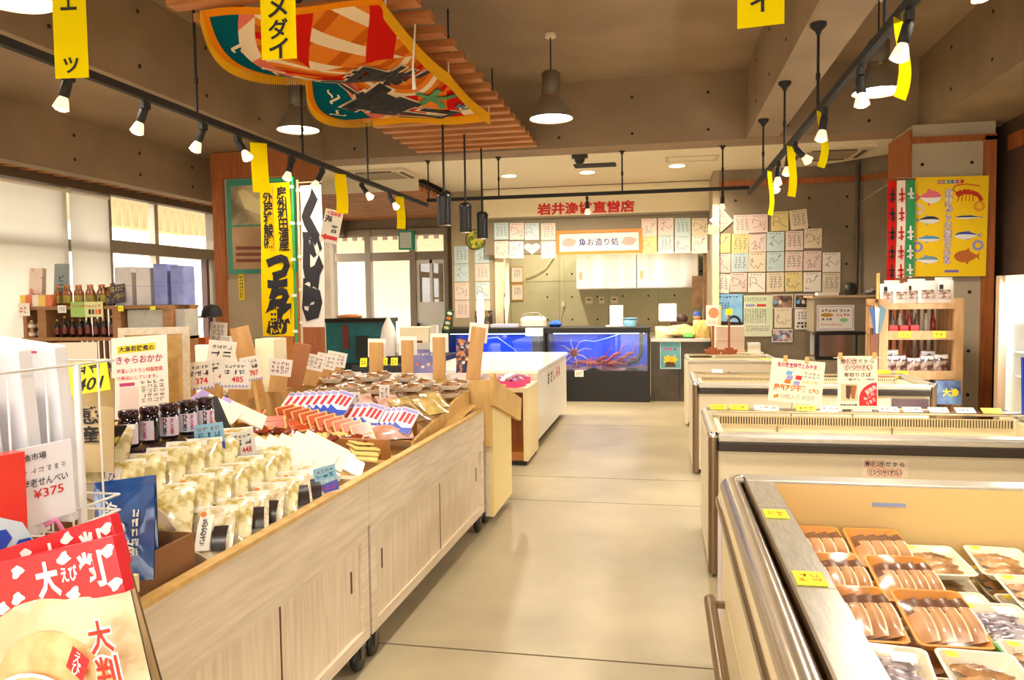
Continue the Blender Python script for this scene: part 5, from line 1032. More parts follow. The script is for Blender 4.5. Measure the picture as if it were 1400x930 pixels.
# oval tray packs
def make_tray():
    t = thing('tray_pack', 'x', 'tray pack')
    pr = lambda s, z: [(.085 * s * math.cos(a) * (1 if abs(math.cos(a)) < .8 else .97), .055 * s * math.sin(a), z) for a in [2 * PI * k / 20 for k in range(20)]]
    mb = MB(); rings = [pr(.75, 0), pr(.9, .02), pr(1.0, .03), pr(1.03, .03), pr(.95, .018)]
    for A, B in zip(rings, rings[1:]): mb.add(A + B, [(k, (k + 1) % 20, 20 + (k + 1) % 20, 20 + k) for k in range(20)])
    mb.add(rings[0], [tuple(range(19, -1, -1))]); mb.build('tray', mat('foam_tray', (238, 226, 206), .5), t)
    q = pillow(.11, .066, .036, 8, 8, seed=3, wr=.3); MB_ = q.build('contents', mat('tray_contents', (110, 62, 34), .3, col2=(190, 140, 90), scale=40, coat=.6, lo=.4, hi=.6), t); MB_.location = (0, 0, .024)
    MB().grid(6, 4, lambda u, v: ((u - .5) * .16, (v - .5) * .1, .034 + .012 * math.sin(PI * u) * math.sin(PI * v))).build('film', FILM, t)
    MB().flat([(.01, -.02), (.05, -.02), (.05, .01), (.01, .01)], .049).build('label', PAPER, t); return t
tp = Proto(make_tray()); k = 0
for j, (y, n, x0) in enumerate(((-.1, 5, -.88), (-.225, 5, -.9), (-.355, 4, -.93), (-.485, 3, -.94))):
    for i in range(n):
        x = x0 + .178 * i
        for lay in range(2 if (i + j) % 3 else 1):
            tp.put(CF @ Matrix.Translation((x + .01 * lay, y + .012 * i, zB(x, y) + .012 + .052 * lay)) @ RZ(.03 * ((i * 7 + j * 3) % 5 - 2)) @ RX(.1), 'white oval tray of cooked fish, %s row from far end, %s from left%s' % (nth(j), nth(i), ', upper one' if lay else ''), 'tray packs on the second cart')
GP = pillow(.16, .09, .03, 8, 6, seed=150).build('green_packet', mat('green_pack', (150, 170, 70), .25, col2=(220, 214, 170), scale=12, coat=.6)); put(GP, -.93, -.62, .93, RZ(.4), 'flat greenish packet near the ridge on the second cart', 'packet')
for i in range(4):
    o = MB().box(-.13, .13, -.05, .05, 0, .012).build('wooden_slat_tray', mat('divider_wood', (0, 0, 0)), bevel=.003); put(o, -.9 + .01 * i, -1.2 + .02 * i, .86 + .0125 * i, RZ(.5 + .06 * i), 'brown wooden tray in the pile near the ridge, %s from the bottom' % nth(i), 'tray', 'brown wooden trays')
# ---- left near: paper bag, red dried goods, boxes behind
t = pillow(.12, .27, .04, 6, 8, seed=160, wr=.03).build('kraft_bag', mat('kraft_pale', (206, 178, 130), .6)); put(t, -.37, -3.03, 1.2, RZ(.3) @ RX(PI / 2 - .1), 'pale kraft paper bag with black brush characters beside the wire rack', 'paper bag')
for k, c_ in enumerate('感産'): txt(t, c_, .0, .03 - .055 * k, .055, .05, INK, bold=.02, z=.024)
s = card('yellow_price_card', 'bright yellow price card above the kraft paper bag', 'price card', (-1.585, 1.87, 1.345), (.95, .3, .14), (-.12, .1, 1), .105, .09, YELC); scrib(s, 0, .02, .08, .03, 1, INK, seed=88); txt(s, '401', .0, -.02, .07, .035, INK, skew=.2)
for i, (x, y, z, rz) in enumerate(((-.72, -2.75, 1.16, .3), (-.74, -2.9, 1.14, 0), (-.8, -2.6, 1.15, .7), (-.82, -2.7, 1.15, 1), (-.8, -2.82, 1.24, .6))):
    o = pillow(.2, .15, .09, 9, 9, seed=170 + i, wr=.25).build('red_dried_bag', mat('red_dried', (120, 54, 48), .2, col2=(206, 150, 120), scale=16, coat=.8, bump=.2)); put(o, x + .1, y - .12, z + .02, RZ(rz) @ RX(.7), 'clear bag of reddish dried goods behind the poster card side, %s' % nth(i), 'bag', 'reddish dried goods bags')
# board standing behind, left
s = card('pale_board', 'pale board with a small brown square behind the wire rack', 'board', (-2.26, 2.6, 1.29), (.95, .3, 0), (0, .05, 1), .16, .22, mat('pale_pink_board', (232, 206, 180), .6)); MB().box(-.01, .01, -.3, -.11, -.01, -.004).build('board_leg', WOODY, s); MB().box(-.02, .03, -.04, .03, 0, .004).build('brown_square', mat('square_brown', (186, 132, 80), .6), s)
for i, (x, y, z0, w_, h_, m, lab) in enumerate(((-2.62, 4.05, .95, .15, .35, PAPER, 'tall white paper sheet standing behind the ridge, left one'), (-2.44, 4.0, .95, .15, .34, PAPER, 'tall white paper sheet standing behind the ridge, right one'), (-2.66, 3.5, .95, .1, .4, WOODY, 'yellow wooden board standing behind the price cards'), (-2.3, 4.2, .95, .12, .38, mat('frosted', (240, 232, 196), .3), 'tall frosted cream box with small clips behind the ridge'))):
    tag(MB().box(x - w_ / 2, x + w_ / 2, y - .02 if i < 3 else y - .08, y + .02 if i < 3 else y + .08, z0, z0 + h_).build('standing_sheet', m, bevel=.004, org=(x, y, z0)), lab, 'board')
for i in range(6):
    o = MB().lathe([(.03, 0), (.035, .01), (.035, .12), (.02, .16), (.02, .18)], 12).build('dark_bottle', mat('bottle_dark', (36, 26, 36), .2)); put(o, -1.14 - .06 * (i % 2), -1.7 + .13 * i, .86, Matrix(), 'dark bottle on the rear cart behind the ridge, %s from the near end' % nth(i), 'bottle', 'dark bottles behind the ridge')
for i in range(7):
    o = pillow(.15, .16, .09, 8, 8, seed=190 + i, wr=.25).build('white_bundle', mat('white_bundle', (238, 228, 196), .4, col2=(210, 190, 140), scale=12, coat=.3)); put(o, -1.25 - .1 * (i % 2), -1.55 + .24 * i, 1.0, RZ(i) @ RX(.9), 'whitish bundle on the rear cart behind the ridge, %s from the near end' % nth(i), 'bundle', 'whitish bundles behind the ridge')

# ---- end unit with the angled side cheek
e = thing('end_display_unit', 'pale wooden display unit with an angled side board at the far end of the carts', 'display unit', (-1.6, 5.3, 0))
MB().box(-2.42, -1.13, 4.985, 5.015, .55, 1.0).build('back_board', WOODY, e); MB().box(-1.16, -1.13, 5.015, 5.66, .06, .86).build('side_panel', mat('yellow_panel', (226, 200, 136), .5), e); MB().box(-2.42, -1.16, 5.02, 5.6, .06, .72).build('cabinet', WOODH, e)
MB().prism([(4.94, 1.03), (4.98, 1.05), (5.12, .97), (5.95, .75), (5.9, .58), (4.94, .84)], 'x', -1.13, -1.1).build('angled_cheek', WOODY, e); MB().box(-2.42, -1.16, 5.6, 5.63, .72, .9).build('front_lip', WOODY, e); MB().box(-2.42, -1.16, 5.02, 5.6, .8, .85).build('inner_shelf', WOODY, e)
for k in range(2): MB().lathe([(.018, .0), (.05, .0), (.05, .03), (.018, .03)], 12, M=Matrix.Translation((-1.22, 5.05 + .5 * k, .055)) @ Matrix.Rotation(PI / 2, 4, 'Y')).build('caster', BLACK, e)
for i in range(6):
    o = tag(pillow(.19, .17, .1, 8, 8, seed=200 + i, wr=.2).build('white_pouch', mat('white_pouch', (240, 232, 222), .3, col2=(216, 190, 186), scale=9, coat=.5)), 'white pouch on the end display unit, %s from the right' % nth(i), 'pouch', 'white pouches on the end unit'); o.matrix_world = Matrix.Translation((-1.25 - .2 * i, 5.2 + .02 * (i % 2), .945)) @ RZ(.1 * i) @ RX(1.1)
# posters standing behind the paddles
for c_, w_, h_, lab, m, sd in (((-1.83, 5.84, 1.05), .28, .2, 'lavender blue poster behind the third paddle', mat('poster_lav', (104, 106, 170), .5, col2=(150, 140, 190), scale=5), 1), ((-1.52, 5.88, 1.09), .19, .28, 'dark blue poster with colourful fish pictures behind the leaning paddle', mat('poster_mix', (40, 44, 90), .5, col2=(220, 150, 90), scale=22, lo=.45, hi=.6), 2)):
    s = card('display_poster', lab, 'poster', c_, XR, (0, .1, 1), w_, h_, m, 'posters on the end display unit'); scrib(s, 0, h_ * .3, w_ * .7, h_ * .15, 1, PAPER, seed=300 + sd)
    for k in range(5): MB().flat([(-w_ * .35 + w_ * .17 * k + .016 * math.cos(a), -h_ * .1 * (k % 2) - .02 + .012 * math.sin(a)) for a in range(6)]).build('picture_print', (ORANGE, PAPER, YELP, PINKP, SKYB)[k], s)
tag(MB().box(-1.95, -1.35, 5.72, 5.95, .72, .945).build('poster_block', WHITE, bevel=.004, org=(-1.65, 5.92, .72)), 'white block under the standing posters', 'block')
tag(MB().box(-2.0, -1.3, 5.69, 5.965, 0, .72).build('block_plinth', WHITE, org=(-1.65, 5.9, 0.06)), 'white plinth behind the end display unit', 'plinth')

# ---- white chest display, open stand and pink boxes
t = thing('white_chest_display', 'large glossy white chest display in front of the aquariums', 'chest', (-2.1, 8.7, 0))
MB().box(-2.46, -1.24, 7.55, 9.97, .1, .78).build('chest_body', WHITE, t, bevel=.006); MB().box(-2.48, -1.22, 7.53, 9.99, .78, .83).build('top_slab', GLOSSW, t, bevel=.01); MB().box(-2.38, -1.32, 7.65, 9.9, 0, .1).build('plinth', BLACKM, t)
for k, (c_, m) in enumerate(zip('おさしみ魚', (INK, NAVY, INKS[0], MAG, PINK))):
    s = card('letter_sheet', 'paper sheet with one coloured character on the white chest side, %s from the left' % nth(k), 'sheet', (-1.237, 8.35 + .22 * k, .66), (0, 1, 0), ZU, .16, .17, PAPER, 'character sheets on the white chest', t=.002); txt(s, c_, 0, 0, .13, .13, m, bold=.03)
st = thing('open_wooden_stand', 'pale wooden open stand in front of the white chest with pink boxes on it', 'stand', (-1.57, 7.2, 0))
CW = mat('cream_wood', (236, 214, 160), .45)
MB().box(-1.92, -1.22, 6.88, 7.5, .68, .72).build('top_board', CW, st); MB().box(-1.26, -1.22, 6.88, 7.5, .04, .68).build('side_panel', CW, st); MB().box(-1.92, -1.88, 6.88, 7.5, .04, .68).build('side_panel', CW, st); MB().box(-1.88, -1.26, 7.46, 7.5, .04, .68).build('back_panel', WOODO, st); MB().box(-1.88, -1.26, 6.9, 7.46, .04, .12).build('bottom_board', mat('base_wood', (180, 112, 48), .5), st)
for y in (6.89, 7.45): MB().box(-1.9, -1.24, y, y + .03, .0, .04).build('runner', BLACKM, st)
for i, (x, y, rz) in enumerate(((-1.42, 7.0, 1.25), (-1.42, 7.26, 1.3), (-1.73, 7.12, .1))):
    t = thing('pink_box', 'pink display box of small white and purple sachets on the open stand, %s' % nth(i), 'box', (0, 0, 0), 'pink boxes on the open stand')
    MB().box(-.09, .09, -.14, .14, 0, .005).box(-.09, -.085, -.14, .14, .005, .06).box(.085, .09, -.14, .14, .005, .06).box(-.085, .085, -.14, -.135, .005, .06).box(-.085, .085, .135, .14, .005, .06).build('box_body', mat('box_pink', (236, 70, 130), .5), t)
    for k in range(8):
        o = pillow(.075, .06, .03, 5, 5, seed=230 + k).build('sachet', mat('sachet_white', (242, 228, 232), .35) if k % 3 else mat('sachet_purple', (150, 60, 130), .35), t); o.location = (-.04 + .08 * (k % 2), -.1 + .065 * (k // 2), .06 + .01 * (k % 3)); o.rotation_euler = (.5, .2 * (k % 3), k)
    t.matrix_world = Matrix.Translation((x, y, .721)) @ RZ(rz)

# ---- wire rack with white bags, rice cracker bags (nearest, left)
sd = thing('rack_table', 'cream table under the white wire rack at the left edge', 'table', (-1.35, 1.0, 0))
MB().box(-1.75, -1.16, .5, 1.495, .9, .94).build('table_top', CW, sd)
for x in (-1.7, -1.19):
    for y in (.55, 1.45): MB().box(x - .02, x + .02, y - .02, y + .02, 0, .9).build('leg', CW, sd)
MB().box(-1.24, -.74, .84, 1.12, .75, .77).build('front_ledge', CW, sd); MB().box(-1.24, -1.2, .84, 1.12, .77, .9).build('ledge_bracket', CW, sd)
WR = mat('white_wire', (246, 244, 244), .3)
rk = thing('wire_rack', 'white wire rack filled with white bags at the left edge', 'rack', (-1.3, .9, .94))
x0, x1, y0, y1, zb, zt = -1.66, -1.19, .72, 1.48, 1.09, 1.425
for x, y in ((x1, 1.37), (x0, y1), (x0, y0), (x1, y0)): MB().tube([(x, y, .942), (x, y, zt)], .007, 8).build('corner_post', WR, rk)
for z in (zb, zb + .035, zt, 1.02):
    MB().tube([(x1, y0, z), (x1, y1, z), (x0, y1, z), (x0, y0, z), (x1, y0, z)], .003, 6).build('rim_wire', WR, rk)
vw = []
for k in range(8): MB().tube([(x1, y0 + .09 * k + .03, .96), (x1, y0 + .09 * k + .03, zt)], .0022, 5).build('upright_wire', WR, rk)
for k in range(6): MB().tube([(x0 + .08 * k + .03, y1, .96), (x0 + .08 * k + .03, y1, zt)], .0022, 5).build('upright_wire', WR, rk)
for k in range(8): MB().tube([(x0, y0 + .08 * k + .03, zb), (x1, y0 + .08 * k + .03, zb)], .0022, 5).build('floor_wire', WR, rk)
for k in range(7):
    t = thing('white_paper_bag', 'white paper bag with a red edge in the wire rack, %s from the near end' % nth(k), 'paper bag', (0, 0, 0), 'white paper bags in the wire rack')
    b = MB().prism([(-.21, 0), (.215, 0), (.21, .37), (.02, .395), (-.2, .37)], 'y', -.018, .018).build('bag_body', mat('bag_white', (244, 242, 246), .45), t, bevel=.004)
    MB().box(-.17, .17, -.019, .019, .37 - .012, .37 - .008).build('red_edge', PINK, t)
    t.matrix_world = Matrix.Translation((-1.425, .84 + .09 * k, 1.095)) @ RX(.06)
s = card('rack_price_card', 'white price card hung on the wire rack', 'price card', (-1.175, 1.26, 1.205), (.25, .95, .03), (0, -.03, 1), .115, .15, mat('card_cool', (240, 240, 246), .5)); txt(s, '大漁市場', -.025, .055, .06, .014, INK); scrib(s, .0, .028, .09, .014, 1, INKS[0], seed=91, sw=.001); txt(s, '海老せんべい', .0, .005, .09, .017, INK); txt(s, '¥375', .005, -.018, .06, .018, RED)
for i, (y, m) in enumerate(((1.12, mat('navy_foil', (20, 22, 80), .15, col2=(40, 60, 150), scale=9, coat=.8)), (1.0, mat('maroon_foil', (70, 22, 30), .2, coat=.8)), (.9, mat('navy_foil', (0, 0, 0))))):
    o = tag(pillow(.2, .12, .1, 8, 8, seed=250 + i, wr=.2).build('foil_packet', m), 'dark foil packet on the table under the wire rack, %s from the far end' % nth(i), 'packet', 'foil packets under the rack'); o.matrix_world = Matrix.Translation((-1.35, y + .14, 1.01)) @ RZ(1.3) @ RX(.5)
tag(MB().tube([(-1.18, 1.26, 1.12), (-1.165, 1.27, 1.13), (-1.16, 1.285, 1.1), (-1.165, 1.27, 1.05), (-1.175, 1.25, .99)], .005, 8).build('pink_ribbon', mat('ribbon', (226, 130, 180), .5)), 'pink ribbon hanging from the wire rack', 'ribbon')
# red and blue packet at the very left
s = card('red_blue_bag', 'red bag with a blue flower pattern at the far left edge', 'bag', (-1.165, 1.155, 1.17), (.25, .96, .0), (0, -.05, 1), .08, .22, mat('bag_red', (226, 40, 36), .3, coat=.5), t=.03)
MB().flat([(-.05, -.13), (.05, -.13), (.05, -.06), (.03, -.02), (-.01, .0), (-.05, .03)]).build('white_print', mat('print_pale', (206, 226, 240), .4), s)
for q in range(3): MB().flat([(.0 + .03 * math.cos(q * 2) + .022 * math.cos(a), -.07 + .03 * math.sin(q * 2) + .022 * math.sin(a)) for a in range(6)], .003).build('blue_petal_print', BLUE, s)
# big rice cracker bags with red header
def cracker(label, c, right, up, sd_):
    t = thing('cracker_bag', label, 'snack bag', (0, 0, 0), 'rice cracker bags with red headers'); framed(t, c, right, up)
    q = pillow(.34, .36, .05, 12, 12, seed=sd_, wr=.08); b = q.build('clear_bag', mat('cracker_film', (196, 168, 124), .18, col2=(214, 190, 150), scale=7, coat=.7), t); b.location = (-.17, -.22, 0)
    cd = MB().lathe([(0, .012), (.1, .012), (.128, .008), (.135, 0)], 32).build('rice_cracker', mat('cracker', (204, 156, 98), .6, col2=(222, 182, 128), scale=30, bump=.2), t); cd.location = (-.17, -.25, .022)
    h = MB().box(-.36, 0, -.085, 0, -.008, .012).build('red_header', mat('header_red', (216, 24, 36), .35, coat=.3), t, bevel=.002)
    for k, (c_, x) in enumerate((('大', -.142), ('判', -.052))):
        txt(h, c_, x, -.042, .048, .056, FW, name='lettering', bold=.04, z=.0126)
    txt(h, 'えび', -.097, -.04, .034, .024, FW, bold=.03, z=.0128)
    rr = random.Random(5)
    for k, (x, y) in enumerate(((-.2, -.02), (-.21, -.06), (-.1, -.015), (-.095, -.07), (-.014, -.02), (-.014, -.07), (-.28, -.04), (-.18, -.078), (-.245, -.07))):
        MB().flat([(x + .013 * math.cos(a) * (1 + .35 * math.cos(3 * a + k)), y + .009 * math.sin(a) * (1 + .3 * math.sin(2 * a))) for a in [2 * PI * j / 14 for j in range(14)]], .0128).build('shell_print', FW, h)
    tx = bpy.data.objects.new('front_print', None); 
    bpy.data.objects.remove(tx)
    pz = .042
    for m_, bd, zz, sc in ((FW, .09, pz, 1.12), (mat('print_crimson', (206, 44, 20), .4), .02, pz + .001, 1.0)):
        for k, c_ in enumerate('大判'): txt(t, c_, -.03, -.135 - .052 * k, .044 * sc, .048 * sc, m_, name='print_lettering', bold=bd, z=zz)
    MB().flat([(-.085, -.14), (-.06, -.165), (-.082, -.195), (-.107, -.168)], pz).build('red_lozenge', RED, t); txt(t, 'えび', -.084, -.167, .016, .036, FW, name='print_lettering', vertical=True, z=pz + .001, rot=-.5)
    txt(t, 'せ', -.105, -.24, .07, .06, NAVY, name='print_lettering', bold=.03, z=pz + .0005)
    wv = MB()
    for k in range(4):
        for j in range(9):
            a0 = .6 + .2 * j; a1 = a0 + .2; R_ = .07 + .02 * k; wv.strokes([(-.2 + R_ * math.cos(a0), -.3 + R_ * math.sin(a0), -.2 + R_ * math.cos(a1), -.3 + R_ * math.sin(a1))], .006, pz)
    wv.build('wave_print', FW, t, kind='stuff'); return t
cracker('big rice cracker bag with a red header, front one at the bottom left', (-.8, .99, 1.205), (.955, -.1, .26), (-.25, .06, .96), 260)
cracker('rice cracker bag with a red header, tucked behind the front one', (-.885, 1.09, 1.205), (.945, -.1, .31), (-.3, .06, .95), 261)

# ---- drinks shelf by the side windows
dsf = thing('drinks_shelf', 'brown wooden drinks shelf by the side windows', 'shelf', (-5.2, 6.4, 0))
SW = mat('shelf_wood', (166, 116, 70), .5, col2=(146, 98, 56), scale=4, stretch=(1, 6, 6))
for x in (-5.94, -5.78, -4.98, -4.46): MB().box(x, x + (.09 if x > -5.9 else .04), 6.2, 6.6, 0, 1.5).build('upright', SW, dsf)
for z in (1.53, 1.24, .95, .6, .2): MB().box(-5.94, -4.37, 6.18, 6.62, z - .03, z).build('shelf_board', SW, dsf)
for k in range(24): MB().box(-5.9 + .063 * k, -5.87 + .063 * k, 6.6, 6.62, .2, 1.5).build('back_slat', mat('shelf_slat', (150, 104, 70), .6), dsf)
def make_bottle(n, col, cap, h=.2, r_=.03, lab=None):
    t = thing('sauce_bottle' if h > .17 else 'small_jar', 'b', 'bottle')
    MB().lathe([(0, 0), (r_, .002), (r_, h * .62), (r_ * .4, h * .82), (r_ * .4, h * .92)], 12).build('bottle_body', mat('liquid_' + n, col, .12, coat=.6), t); MB().lathe([(r_ * .45, h * .9), (r_ * .45, h), (0, h)], 10).build('cap', mat('cap_' + n, cap, .4), t); MB().lathe([(r_ * 1.02, h * .15), (r_ * 1.02, h * .5)], 12, caps=False).build('label', mat('blabel_' + n, lab or (236, 222, 190), .5), t); return t
ba, bb_, bc = Proto(make_bottle('amber', (150, 84, 20), (206, 120, 20), .2, .03, (170, 150, 50))), Proto(make_bottle('soy', (26, 16, 14), (200, 160, 30), .21, .028, (120, 40, 30))), Proto(make_bottle('paste', (206, 150, 120), (240, 232, 220), .08, .032))
for i in range(10): ba.put(Matrix.Translation((-5.62 + .062 * i, 6.28 + .03 * (i % 2), 1.531)), 'amber bottle with orange cap on the top of the drinks shelf, %s from left' % nth(i), 'amber bottles on the drinks shelf')
for i in range(15): bb_.put(Matrix.Translation((-5.62 + .042 * i, 6.26 + .06 * (i % 2), 1.241)) @ Matrix.Scale(.8 + .15 * (i % 3 == 2), 4), 'dark sauce bottle on the middle board of the drinks shelf, %s from left' % nth(i), 'sauce bottles on the drinks shelf')
for j in range(2):
    for i in range(5): bc.put(Matrix.Translation((-6.02 + .0 + .07 * i + .27 - .1, 6.26, 1.241 + .0805 * j)) if False else Matrix.Translation((-5.88 + .066 * i * .3 if False else -5.885 + .022 * i, 6.24 + .07 * i, 1.241 + .0805 * j)), 'small pale jar at the left of the drinks shelf, %s layer, %s from front' % (('lower', 'upper')[j], nth(i)), 'pale jars on the drinks shelf')
for i, (x, n_, w_, h_, m, lab) in enumerate(((-4.93, 0, .2, .36, mat('pack_whitegrey', (222, 214, 206), .5, col2=(204, 196, 196), scale=7), 'whitish carton'), (-4.72, 1, .17, .35, mat('pack_whitegrey', (0, 0, 0)), 'whitish carton'), (-4.54, 2, .16, .38, mat('pack_blue', (120, 130, 196), .5, col2=(150, 156, 208), scale=7), 'blue carton'), (-4.37, 3, .15, .36, mat('pack_blue', (0, 0, 0)), 'blue carton'))):
    o = MB().box(x - w_ / 2 + .01, x + w_ / 2 - .01, 6.3, 6.48, 1.531, 1.531 + h_).build('tall_carton', m, bevel=.006, org=(x, 6.39, 1.531)); tag(o, '%s on top of the drinks shelf, %s from the left' % (lab, nth(n_)), 'carton', 'cartons on top of the drinks shelf'); MB().box(x - w_ / 2 + .012, x + w_ / 2 - .012, 6.298, 6.3, 1.531 + h_ * .5, 1.531 + h_ * .515).build('tape_line', LAV, o)
for i in range(3):
    o = MB().box(-.1, .1, 0, .2, 0, .25).build('grey_carton', mat('pack_grey', (190, 184, 170), .5, col2=(172, 166, 154), scale=6), bevel=.005); o.location = (-4.75 + .2 * i - .02, 6.26, 1.2415); tag(o, 'grey carton on the middle board of the drinks shelf, %s from the left' % nth(i), 'carton', 'grey cartons on the drinks shelf')
s = card('drinks_price_strip', 'green and cream picture price strip on the top rail of the drinks shelf', 'price card', (-5.22, 6.17, 1.5), XR, ZU, .34, .14, mat('strip_cream', (226, 222, 160), .5)); MB().flat([(-.17, -.07), (-.02, -.07), (-.02, .07), (-.17, .07)]).build('green_print', mat('print_lime', (160, 196, 100), .5), s); scrib(s, 0, .03, .3, .03, 1, RED, seed=95); 
for k in range(4): MB().flat([(.02 + .035 * k, -.045), (.045 + .035 * k, -.045), (.045 + .035 * k, .0), (.02 + .035 * k, .0)]).build('product_print', (INK, BROWN, ORANGE, RED)[k], s)
for x, w_, h_, lab, m in ((-5.96, .22, .12, 'white picture price strip at the left end of the drinks shelf', PAPER), (-5.5, .09, .07, 'small white price card on the drinks shelf', PAPER), (-4.88, .055, .05, 'small yellow price card under the whitish cartons', YELC), (-4.55, .055, .03, 'small yellow price card under the blue cartons', YELC)):
    s = card('shelf_price_card', lab, 'price card', (x + .02, 6.165, 1.505), XR, ZU, w_, h_, m, 'price cards of the drinks shelf'); scrib(s, 0, 0, w_ * .8, h_ * .6, 2, RED if w_ > .2 else INKS[0], seed=int(w_ * 100))
for i, (x, y, z, w_, h_, lab, m) in enumerate(((-5.93, 6.3, 1.72, .24, .36, 'snack bag with a prawn picture at the left end of the shelf top', mat('prawn_bag', (236, 214, 196), .4, col2=(206, 90, 50), scale=9, lo=.55, hi=.68)), (-5.66, 6.35, 1.74, .12, .4, 'narrow grey blue box with vertical characters on the shelf top', mat('grey_blue_box', (150, 160, 160), .5)))):
    s = card('tall_snack_box', lab, 'snack box', (x, y, z), XR, (0, .1, 1), w_, h_, m, t=.05)
    if i: txt(s, 'ビーフン', .02, -.03, .06, .24, INK, vertical=True)
    else: scrib(s, .02, -.1, .18, .08, 2, RED, seed=97)
for i in range(5):
    o = MB().box(-.035, .035, 0, .06, 0, .11).build('small_carton', mat('carton_mix%d' % (i % 3), ((240, 200, 90), (226, 120, 80), (240, 226, 200))[i % 3], .5), bevel=.003); o.location = (-5.93 + .072 * i, 6.19, 1.5315); tag(o, 'small coloured carton at the left front of the shelf top, %s from left' % nth(i), 'carton', 'small cartons on the shelf top')
for i, (x, z, lab) in enumerate(((-5.1, 1.6, 'dark purple book display leaning on the shelf top, left'), (-4.98, 1.64, 'dark purple book display leaning on the shelf top, right'))):
    s = card('book_display', lab, 'book', (x, 6.28, z + .01), (.95, 0, .12), (-.1, .25, .97), .16, .2, mat('book_dark', (70, 50, 76), .5, col2=(150, 130, 60), scale=14, lo=.5, hi=.6), 'leaning books on the shelf top'); scrib(s, 0, .04, .12, .05, 2, YELP, seed=400 + i)
o = tag(pillow(.22, .16, .08, seed=280, wr=.2).build('white_cloth_bag', PAPER), 'folded white cloth on top of the drinks shelf', 'cloth'); o.matrix_world = Matrix.Translation((-5.27, 6.4, 1.6)) @ RX(.7)
# ---- banners and poster on the left column
s = card('fish_photo_poster', 'large teal framed photo poster in front of the left column', 'poster', (-4.42, 7.948, 2.4), XR, ZU, .84, 1.06, mat('poster_frame', (56, 140, 116), .5), t=.01)
MB().box(-.37, .38, .02, .46, 0, .002).build('upper_photo', mat('photo_beige', (196, 176, 130), .5, col2=(110, 96, 70), scale=2.2, lo=.42, hi=.62), s); MB().box(-.37, .38, -.48, .0, 0, .002).build('lower_photo', mat('photo_tan', (190, 154, 110), .5, col2=(168, 130, 90), scale=2), s)
for k in range(3): MB().flat([(-.33, -.22 - .07 * k), (.36, -.24 - .07 * k), (.36, -.27 - .07 * k), (-.33, -.26 - .07 * k)], .003).build('fillet_print', mat('fillet_red', (130, 60, 40), .5), s)
MB().flat([(-.28, .4), (-.2, .42), (-.05, .3), (.1, .32), (.2, .2), (.0, .12), (-.2, .2)], .003).build('fish_head_print', mat('fish_pale', (214, 196, 140), .5), s)
def nobori(name, label, x0, w, y, z0, z1, m, pole_m, side):
    t = thing(name, label, 'banner', (x0, y, 0)); wv = lambda x, z: y + .02 * math.sin(3.1 * z + 6 * (x - x0)) + .01 * math.sin(9 * (x - x0))
    MB().grid(6, 24, lambda u, v: (x0 + w * u, wv(x0 + w * u, z1 + (z0 - z1) * v), z1 + (z0 - z1) * v)).build('cloth', m, t)
    px = x0 + w + .02 if side else x0 - .02
    p = MB().tube([(px, y, .0 if pole_m else .3), (px, y, z1 + .06)], .014, 8).build('pole', pole_m, t); MB().tube([(x0 - .01, y, z1 + .03), (x0 + w + .01, y, z1 + .03)], .007, 6).build('cross_bar', pole_m, t)
    for k in range(5): z = z1 - .05 - k * (z1 - z0 - .1) / 4; MB().box(min(px, x0 + (w if side else 0)) - .012, max(px, x0 + (w if side else 0)) + .012, y - .016, y + .016, z - .015, z + .015).build('loop_tab', PAPER, t)
    MB().lathe([(.05, 0), (.055, .02), (.03, .05), (.02, .09)], 14, c=(px, y, 0)).build('foot', BLACK, t)
    def tx(s, cx, cz, ww, hh, mm, bold=.03):
        vs, fs = glyphs(s, True, bold); MB().add([(cx + a * ww, wv(cx + a * ww, cz + b * hh) - .006, cz + b * hh) for a, b in vs], fs).build('lettering', mm, t)
    return tx
tx = nobori('yellow_banner', 'tall yellow fabric banner with black brush characters on a green pole', -4.19, .36, 7.5, 1.18, 2.8, clothmat('banner_yellow', (246, 206, 16), .15), GREEN, True)
tx('房州和田浦産', -3.93, 2.42, .13, .68, INK); tx('外房捕鯨㈱', -4.1, 2.42, .12, .62, INK); tx('つち鯨', -4.0, 1.62, .3, .86, INK, .09)
MB().box(-4.02, -4.013, 7.46, 7.47, 2.08, 2.76).build('orange_line', ORANGE, bpy.data.objects['yellow_banner'])
tx = nobori('white_banner', 'tall white fabric banner with three huge black characters', -3.79, .25, 7.62, 1.27, 2.78, clothmat('banner_white', (232, 222, 212), .15), mat('banner_pole', (214, 190, 150), .5), False)
tx('くじら', -3.665, 2.04, .24, 1.42, INK, .12)
for i, (x, z, lab) in enumerate(((-4.27, 1.3, 'left'), (-4.19, 1.3, 'right'))):
    s = card('wall_switch', 'small white switch plate on the orange board of the left column, ' + lab, 'switch', (x + .0, 7.955, z), XR, ZU, .055, .1, CREAM, 'switch plates on the left column', t=.008); MB().box(-.012, .012, -.025, .025, 0, .005).build('rocker', INKS[1], s)
s = card('yellow_notice', 'narrow yellow notice with black characters on the left column', 'notice', (-4.72, 7.99, 1.72), XR, ZU, .07, .3, YEL); scrib(s, 0, 0, .05, .26, 7, INK, seed=500, dens=.6)
s = card('lavender_notice', 'lavender sheet on the wall right of the white banner', 'notice', (-4.99, 12.0, 1.7), XR, ZU, .16, .4, LAV); s.matrix_world = Matrix.Translation((-4.3, 8.82, 1.62)) @ RZ(0) @ RX(PI / 2); scrib(s, 0, 0, .1, .3, 6, PAPER, seed=501, dens=.6); s.location = (-4.085, 8.6, 1.66); s.rotation_euler = (PI / 2, 0, PI / 2)
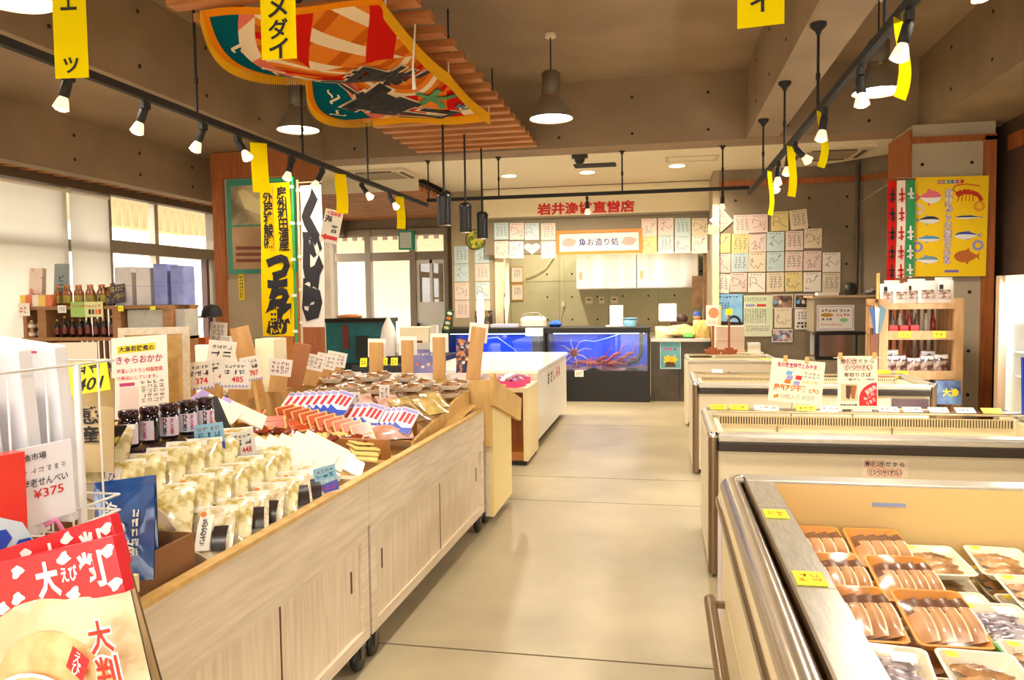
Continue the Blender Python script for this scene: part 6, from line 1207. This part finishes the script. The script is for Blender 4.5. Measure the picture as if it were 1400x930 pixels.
# small shelf at the column with hat, sheet, boxes
t = thing('side_cabinet', 'pale cabinet in front of the left column', 'cabinet', (-4.8, 7.4, 0)); MB().box(-5.1, -4.35, 7.1, 7.7, 0, 1.02).build('cabinet_body', CREAM, t, bevel=.004); MB().box(-5.12, -4.33, 7.08, 7.72, 1.02, 1.05).build('cabinet_top', WOODY, t)
t = thing('black_hat', 'black hat on a stand above the pale cabinet', 'hat', (-4.7, 7.35, 1.05)); MB().tube([(-4.7, 7.35, 1.052), (-4.7, 7.35, 1.4)], .012, 8).build('stand_rod', BROWN, t); MB().lathe([(.11, 0), (.1, .06), (.07, .11), (0, .13)], 16, c=(-4.7, 7.35, 1.4)).build('crown', BLACKM, t); MB().prism([(-.1, 0), (.1, 0), (.07, -.14), (-.07, -.14)], 'z', 1.39, 1.405, Matrix.Translation((-4.7, 7.28, 0))).build('visor', BLACKM, t)
s = card('menu_sheet', 'white menu sheet with fine print standing on the pale cabinet', 'sheet', (-4.6, 7.3, 1.2), (.99, 0, -.1), ZU, .2, .28, PAPER); scrib(s, 0, 0, .15, .22, 6, INKS[0], seed=502)
for i, (x, z, w_, h_, m, lab) in enumerate(((-4.98, 1.052, .18, .12, mat('box_tan', (196, 176, 150), .6), 'tan small box on the pale cabinet'), (-4.74, 1.052, .13, .13, mat('box_orange', (196, 92, 40), .5), 'orange brown small box on the pale cabinet'), (-4.45, 1.052, .12, .14, PAPER, 'white small box on the pale cabinet'))):
    tag(MB().box(x - w_ / 2, x + w_ / 2, 7.18, 7.27, z, z + h_).build('small_box', m, bevel=.003, org=(x, 7.22, z)), lab, 'box')
# ---- back left: teal aquarium, register desk
t = thing('teal_aquarium', 'teal aquarium with a dark rim near the entrance glazing', 'aquarium', (-3.97, 9.7, 0))
MB().box(-4.42, -3.54, 9.45, 9.95, 0, .72).build('cabinet', BLACKM, t); MB().box(-4.4, -3.56, 9.5, 9.9, .72, 1.26).build('tank', mat('teal_glass', (14, 84, 96), .08, col2=(24, 118, 122), scale=3, coat=.8), t); MB().box(-4.42, -3.54, 9.47, 9.93, 1.26, 1.31).build('rim', BLACK, t)
MB().box(-3.98, -3.8, 9.49, 9.5, .76, 1.08).build('rock_shape', mat('rock_dark', (26, 34, 28), .6), t); MB().box(-4.16, -4.08, 9.49, 9.5, .9, 1.22).build('red_reflection', mat('reflection_red', (120, 40, 36), .5), t)  # the red strip is a reflection painted onto the tank front
tag(MB().lathe([(.0, 0), (.16, .005), (.18, .03), (.1, .05), (0, .055)], 14).build('orange_cover', mat('cover_orange', (226, 140, 80), .5)), 'flat orange dish on the teal aquarium', 'dish').location = (-4.12, 9.65, 1.3105)
t = thing('register_desk', 'black desk with drawers beside the teal aquarium', 'desk', (-3.0, 9.4, 0)); MB().box(-3.5, -2.66, 9.1, 9.8, .78, .84).build('desk_top', BLACK, t); MB().box(-3.48, -3.1, 9.12, 9.78, 0, .78).build('drawer_block', mat('desk_dark', (44, 40, 38), .5), t); MB().box(-2.72, -2.68, 9.12, 9.78, 0, .78).build('side_panel', BLACK, t)
t = thing('white_register', 'white boxy register on the black desk', 'register', (-3.05, 9.4, .84)); MB().box(-3.3, -2.8, 9.2, 9.6, .84, 1.0).build('drawer_unit', mat('register_grey', (206, 200, 186), .4), t, bevel=.006); MB().box(-3.28, -2.9, 9.25, 9.55, 1.0, 1.2).build('body', CREAM, t, bevel=.01); MB().box(-2.88, -2.8, 9.28, 9.36, 1.0, 1.22).build('printer', mat('register_grey', (0, 0, 0)), t); MB().box(-3.1, -2.98, 9.245, 9.25, 1.0, 1.03).build('label', BROWN, t)
t = thing('white_bottle_bag', 'pale tall pointed bag standing at the desk edge', 'bag', (-3.42, 9.2, .84)); MB().lathe([(.1, 0), (.11, .2), (.08, .36), (.02, .48), (.0, .5)], 12, c=(-3.42, 9.22, .84)).build('bag_body', mat('bag_pale', (226, 216, 206), .4), t)
t = thing('hanging_sign_box', 'small green and white exit style box hanging in front of the entrance transom', 'sign', (-4.25, 12.5, 2.5)); MB().box(-4.4, -4.14, 12.45, 12.55, 2.4, 2.72).build('box_body', mat('box_green', (60, 190, 150), .5), t); MB().box(-4.37, -4.17, 12.44, 12.45, 2.43, 2.69).build('white_face', mat('sign_white', (240, 255, 250), .5), t); MB().tube([(-4.27, 12.5, 2.72), (-4.27, 12.5, 3.09)], .006, 6).build('rod', BLACKM, t)
for i in range(4):
    s = card('yellow_tag', 'bright yellow tag in the row on the dark bin by the desk, %s from left' % nth(i), 'tag', (-2.6 + .1 * i - .32, 7.15 + .02 * i, .93), (.98, .1, 0), (0, .3, 1), .07, .09, YELC, 'yellow tags by the desk'); scrib(s, 0, 0, .05, .05, 2, INK, seed=510 + i)
t = thing('dark_bin', 'low dark display bin with yellow tags behind the second cart', 'bin', (-2.78, 7.4, 0)); MB().box(-3.05, -2.5, 7.18, 7.6, 0, .88).build('bin_body', mat('bin_dark', (50, 46, 38), .5), t, bevel=.004); MB().box(-3.05, -2.5, 7.16, 7.18, .82, .9).build('front_rail', BLACK, t)
# ---------------------------------------------------------------- right: island freezers
def freezer(label, x0, x1, y0, y1, h, floor_z, rail='near', liner=BEIGE):
    t = thing('island_freezer', label, 'freezer', ((x0 + x1) / 2, (y0 + y1) / 2, 0))
    w = .1
    for a in ((x0, x0 + .02, y0 + .02, y1 - .02), (x1 - .02, x1, y0 + .02, y1 - .02)): MB().box(*a, .04, h - .04).build('end_panel', BEIGE, t, bevel=.003)
    for a in ((x0 + .02, x1 - .02, y0, y0 + .02), (x0 + .02, x1 - .02, y1 - .02, y1)): MB().box(*a, .04, h - .04).build('long_panel', BEIGE, t, bevel=.003)
    MB().box(x0 + .05, x1 - .05, y0 + .05, y1 - .05, 0, .06).build('plinth', BLACKM, t)
    for a in ((x0 + .02, x0 + w, y0 + .02, y1 - .02), (x1 - w, x1 - .02, y0 + .02, y1 - .02), (x0 + w, x1 - w, y0 + .02, y0 + w), (x0 + w, x1 - w, y1 - w, y1 - .02)): MB().box(*a, floor_z, h - .03).build('liner_wall', liner, t)
    MB().box(x0 + .02, x1 - .02, y0 + .02, y1 - .02, floor_z - .03, floor_z).build('liner_floor', liner, t)
    for sx in (x0, x1):
        MB().tube([(sx + (.03 if sx == x0 else -.03), y0 + .02, h - .01), (sx + (.03 if sx == x0 else -.03), y1 - .02, h - .01)], .03, 14).build('side_rail', STEEL, t)
    MB().box(x0 + .03, x1 - .03, y0 - .005, y0 + .09, h - .02, h + .005).build('near_rim', STEEL, t, bevel=.004)
    MB().box(x0 + .03, x1 - .03, y1 - .1, y1, h - .0, h + .02).build('far_rim', CHROME, t, bevel=.004)
    return t
def posts(t, x0, x1, y0, y1, h):
    for sx in (x0, x1):
        MB().tube([(sx + (.025 if sx == x0 else -.025), y0 + .005, .02), (sx + (.025 if sx == x0 else -.025), y0 + .005, h - .01)], .028, 12).build('corner_post', BRONZE, t)
        MB().lathe([(.034, 0), (.034, .02), (.03, .03)], 12, c=(sx + (.025 if sx == x0 else -.025), y0 + .005, h - .012)).build('post_cap', CHROME, t)
    MB().box(x0 + .05, x1 - .05, y0 - .03, y0 - .0, h - .035, h - .002).build('steel_moulding', STEEL, t, bevel=.006)
    MB().box(x0 + .05, x1 - .05, y0 - .035, y0, h - .085, h - .035).build('bumper_strip', mat('bumper_dark', (50, 38, 30), .35), t, bevel=.006)
def grille(t, x0, x1, y, z0, z1):
    g = MB().box(x0, x1, y - .004, y, z0, z1).build('air_grille', mat('grille_back', (100, 82, 58), .7), t); n = int((x1 - x0) / .016); b = MB()
    for k in range(n): b.box(x0 + .016 * k, x0 + .016 * k + .007, y - .012, y - .004, z0, z1)
    b.box(x0, x1, y - .014, y - .004, z1 - .006, z1).box(x0, x1, y - .014, y - .004, z0, z0 + .006); b.build('grille_bars', mat('grille_bar', (214, 192, 148), .5), g, kind='stuff')
# second freezer from the near end (honeycomb grille, cards on the far rim)
f2 = freezer('long island freezer with an air grille and price cards along its far rim', .25, 2.2, 4.27, 5.18, .79, .4, liner=CREAM); posts(f2, .25, 2.2, 4.27, 5.18, .79); grille(f2, .36, 2.08, 5.075, .715, .775)
MB().box(1.55, 1.61, 5.07, 5.075, .6, .63).build('maker_plate', mat('plate_blue', (60, 70, 120), .5), f2)
MB().box(.72, .724, 5.06, 5.08, .4, .71).box(1.4, 1.404, 5.06, 5.08, .4, .71).build('liner_seam', GREYF, f2, kind='stuff')
s = card('freezer_sticker', 'pinkish sticker with circled characters on the near panel of the grille freezer', 'sticker', (1.147, 4.2698, .63), XR, ZU, .225, .095, mat('sticker_pink', (240, 218, 190), .5), t=.002)
for row, st, y in ((0, '骨抜きだから', .022), (1, '食べやすい', -.022)):
    for k, c_ in enumerate(st):
        x = -.085 + .034 * k + .017 * row; rg = MB()
        if not (row == 0 and k > 2):
            for q in range(12): a0, a1 = 2 * PI * q / 12, 2 * PI * (q + 1) / 12; rg.strokes([(x + .017 * math.cos(a0), y + .019 * math.sin(a0), x + .017 * math.cos(a1), y + .019 * math.sin(a1))], .003)
            rg.build('ring_print', mat('ring_red', (210, 80, 70), .5), s)
        txt(s, c_, x, y, .022, .024, INK, bold=.02, z=.002)
for i, (x, m, w_) in enumerate(((.36, YELC, .1), (.49, YELC, .11), (.66, PAPER, .15), (.9, YELC, .12), (1.05, PAPER, .13), (1.23, PAPER, .12), (1.39, PAPER, .12), (1.53, PAPER, .11), (1.68, PAPER, .11), (1.83, PAPER, .11), (1.98, YELC, .11))):
    s = card('rim_price_card', '%s price card lying on the far rim of the grille freezer, %s from the left' % ('yellow' if m is YELC else 'white', nth(i)), 'price card', (x, 5.115, .822), XR, (0, .9, .42), w_, .062, m, 'price cards on the far freezer rim', t=.002); scrib(s, 0, 0, w_ * .8, .03, 1, INKS[0] if m is PAPER else INKS[2], seed=600 + i)
# pop cards on stands
def popstand(nm, label, c, right, up, w_, h_, base, m=PAPER):
    s = card(nm, label, 'card', c, right, up, w_, h_, mat('pop_cream', (244, 232, 206), .55), t=.004); return s
s = popstand('dried_fish_card', 'white handwritten card with orange characters on a stand over the grille freezer', (.84, 5.1, .995), (.975, 0, -.095), (.1, .05, .99), .325, .275, None)
txt(s, '旬の献立特選とみやま', -.005, .1, .24, .034, MAG, bold=.03); txt(s, '房州アジ干物', -.035, -.045, .2, .045, mat('letter_orange', (226, 110, 20), .5), bold=.05); txt(s, '(大)', .11, -.052, .06, .035, mat('letter_orange', (0, 0, 0)), bold=.03); txt(s, '10枚入り 972円', .015, -.1, .2, .035, INKS[2], bold=-.005); txt(s, '太陽干物', .08, .0, .1, .02, mat('letter_gold', (226, 186, 70), .5))
MB().flat([(-.13, -.1), (-.1, -.09), (-.1, -.11), (-.13, -.12)]).build('fish_print', ORANGE, s); scrib(s, .09, .045, .1, .04, 2, INKS[0], seed=620)
for k, (x, y, m) in enumerate(((-.05, .05, SKYB), (-.045, .02, LAV), (-.055, -.005, ORANGE), (.0, .055, PAPER), (.01, .025, RED), (.0, -.01, LAV))): MB().flat([(x - .02, y - .012), (x + .018, y - .015), (x + .022, y + .012), (x - .014, y + .014)]).build('sardine_print', m, s)
for x in (-.08, .05):
    k_ = MB().box(x - .012, x + .012, .12, .16, -.012, .008).build('wooden_clip', WOODY, s, bevel=.003)
MB().tube([(-.01, -.1, -.012), (-.01, -.23, -.012)], .004, 6).tube([(-.01, -.23, -.012), (-.01, -.335, -.012)], .006, 6).build('stand_rod', mat('rod_brass', (186, 160, 90), .4, .5), s)
s = popstand('boneless_fish_card', 'white card with red quarter circle and fish photo on a stand over the grille freezer', (1.205, 5.1, .99), (.999, 0, .01), (-.01, .05, .99), .235, .335, None)
for row, (st, x0, dx, y) in enumerate((('骨抜きだから', -.085, .034, .135), ('食べやすい', -.065, .034, .095))):
    for k, c_ in enumerate(st):
        x = x0 + dx * k
        if not (row == 0 and k > 2):
            rg = MB()
            for q in range(12): a0, a1 = 2 * PI * q / 12, 2 * PI * (q + 1) / 12; rg.strokes([(x + .016 * math.cos(a0), y + .018 * math.sin(a0), x + .016 * math.cos(a1), y + .018 * math.sin(a1))], .003)
            rg.build('ring_print', mat('ring_red', (0, 0, 0)), s)
        txt(s, c_, x, y, .024, .025, INK, bold=.01, z=.002)
txt(s, '骨取りさば', .0, .05, .16, .028, INKS[2], bold=.03); txt(s, '一夜干し', -.03, .02, .1, .016, INK); txt(s, '(千葉県産)', .07, .02, .06, .012, INK)
MB().flat([(-.1, -.115), (-.0, -.115), (-.0, -.005), (-.1, -.005)]).build('photo_print', mat('photo_pale', (206, 190, 150), .4), s)
for k in range(2): MB().flat([(-.07 + .03 * k, -.095), (-.05 + .03 * k, -.105), (-.03 + .025 * k, -.02), (-.07 + .03 * k, -.015)], .002).build('fillet_print', BROWN if k == 0 else mat('fillet_tan', (160, 96, 50), .5), s)
MB().flat([(.008, -.145), (.112, -.145), (.112, -.0), (.085, -.002)] + [(.112 - .104 * math.cos(a), -.1 + .1 * math.sin(a)) for a in (1.2, 1.0, .8, .6, .4, .2, 0)]).build('red_quarter', RED, s)
txt(s, '業務用', .075, -.045, .07, .03, FW, rot=.6, z=.003); txt(s, 'もこの', .065, -.085, .07, .022, FW, rot=.6, z=.003); txt(s, 'うまさ', .075, -.118, .06, .022, FW, rot=.6, z=.003); txt(s, '房州の味市場', -.055, -.14, .1, .014, INK, bold=.03)
for x in (-.1, .1): MB().box(x - .012, x + .012, .15, .19, -.012, .008).build('wooden_clip', WOODY, s, bevel=.003)
MB().box(-.14, .14, .155, .16, -.012, -.006).build('clip_bar', PAPER, s); MB().tube([(-.03, -.1, -.012), (-.03, -.34, -.012)], .005, 6).build('stand_rod', mat('rod_brass', (0, 0, 0)), s)
s = card('dark_photo_card', 'dark blue photo card standing at the right end of the grille freezer', 'card', (2.3, 5.25, .92), (.98, .15, 0), (0, .06, 1), .22, .44, mat('card_navy', (34, 26, 40), .4, col2=(60, 40, 40), scale=4)); MB().flat([(-.11, -.22), (-.1, -.22), (-.1, .22), (-.11, .22)]).build('blue_edge', BLUE, s); MB().flat([(-.08, -.15), (.09, -.18), (.09, .0), (-.02, .02)]).build('plate_print', PAPER, s); MB().flat([(-.03, -.02), (.07, -.03), (.06, .05), (-.01, .06)], .002).build('tuna_print', mat('tuna_red', (176, 50, 44), .5), s)
tag(MB().box(2.21, 2.5, 5.05, 5.4, 0, .698).build('side_stand', BEIGE, bevel=.004, org=(2.35, 5.2, 0)), 'beige stand beside the right end of the grille freezer', 'stand')

# third and fourth freezers
f3 = freezer('third island freezer from the near end with a metal plate on its front', .26, 2.2, 6.75, 7.6, .79, .4, liner=CREAM); posts(f3, .26, 2.2, 6.75, 7.6, .79); grille(f3, .37, 2.09, 7.495, .735, .775)
MB().box(1.86, 2.14, 6.742, 6.75, .6, .68).build('metal_plate', mat('plate_steel', (150, 130, 130), .25, .8, col2=(110, 90, 110), scale=4), f3)
s = card('rim_price_card', 'yellow price card on the far rim of the freezer with the metal plate', 'price card', (2.0, 7.55, .825), XR, (0, .9, .42), .12, .06, YELC, t=.002); scrib(s, 0, 0, .08, .03, 1, INKS[2], seed=630)
s = card('rim_price_card', 'white price card on the far rim of the freezer with the metal plate', 'price card', (.52, 7.55, .825), XR, (0, .9, .42), .1, .06, PAPER, t=.002); scrib(s, 0, 0, .08, .03, 1, INKS[0], seed=631)
f4 = freezer('farthest cream island freezer with wooden boats on its rim', .28, 1.34, 9.3, 10.15, .78, .4, liner=CREAM)
for x in (.29, 1.33): MB().tube([(x, 9.31, .02), (x, 9.31, .77)], .02, 10).build('corner_post', CREAM, f4)
s = card('rim_price_card', 'yellow green card at the right end of the farthest freezer', 'price card', (1.2, 9.38, .79), XR, (0, .95, .1), .14, .07, mat('card_lime', (226, 226, 90), .5), t=.002); scrib(s, 0, 0, .1, .04, 2, GREEN, seed=632)
# wooden boats with cards on masts
for i, (x, lab) in enumerate(((.64, 'left'), (.84, 'right'))):
    t = thing('wooden_boat', 'small brown wooden boat stand with a mast on the farthest freezer, %s one' % lab, 'boat', (x, 10.08, .8), 'wooden boats on the farthest freezer')
    MB().prism([(x - .11, .855), (x + .11, .855), (x + .085, .803), (x - .085, .803)], 'y', 10.04, 10.14).build('hull', mat('boat_wood', (150, 70, 24), .5), t, bevel=.006); MB().box(x - .05, x + .05, 10.05, 10.13, .855, .88).build('deck_block', mat('boat_wood', (0, 0, 0)), t)
    MB().box(x - .012, x + .012, 10.08, 10.1, .88, 1.3 if i else 1.16).build('mast', mat('boat_wood', (0, 0, 0)), t)
    if i: MB().box(x - .04, x + .04, 10.07, 10.078, 1.3, 1.38).build('yellow_card', YELC, t)
t = thing('cardboard_box', 'pinkish white cardboard box behind the wooden boats', 'box', (.87, 10.5, .8)); MB().box(.7, 1.06, 10.38, 10.7, .8, 1.14).build('box_body', mat('box_pale', (226, 200, 176), .6), t, bevel=.004); MB().box(.7, 1.06, 10.37, 10.38, .96, .975).build('tape', PINKP, t)
tag(MB().box(.68, 1.3, 10.3, 10.8, 0, .8).build('box_table', CREAM, bevel=.004, org=(1, 10.5, 0)), 'cream table under the pale cardboard box', 'table')
for k in range(3): tag(MB().box(1.1, 1.26, 10.36, 10.56, .8 + .041 * k, .84 + .041 * k).build('white_carton', (PAPER, CREAM, WHITE)[k], bevel=.003, org=(1.18, 10.4, .8)), 'flat white carton in the small stack right of the cardboard box, %s from the bottom' % nth(k), 'carton', 'flat cartons by the cardboard box')

# nearest freezer
X0, X1, Y0, Y1 = .22, 2.3, .35, 3.24
f1 = thing('open_display_freezer', 'nearest open display freezer full of trays of fish, steel rail on the aisle side', 'freezer', (1.2, 1.8, 0))
MB().prism([(X0, Y0), (X1, Y0), (X1, Y1), (X0 + .06, Y1), (X0, Y1 - .12)], 'z', .06, .46).build('lower_body', mat('panel_warm', (228, 208, 164), .4), f1)
PW = mat('panel_warm', (0, 0, 0))
MB().box(X0 + .001, X0 + .03, Y0, Y1 - .12, .46, .76).build('aisle_panel', PW, f1); MB().box(X0 + .06, X1, Y1 - .03, Y1 - .001, .46, .79).build('back_panel', PW, f1); MB().box(X1 - .03, X1, Y0, Y1 - .03, .46, .79).build('far_side_panel', PW, f1); MB().box(X0 + .03, X1 - .03, Y0, Y0 + .03, .46, .79).build('front_panel', PW, f1)
MB().prism([(X0, Y1 - .12), (X0 + .03, Y1 - .12), (X0 + .08, Y1 - .03), (X0 + .06, Y1)], 'z', .46, .76).build('corner_chamfer', PW, f1)
MB().box(X0 - .003, X0, Y1 - .3, Y1 - .125, .08, .75).build('corner_panel', mat('panel_lavender', (222, 208, 214), .4), f1)
MB().box(X0 + .19, X0 + .21, Y0 + .03, Y1 - .1, .44, .8).build('liner_wall', WELL, f1); MB().box(X0 + .19, X1 - .03, Y1 - .1, Y1 - .085, .44, .8).build('liner_wall', WELL, f1); MB().box(X0 + .19, X1 - .03, Y0 + .03, Y1 - .1, .42, .44).build('liner_floor', WELL, f1)
MB().tube([(X0 + .05, Y0, .775), (X0 + .05, Y1 - .09, .775), (X0 + .09, Y1 - .03, .775)], .042, 18).build('aisle_rail', mat('rail_steel', (188, 174, 154), .24, .75), f1)
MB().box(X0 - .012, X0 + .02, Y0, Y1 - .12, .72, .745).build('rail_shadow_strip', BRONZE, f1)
MB().box(X0 + .1, X0 + .108, Y0, Y1 - .06, .79, .812).build('rail_lip', BRONZE, f1); MB().box(X0 + .108, X0 + .21, Y0, Y1 - .085, .795, .808).build('flat_ledge', mat('ledge_steel', (206, 198, 184), .28, .6, col2=(186, 178, 164), scale=14, stretch=(10, 1, 1)), f1)
for y in (1.2, 2.0, 2.75): MB().box(X0 + .108, X0 + .21, y, y + .002, .808, .8085).build('ledge_joint', BRONZE, f1)
MB().box(X0 + .06, X1, Y1 - .1, Y1, .797, .812).build('back_rim', STEEL, f1, bevel=.004)
MB().tube([(X0 - .05, Y0, .43), (X0 - .05, 2.84, .43)], .022, 12).build('bumper_rail', BRONZE, f1)
for y in (1.0, 2.0, 2.8): MB().box(X0 - .05, X0, y - .012, y + .012, .42, .44).build('bumper_bracket', BRONZE, f1)
MB().box(X0 + .06, X1 - .05, Y0 + .05, Y1 - .08, 0, .06).build('plinth', BLACKM, f1)
l_ = MB().box(.8, .92, Y1 - .106, Y1 - .1, .724, .738).build('liner_label', mat('label_bluewhite', (150, 160, 190), .4), f1)
MB().box(.3, 1.9, .6, 1.0, .44, .46).build('floor_rack', GREYF, f1)
for i, y in enumerate((2.66, 2.06)):
    s = card('ledge_price_card', 'yellow price card on the flat steel ledge of the nearest freezer, %s' % ('farther one', 'nearer one')[i], 'price card', (X0 + .135 + .02, y, .812), (1, 0, 0), (0, 1, 0), .075, .1, YELC, 'yellow price cards on the steel ledge', t=.002); scrib(s, 0, 0, .06, .06, 2, ORANGE, seed=640 + i)
# trays
def tray_mesh(w, d, h, m, lip=.012):
    mb = MB(); P = lambda s, z: [(s * 0 + x, y, z) for x, y in ((-w / 2 + s, -d / 2 + s), (w / 2 - s, -d / 2 + s), (w / 2 - s, d / 2 - s), (-w / 2 + s, d / 2 - s))]
    def rr(ins, z, n=3):
        o_ = []; R_ = .02
        for cx, cy, a0 in ((w / 2 - ins - R_, d / 2 - ins - R_, 0), (-w / 2 + ins + R_, d / 2 - ins - R_, PI / 2), (-w / 2 + ins + R_, -d / 2 + ins + R_, PI), (w / 2 - ins - R_, -d / 2 + ins + R_, 1.5 * PI)):
            for k in range(n + 1): a = a0 + PI / 2 * k / n; o_.append((cx + R_ * math.cos(a), cy + R_ * math.sin(a), z))
        return o_
    R_ = [rr(.03, 0), rr(.012, h * .8), rr(0, h), rr(0, h + .003), rr(.008, h + .003), rr(.016, h * .8), rr(.034, .005)]; n = len(R_[0])
    for A, B in zip(R_, R_[1:]): mb.add(A + B, [(k, (k + 1) % n, n + (k + 1) % n, n + k) for k in range(n)])
    mb.add(R_[0], [tuple(range(n - 1, -1, -1))]); mb.add(R_[-1], [tuple(range(n))]); return mb
ORT = mat('orange_tray', (226, 146, 52), .4); WHT = mat('white_tray', (246, 236, 214), .4)
FL1 = mat('fillet_flesh', (206, 158, 110), .3, col2=(174, 118, 76), scale=9, coat=.5, lo=.4, hi=.65); FL2 = mat('fillet_skin', (110, 70, 50), .25, coat=.5); FED = mat('fillet_edge', (240, 220, 190), .4)
FB = mat('dried_brown', (200, 152, 98), .35, col2=(142, 96, 56), scale=16, coat=.4, lo=.4, hi=.62); FSL = mat('dried_silver', (120, 104, 120), .2, col2=(206, 196, 206), scale=18, coat=.8, lo=.42, hi=.58)
def make_fillet_tray():
    t = thing('orange_tray', 'x', 'tray'); tray_mesh(.2, .27, .035, ORT).build('tray_body', ORT, t)
    for k in range(4):
        x = -.062 + .041 * k
        mb = MB(); mb.grid(10, 8, lambda u, v: (x + (u - .5) * .062 + .012 * math.sin(PI * v), -.1 + .2 * v, .012 + .02 * u + .012 * math.sin(PI * u) * math.sin(PI * v) ** .5 + .002 * k), mf=lambda u, v: 1 if v > .8 or (v > .62 and u < .4) else (2 if u > .93 else 0)); mb.grid(1, 1, lambda u, v: (x + (.5 - u) * .055, -.09 + .18 * v, .01))
        mb.build('fillet', [FL1, FL2, FED], t)
    MB().grid(5, 6, lambda u, v: ((u - .5) * .19, (v - .5) * .26, .04 + .012 * math.sin(PI * u) * math.sin(PI * v))).build('film', FILM, t); return t
def make_fish_tray(v):
    t = thing('white_tray', 'x', 'tray'); tray_mesh(.19, .25, .03, WHT).build('tray_body', WHT, t); rr_ = random.Random(v); m = FSL if v == 1 else FB
    for k in range(3 if v != 1 else 4):
        y = -.06 + (.055 if v != 1 else .04) * k; L = .14; 
        mb = MB(); mb.grid(10, 5, lambda u, w_: ((u - .5) * L, y + (w_ - .5) * .06 * (math.sin(PI * min(1, u * 1.05 + .02)) ** .6 + .1) + .012 * math.sin(3 * u + k), .012 + .018 * math.sin(PI * u) * math.sin(PI * w_) + .003 * k + .003 * math.sin(20 * u + 7 * w_))); mb.build('dried_fish', m, t)
    MB().grid(5, 6, lambda u, w_: ((u - .5) * .18, (w_ - .5) * .24, .034 + .01 * math.sin(PI * u) * math.sin(PI * w_))).build('film', FILM, t)
    MB().flat([(-.075, .075), (-.045, .075), (-.045, .1), (-.075, .1)], .041).build('yellow_sticker', YEL, t)
    if v != 2: MB().flat([(.0, .03), (.06, .03), (.06, .075), (.0, .075)], .047).build('white_label', PAPER, t)
    return t
FT = Proto(make_fillet_tray()); WT = [Proto(make_fish_tray(v)) for v in range(3)]
cn_ = ['left', 'second']
def shing(x, y, z, rz, tilt): return Matrix.Translation((x, y, z)) @ RZ(rz) @ RX(tilt)
for lay in range(2):
    for c_, x in enumerate((.552, .766)):
        for r_, y in enumerate((2.96, 2.65, 2.34)):
            z = .485 + .1 * lay
            FT.put(shing(x + (.012 if lay else -.005), y + (.0 if lay else .02), z, (.03 if lay else .06), .22), 'orange fillet tray, %s column from ledge, %s row from back, %s layer' % (cn_[c_], nth(r_), ('lower', 'upper')[lay]), 'orange trays of fish fillets')
n_ = 0
for lay in range(2):
    for c_, x in enumerate((.985, 1.2, 1.415, 1.63)):
        for r_, y in enumerate((2.98, 2.7, 2.42, 2.15)):
            v = 1 if (r_ == 2 and c_ == 0) or (r_ == 3 and c_ == 1) else (0 if (r_ + c_ + lay) % 2 else 2)
            if lay and (r_ * 4 + c_) in (4, 3, 11): continue
            WT[v].put(shing(x + random.uniform(-.01, .01), y + random.uniform(-.01, .01), .475 + .07 * lay + random.uniform(0, .004), random.uniform(-.1, .08), .1), 'white dried fish tray, %s column past orange ones, %s row from back, %s layer' % (nth(c_), nth(r_), ('lower', 'upper')[lay]), 'white trays of dried fish')
for lay in range(2):
    for c_, x in enumerate((.55, .77)):
        for r_, y in enumerate((2.02, 1.74)):
            WT[(c_ + r_ + 1) % 3].put(shing(x + .02 * lay, y, .485 + .08 * lay, -.12 + .1 * c_, .14), 'white tray in front of the orange trays, %s column, %s row, %s layer' % (nth(c_), nth(r_), ('lower', 'upper')[lay]), 'white trays nearest to the ledge')
tag(MB().box(.877, .885, 2.1, 3.1, .44, .6).build('green_divider', mat('divider_green', (70, 140, 50), .5), org=(.88, 2.5, .44)), 'green divider strip between orange and white trays', 'divider')
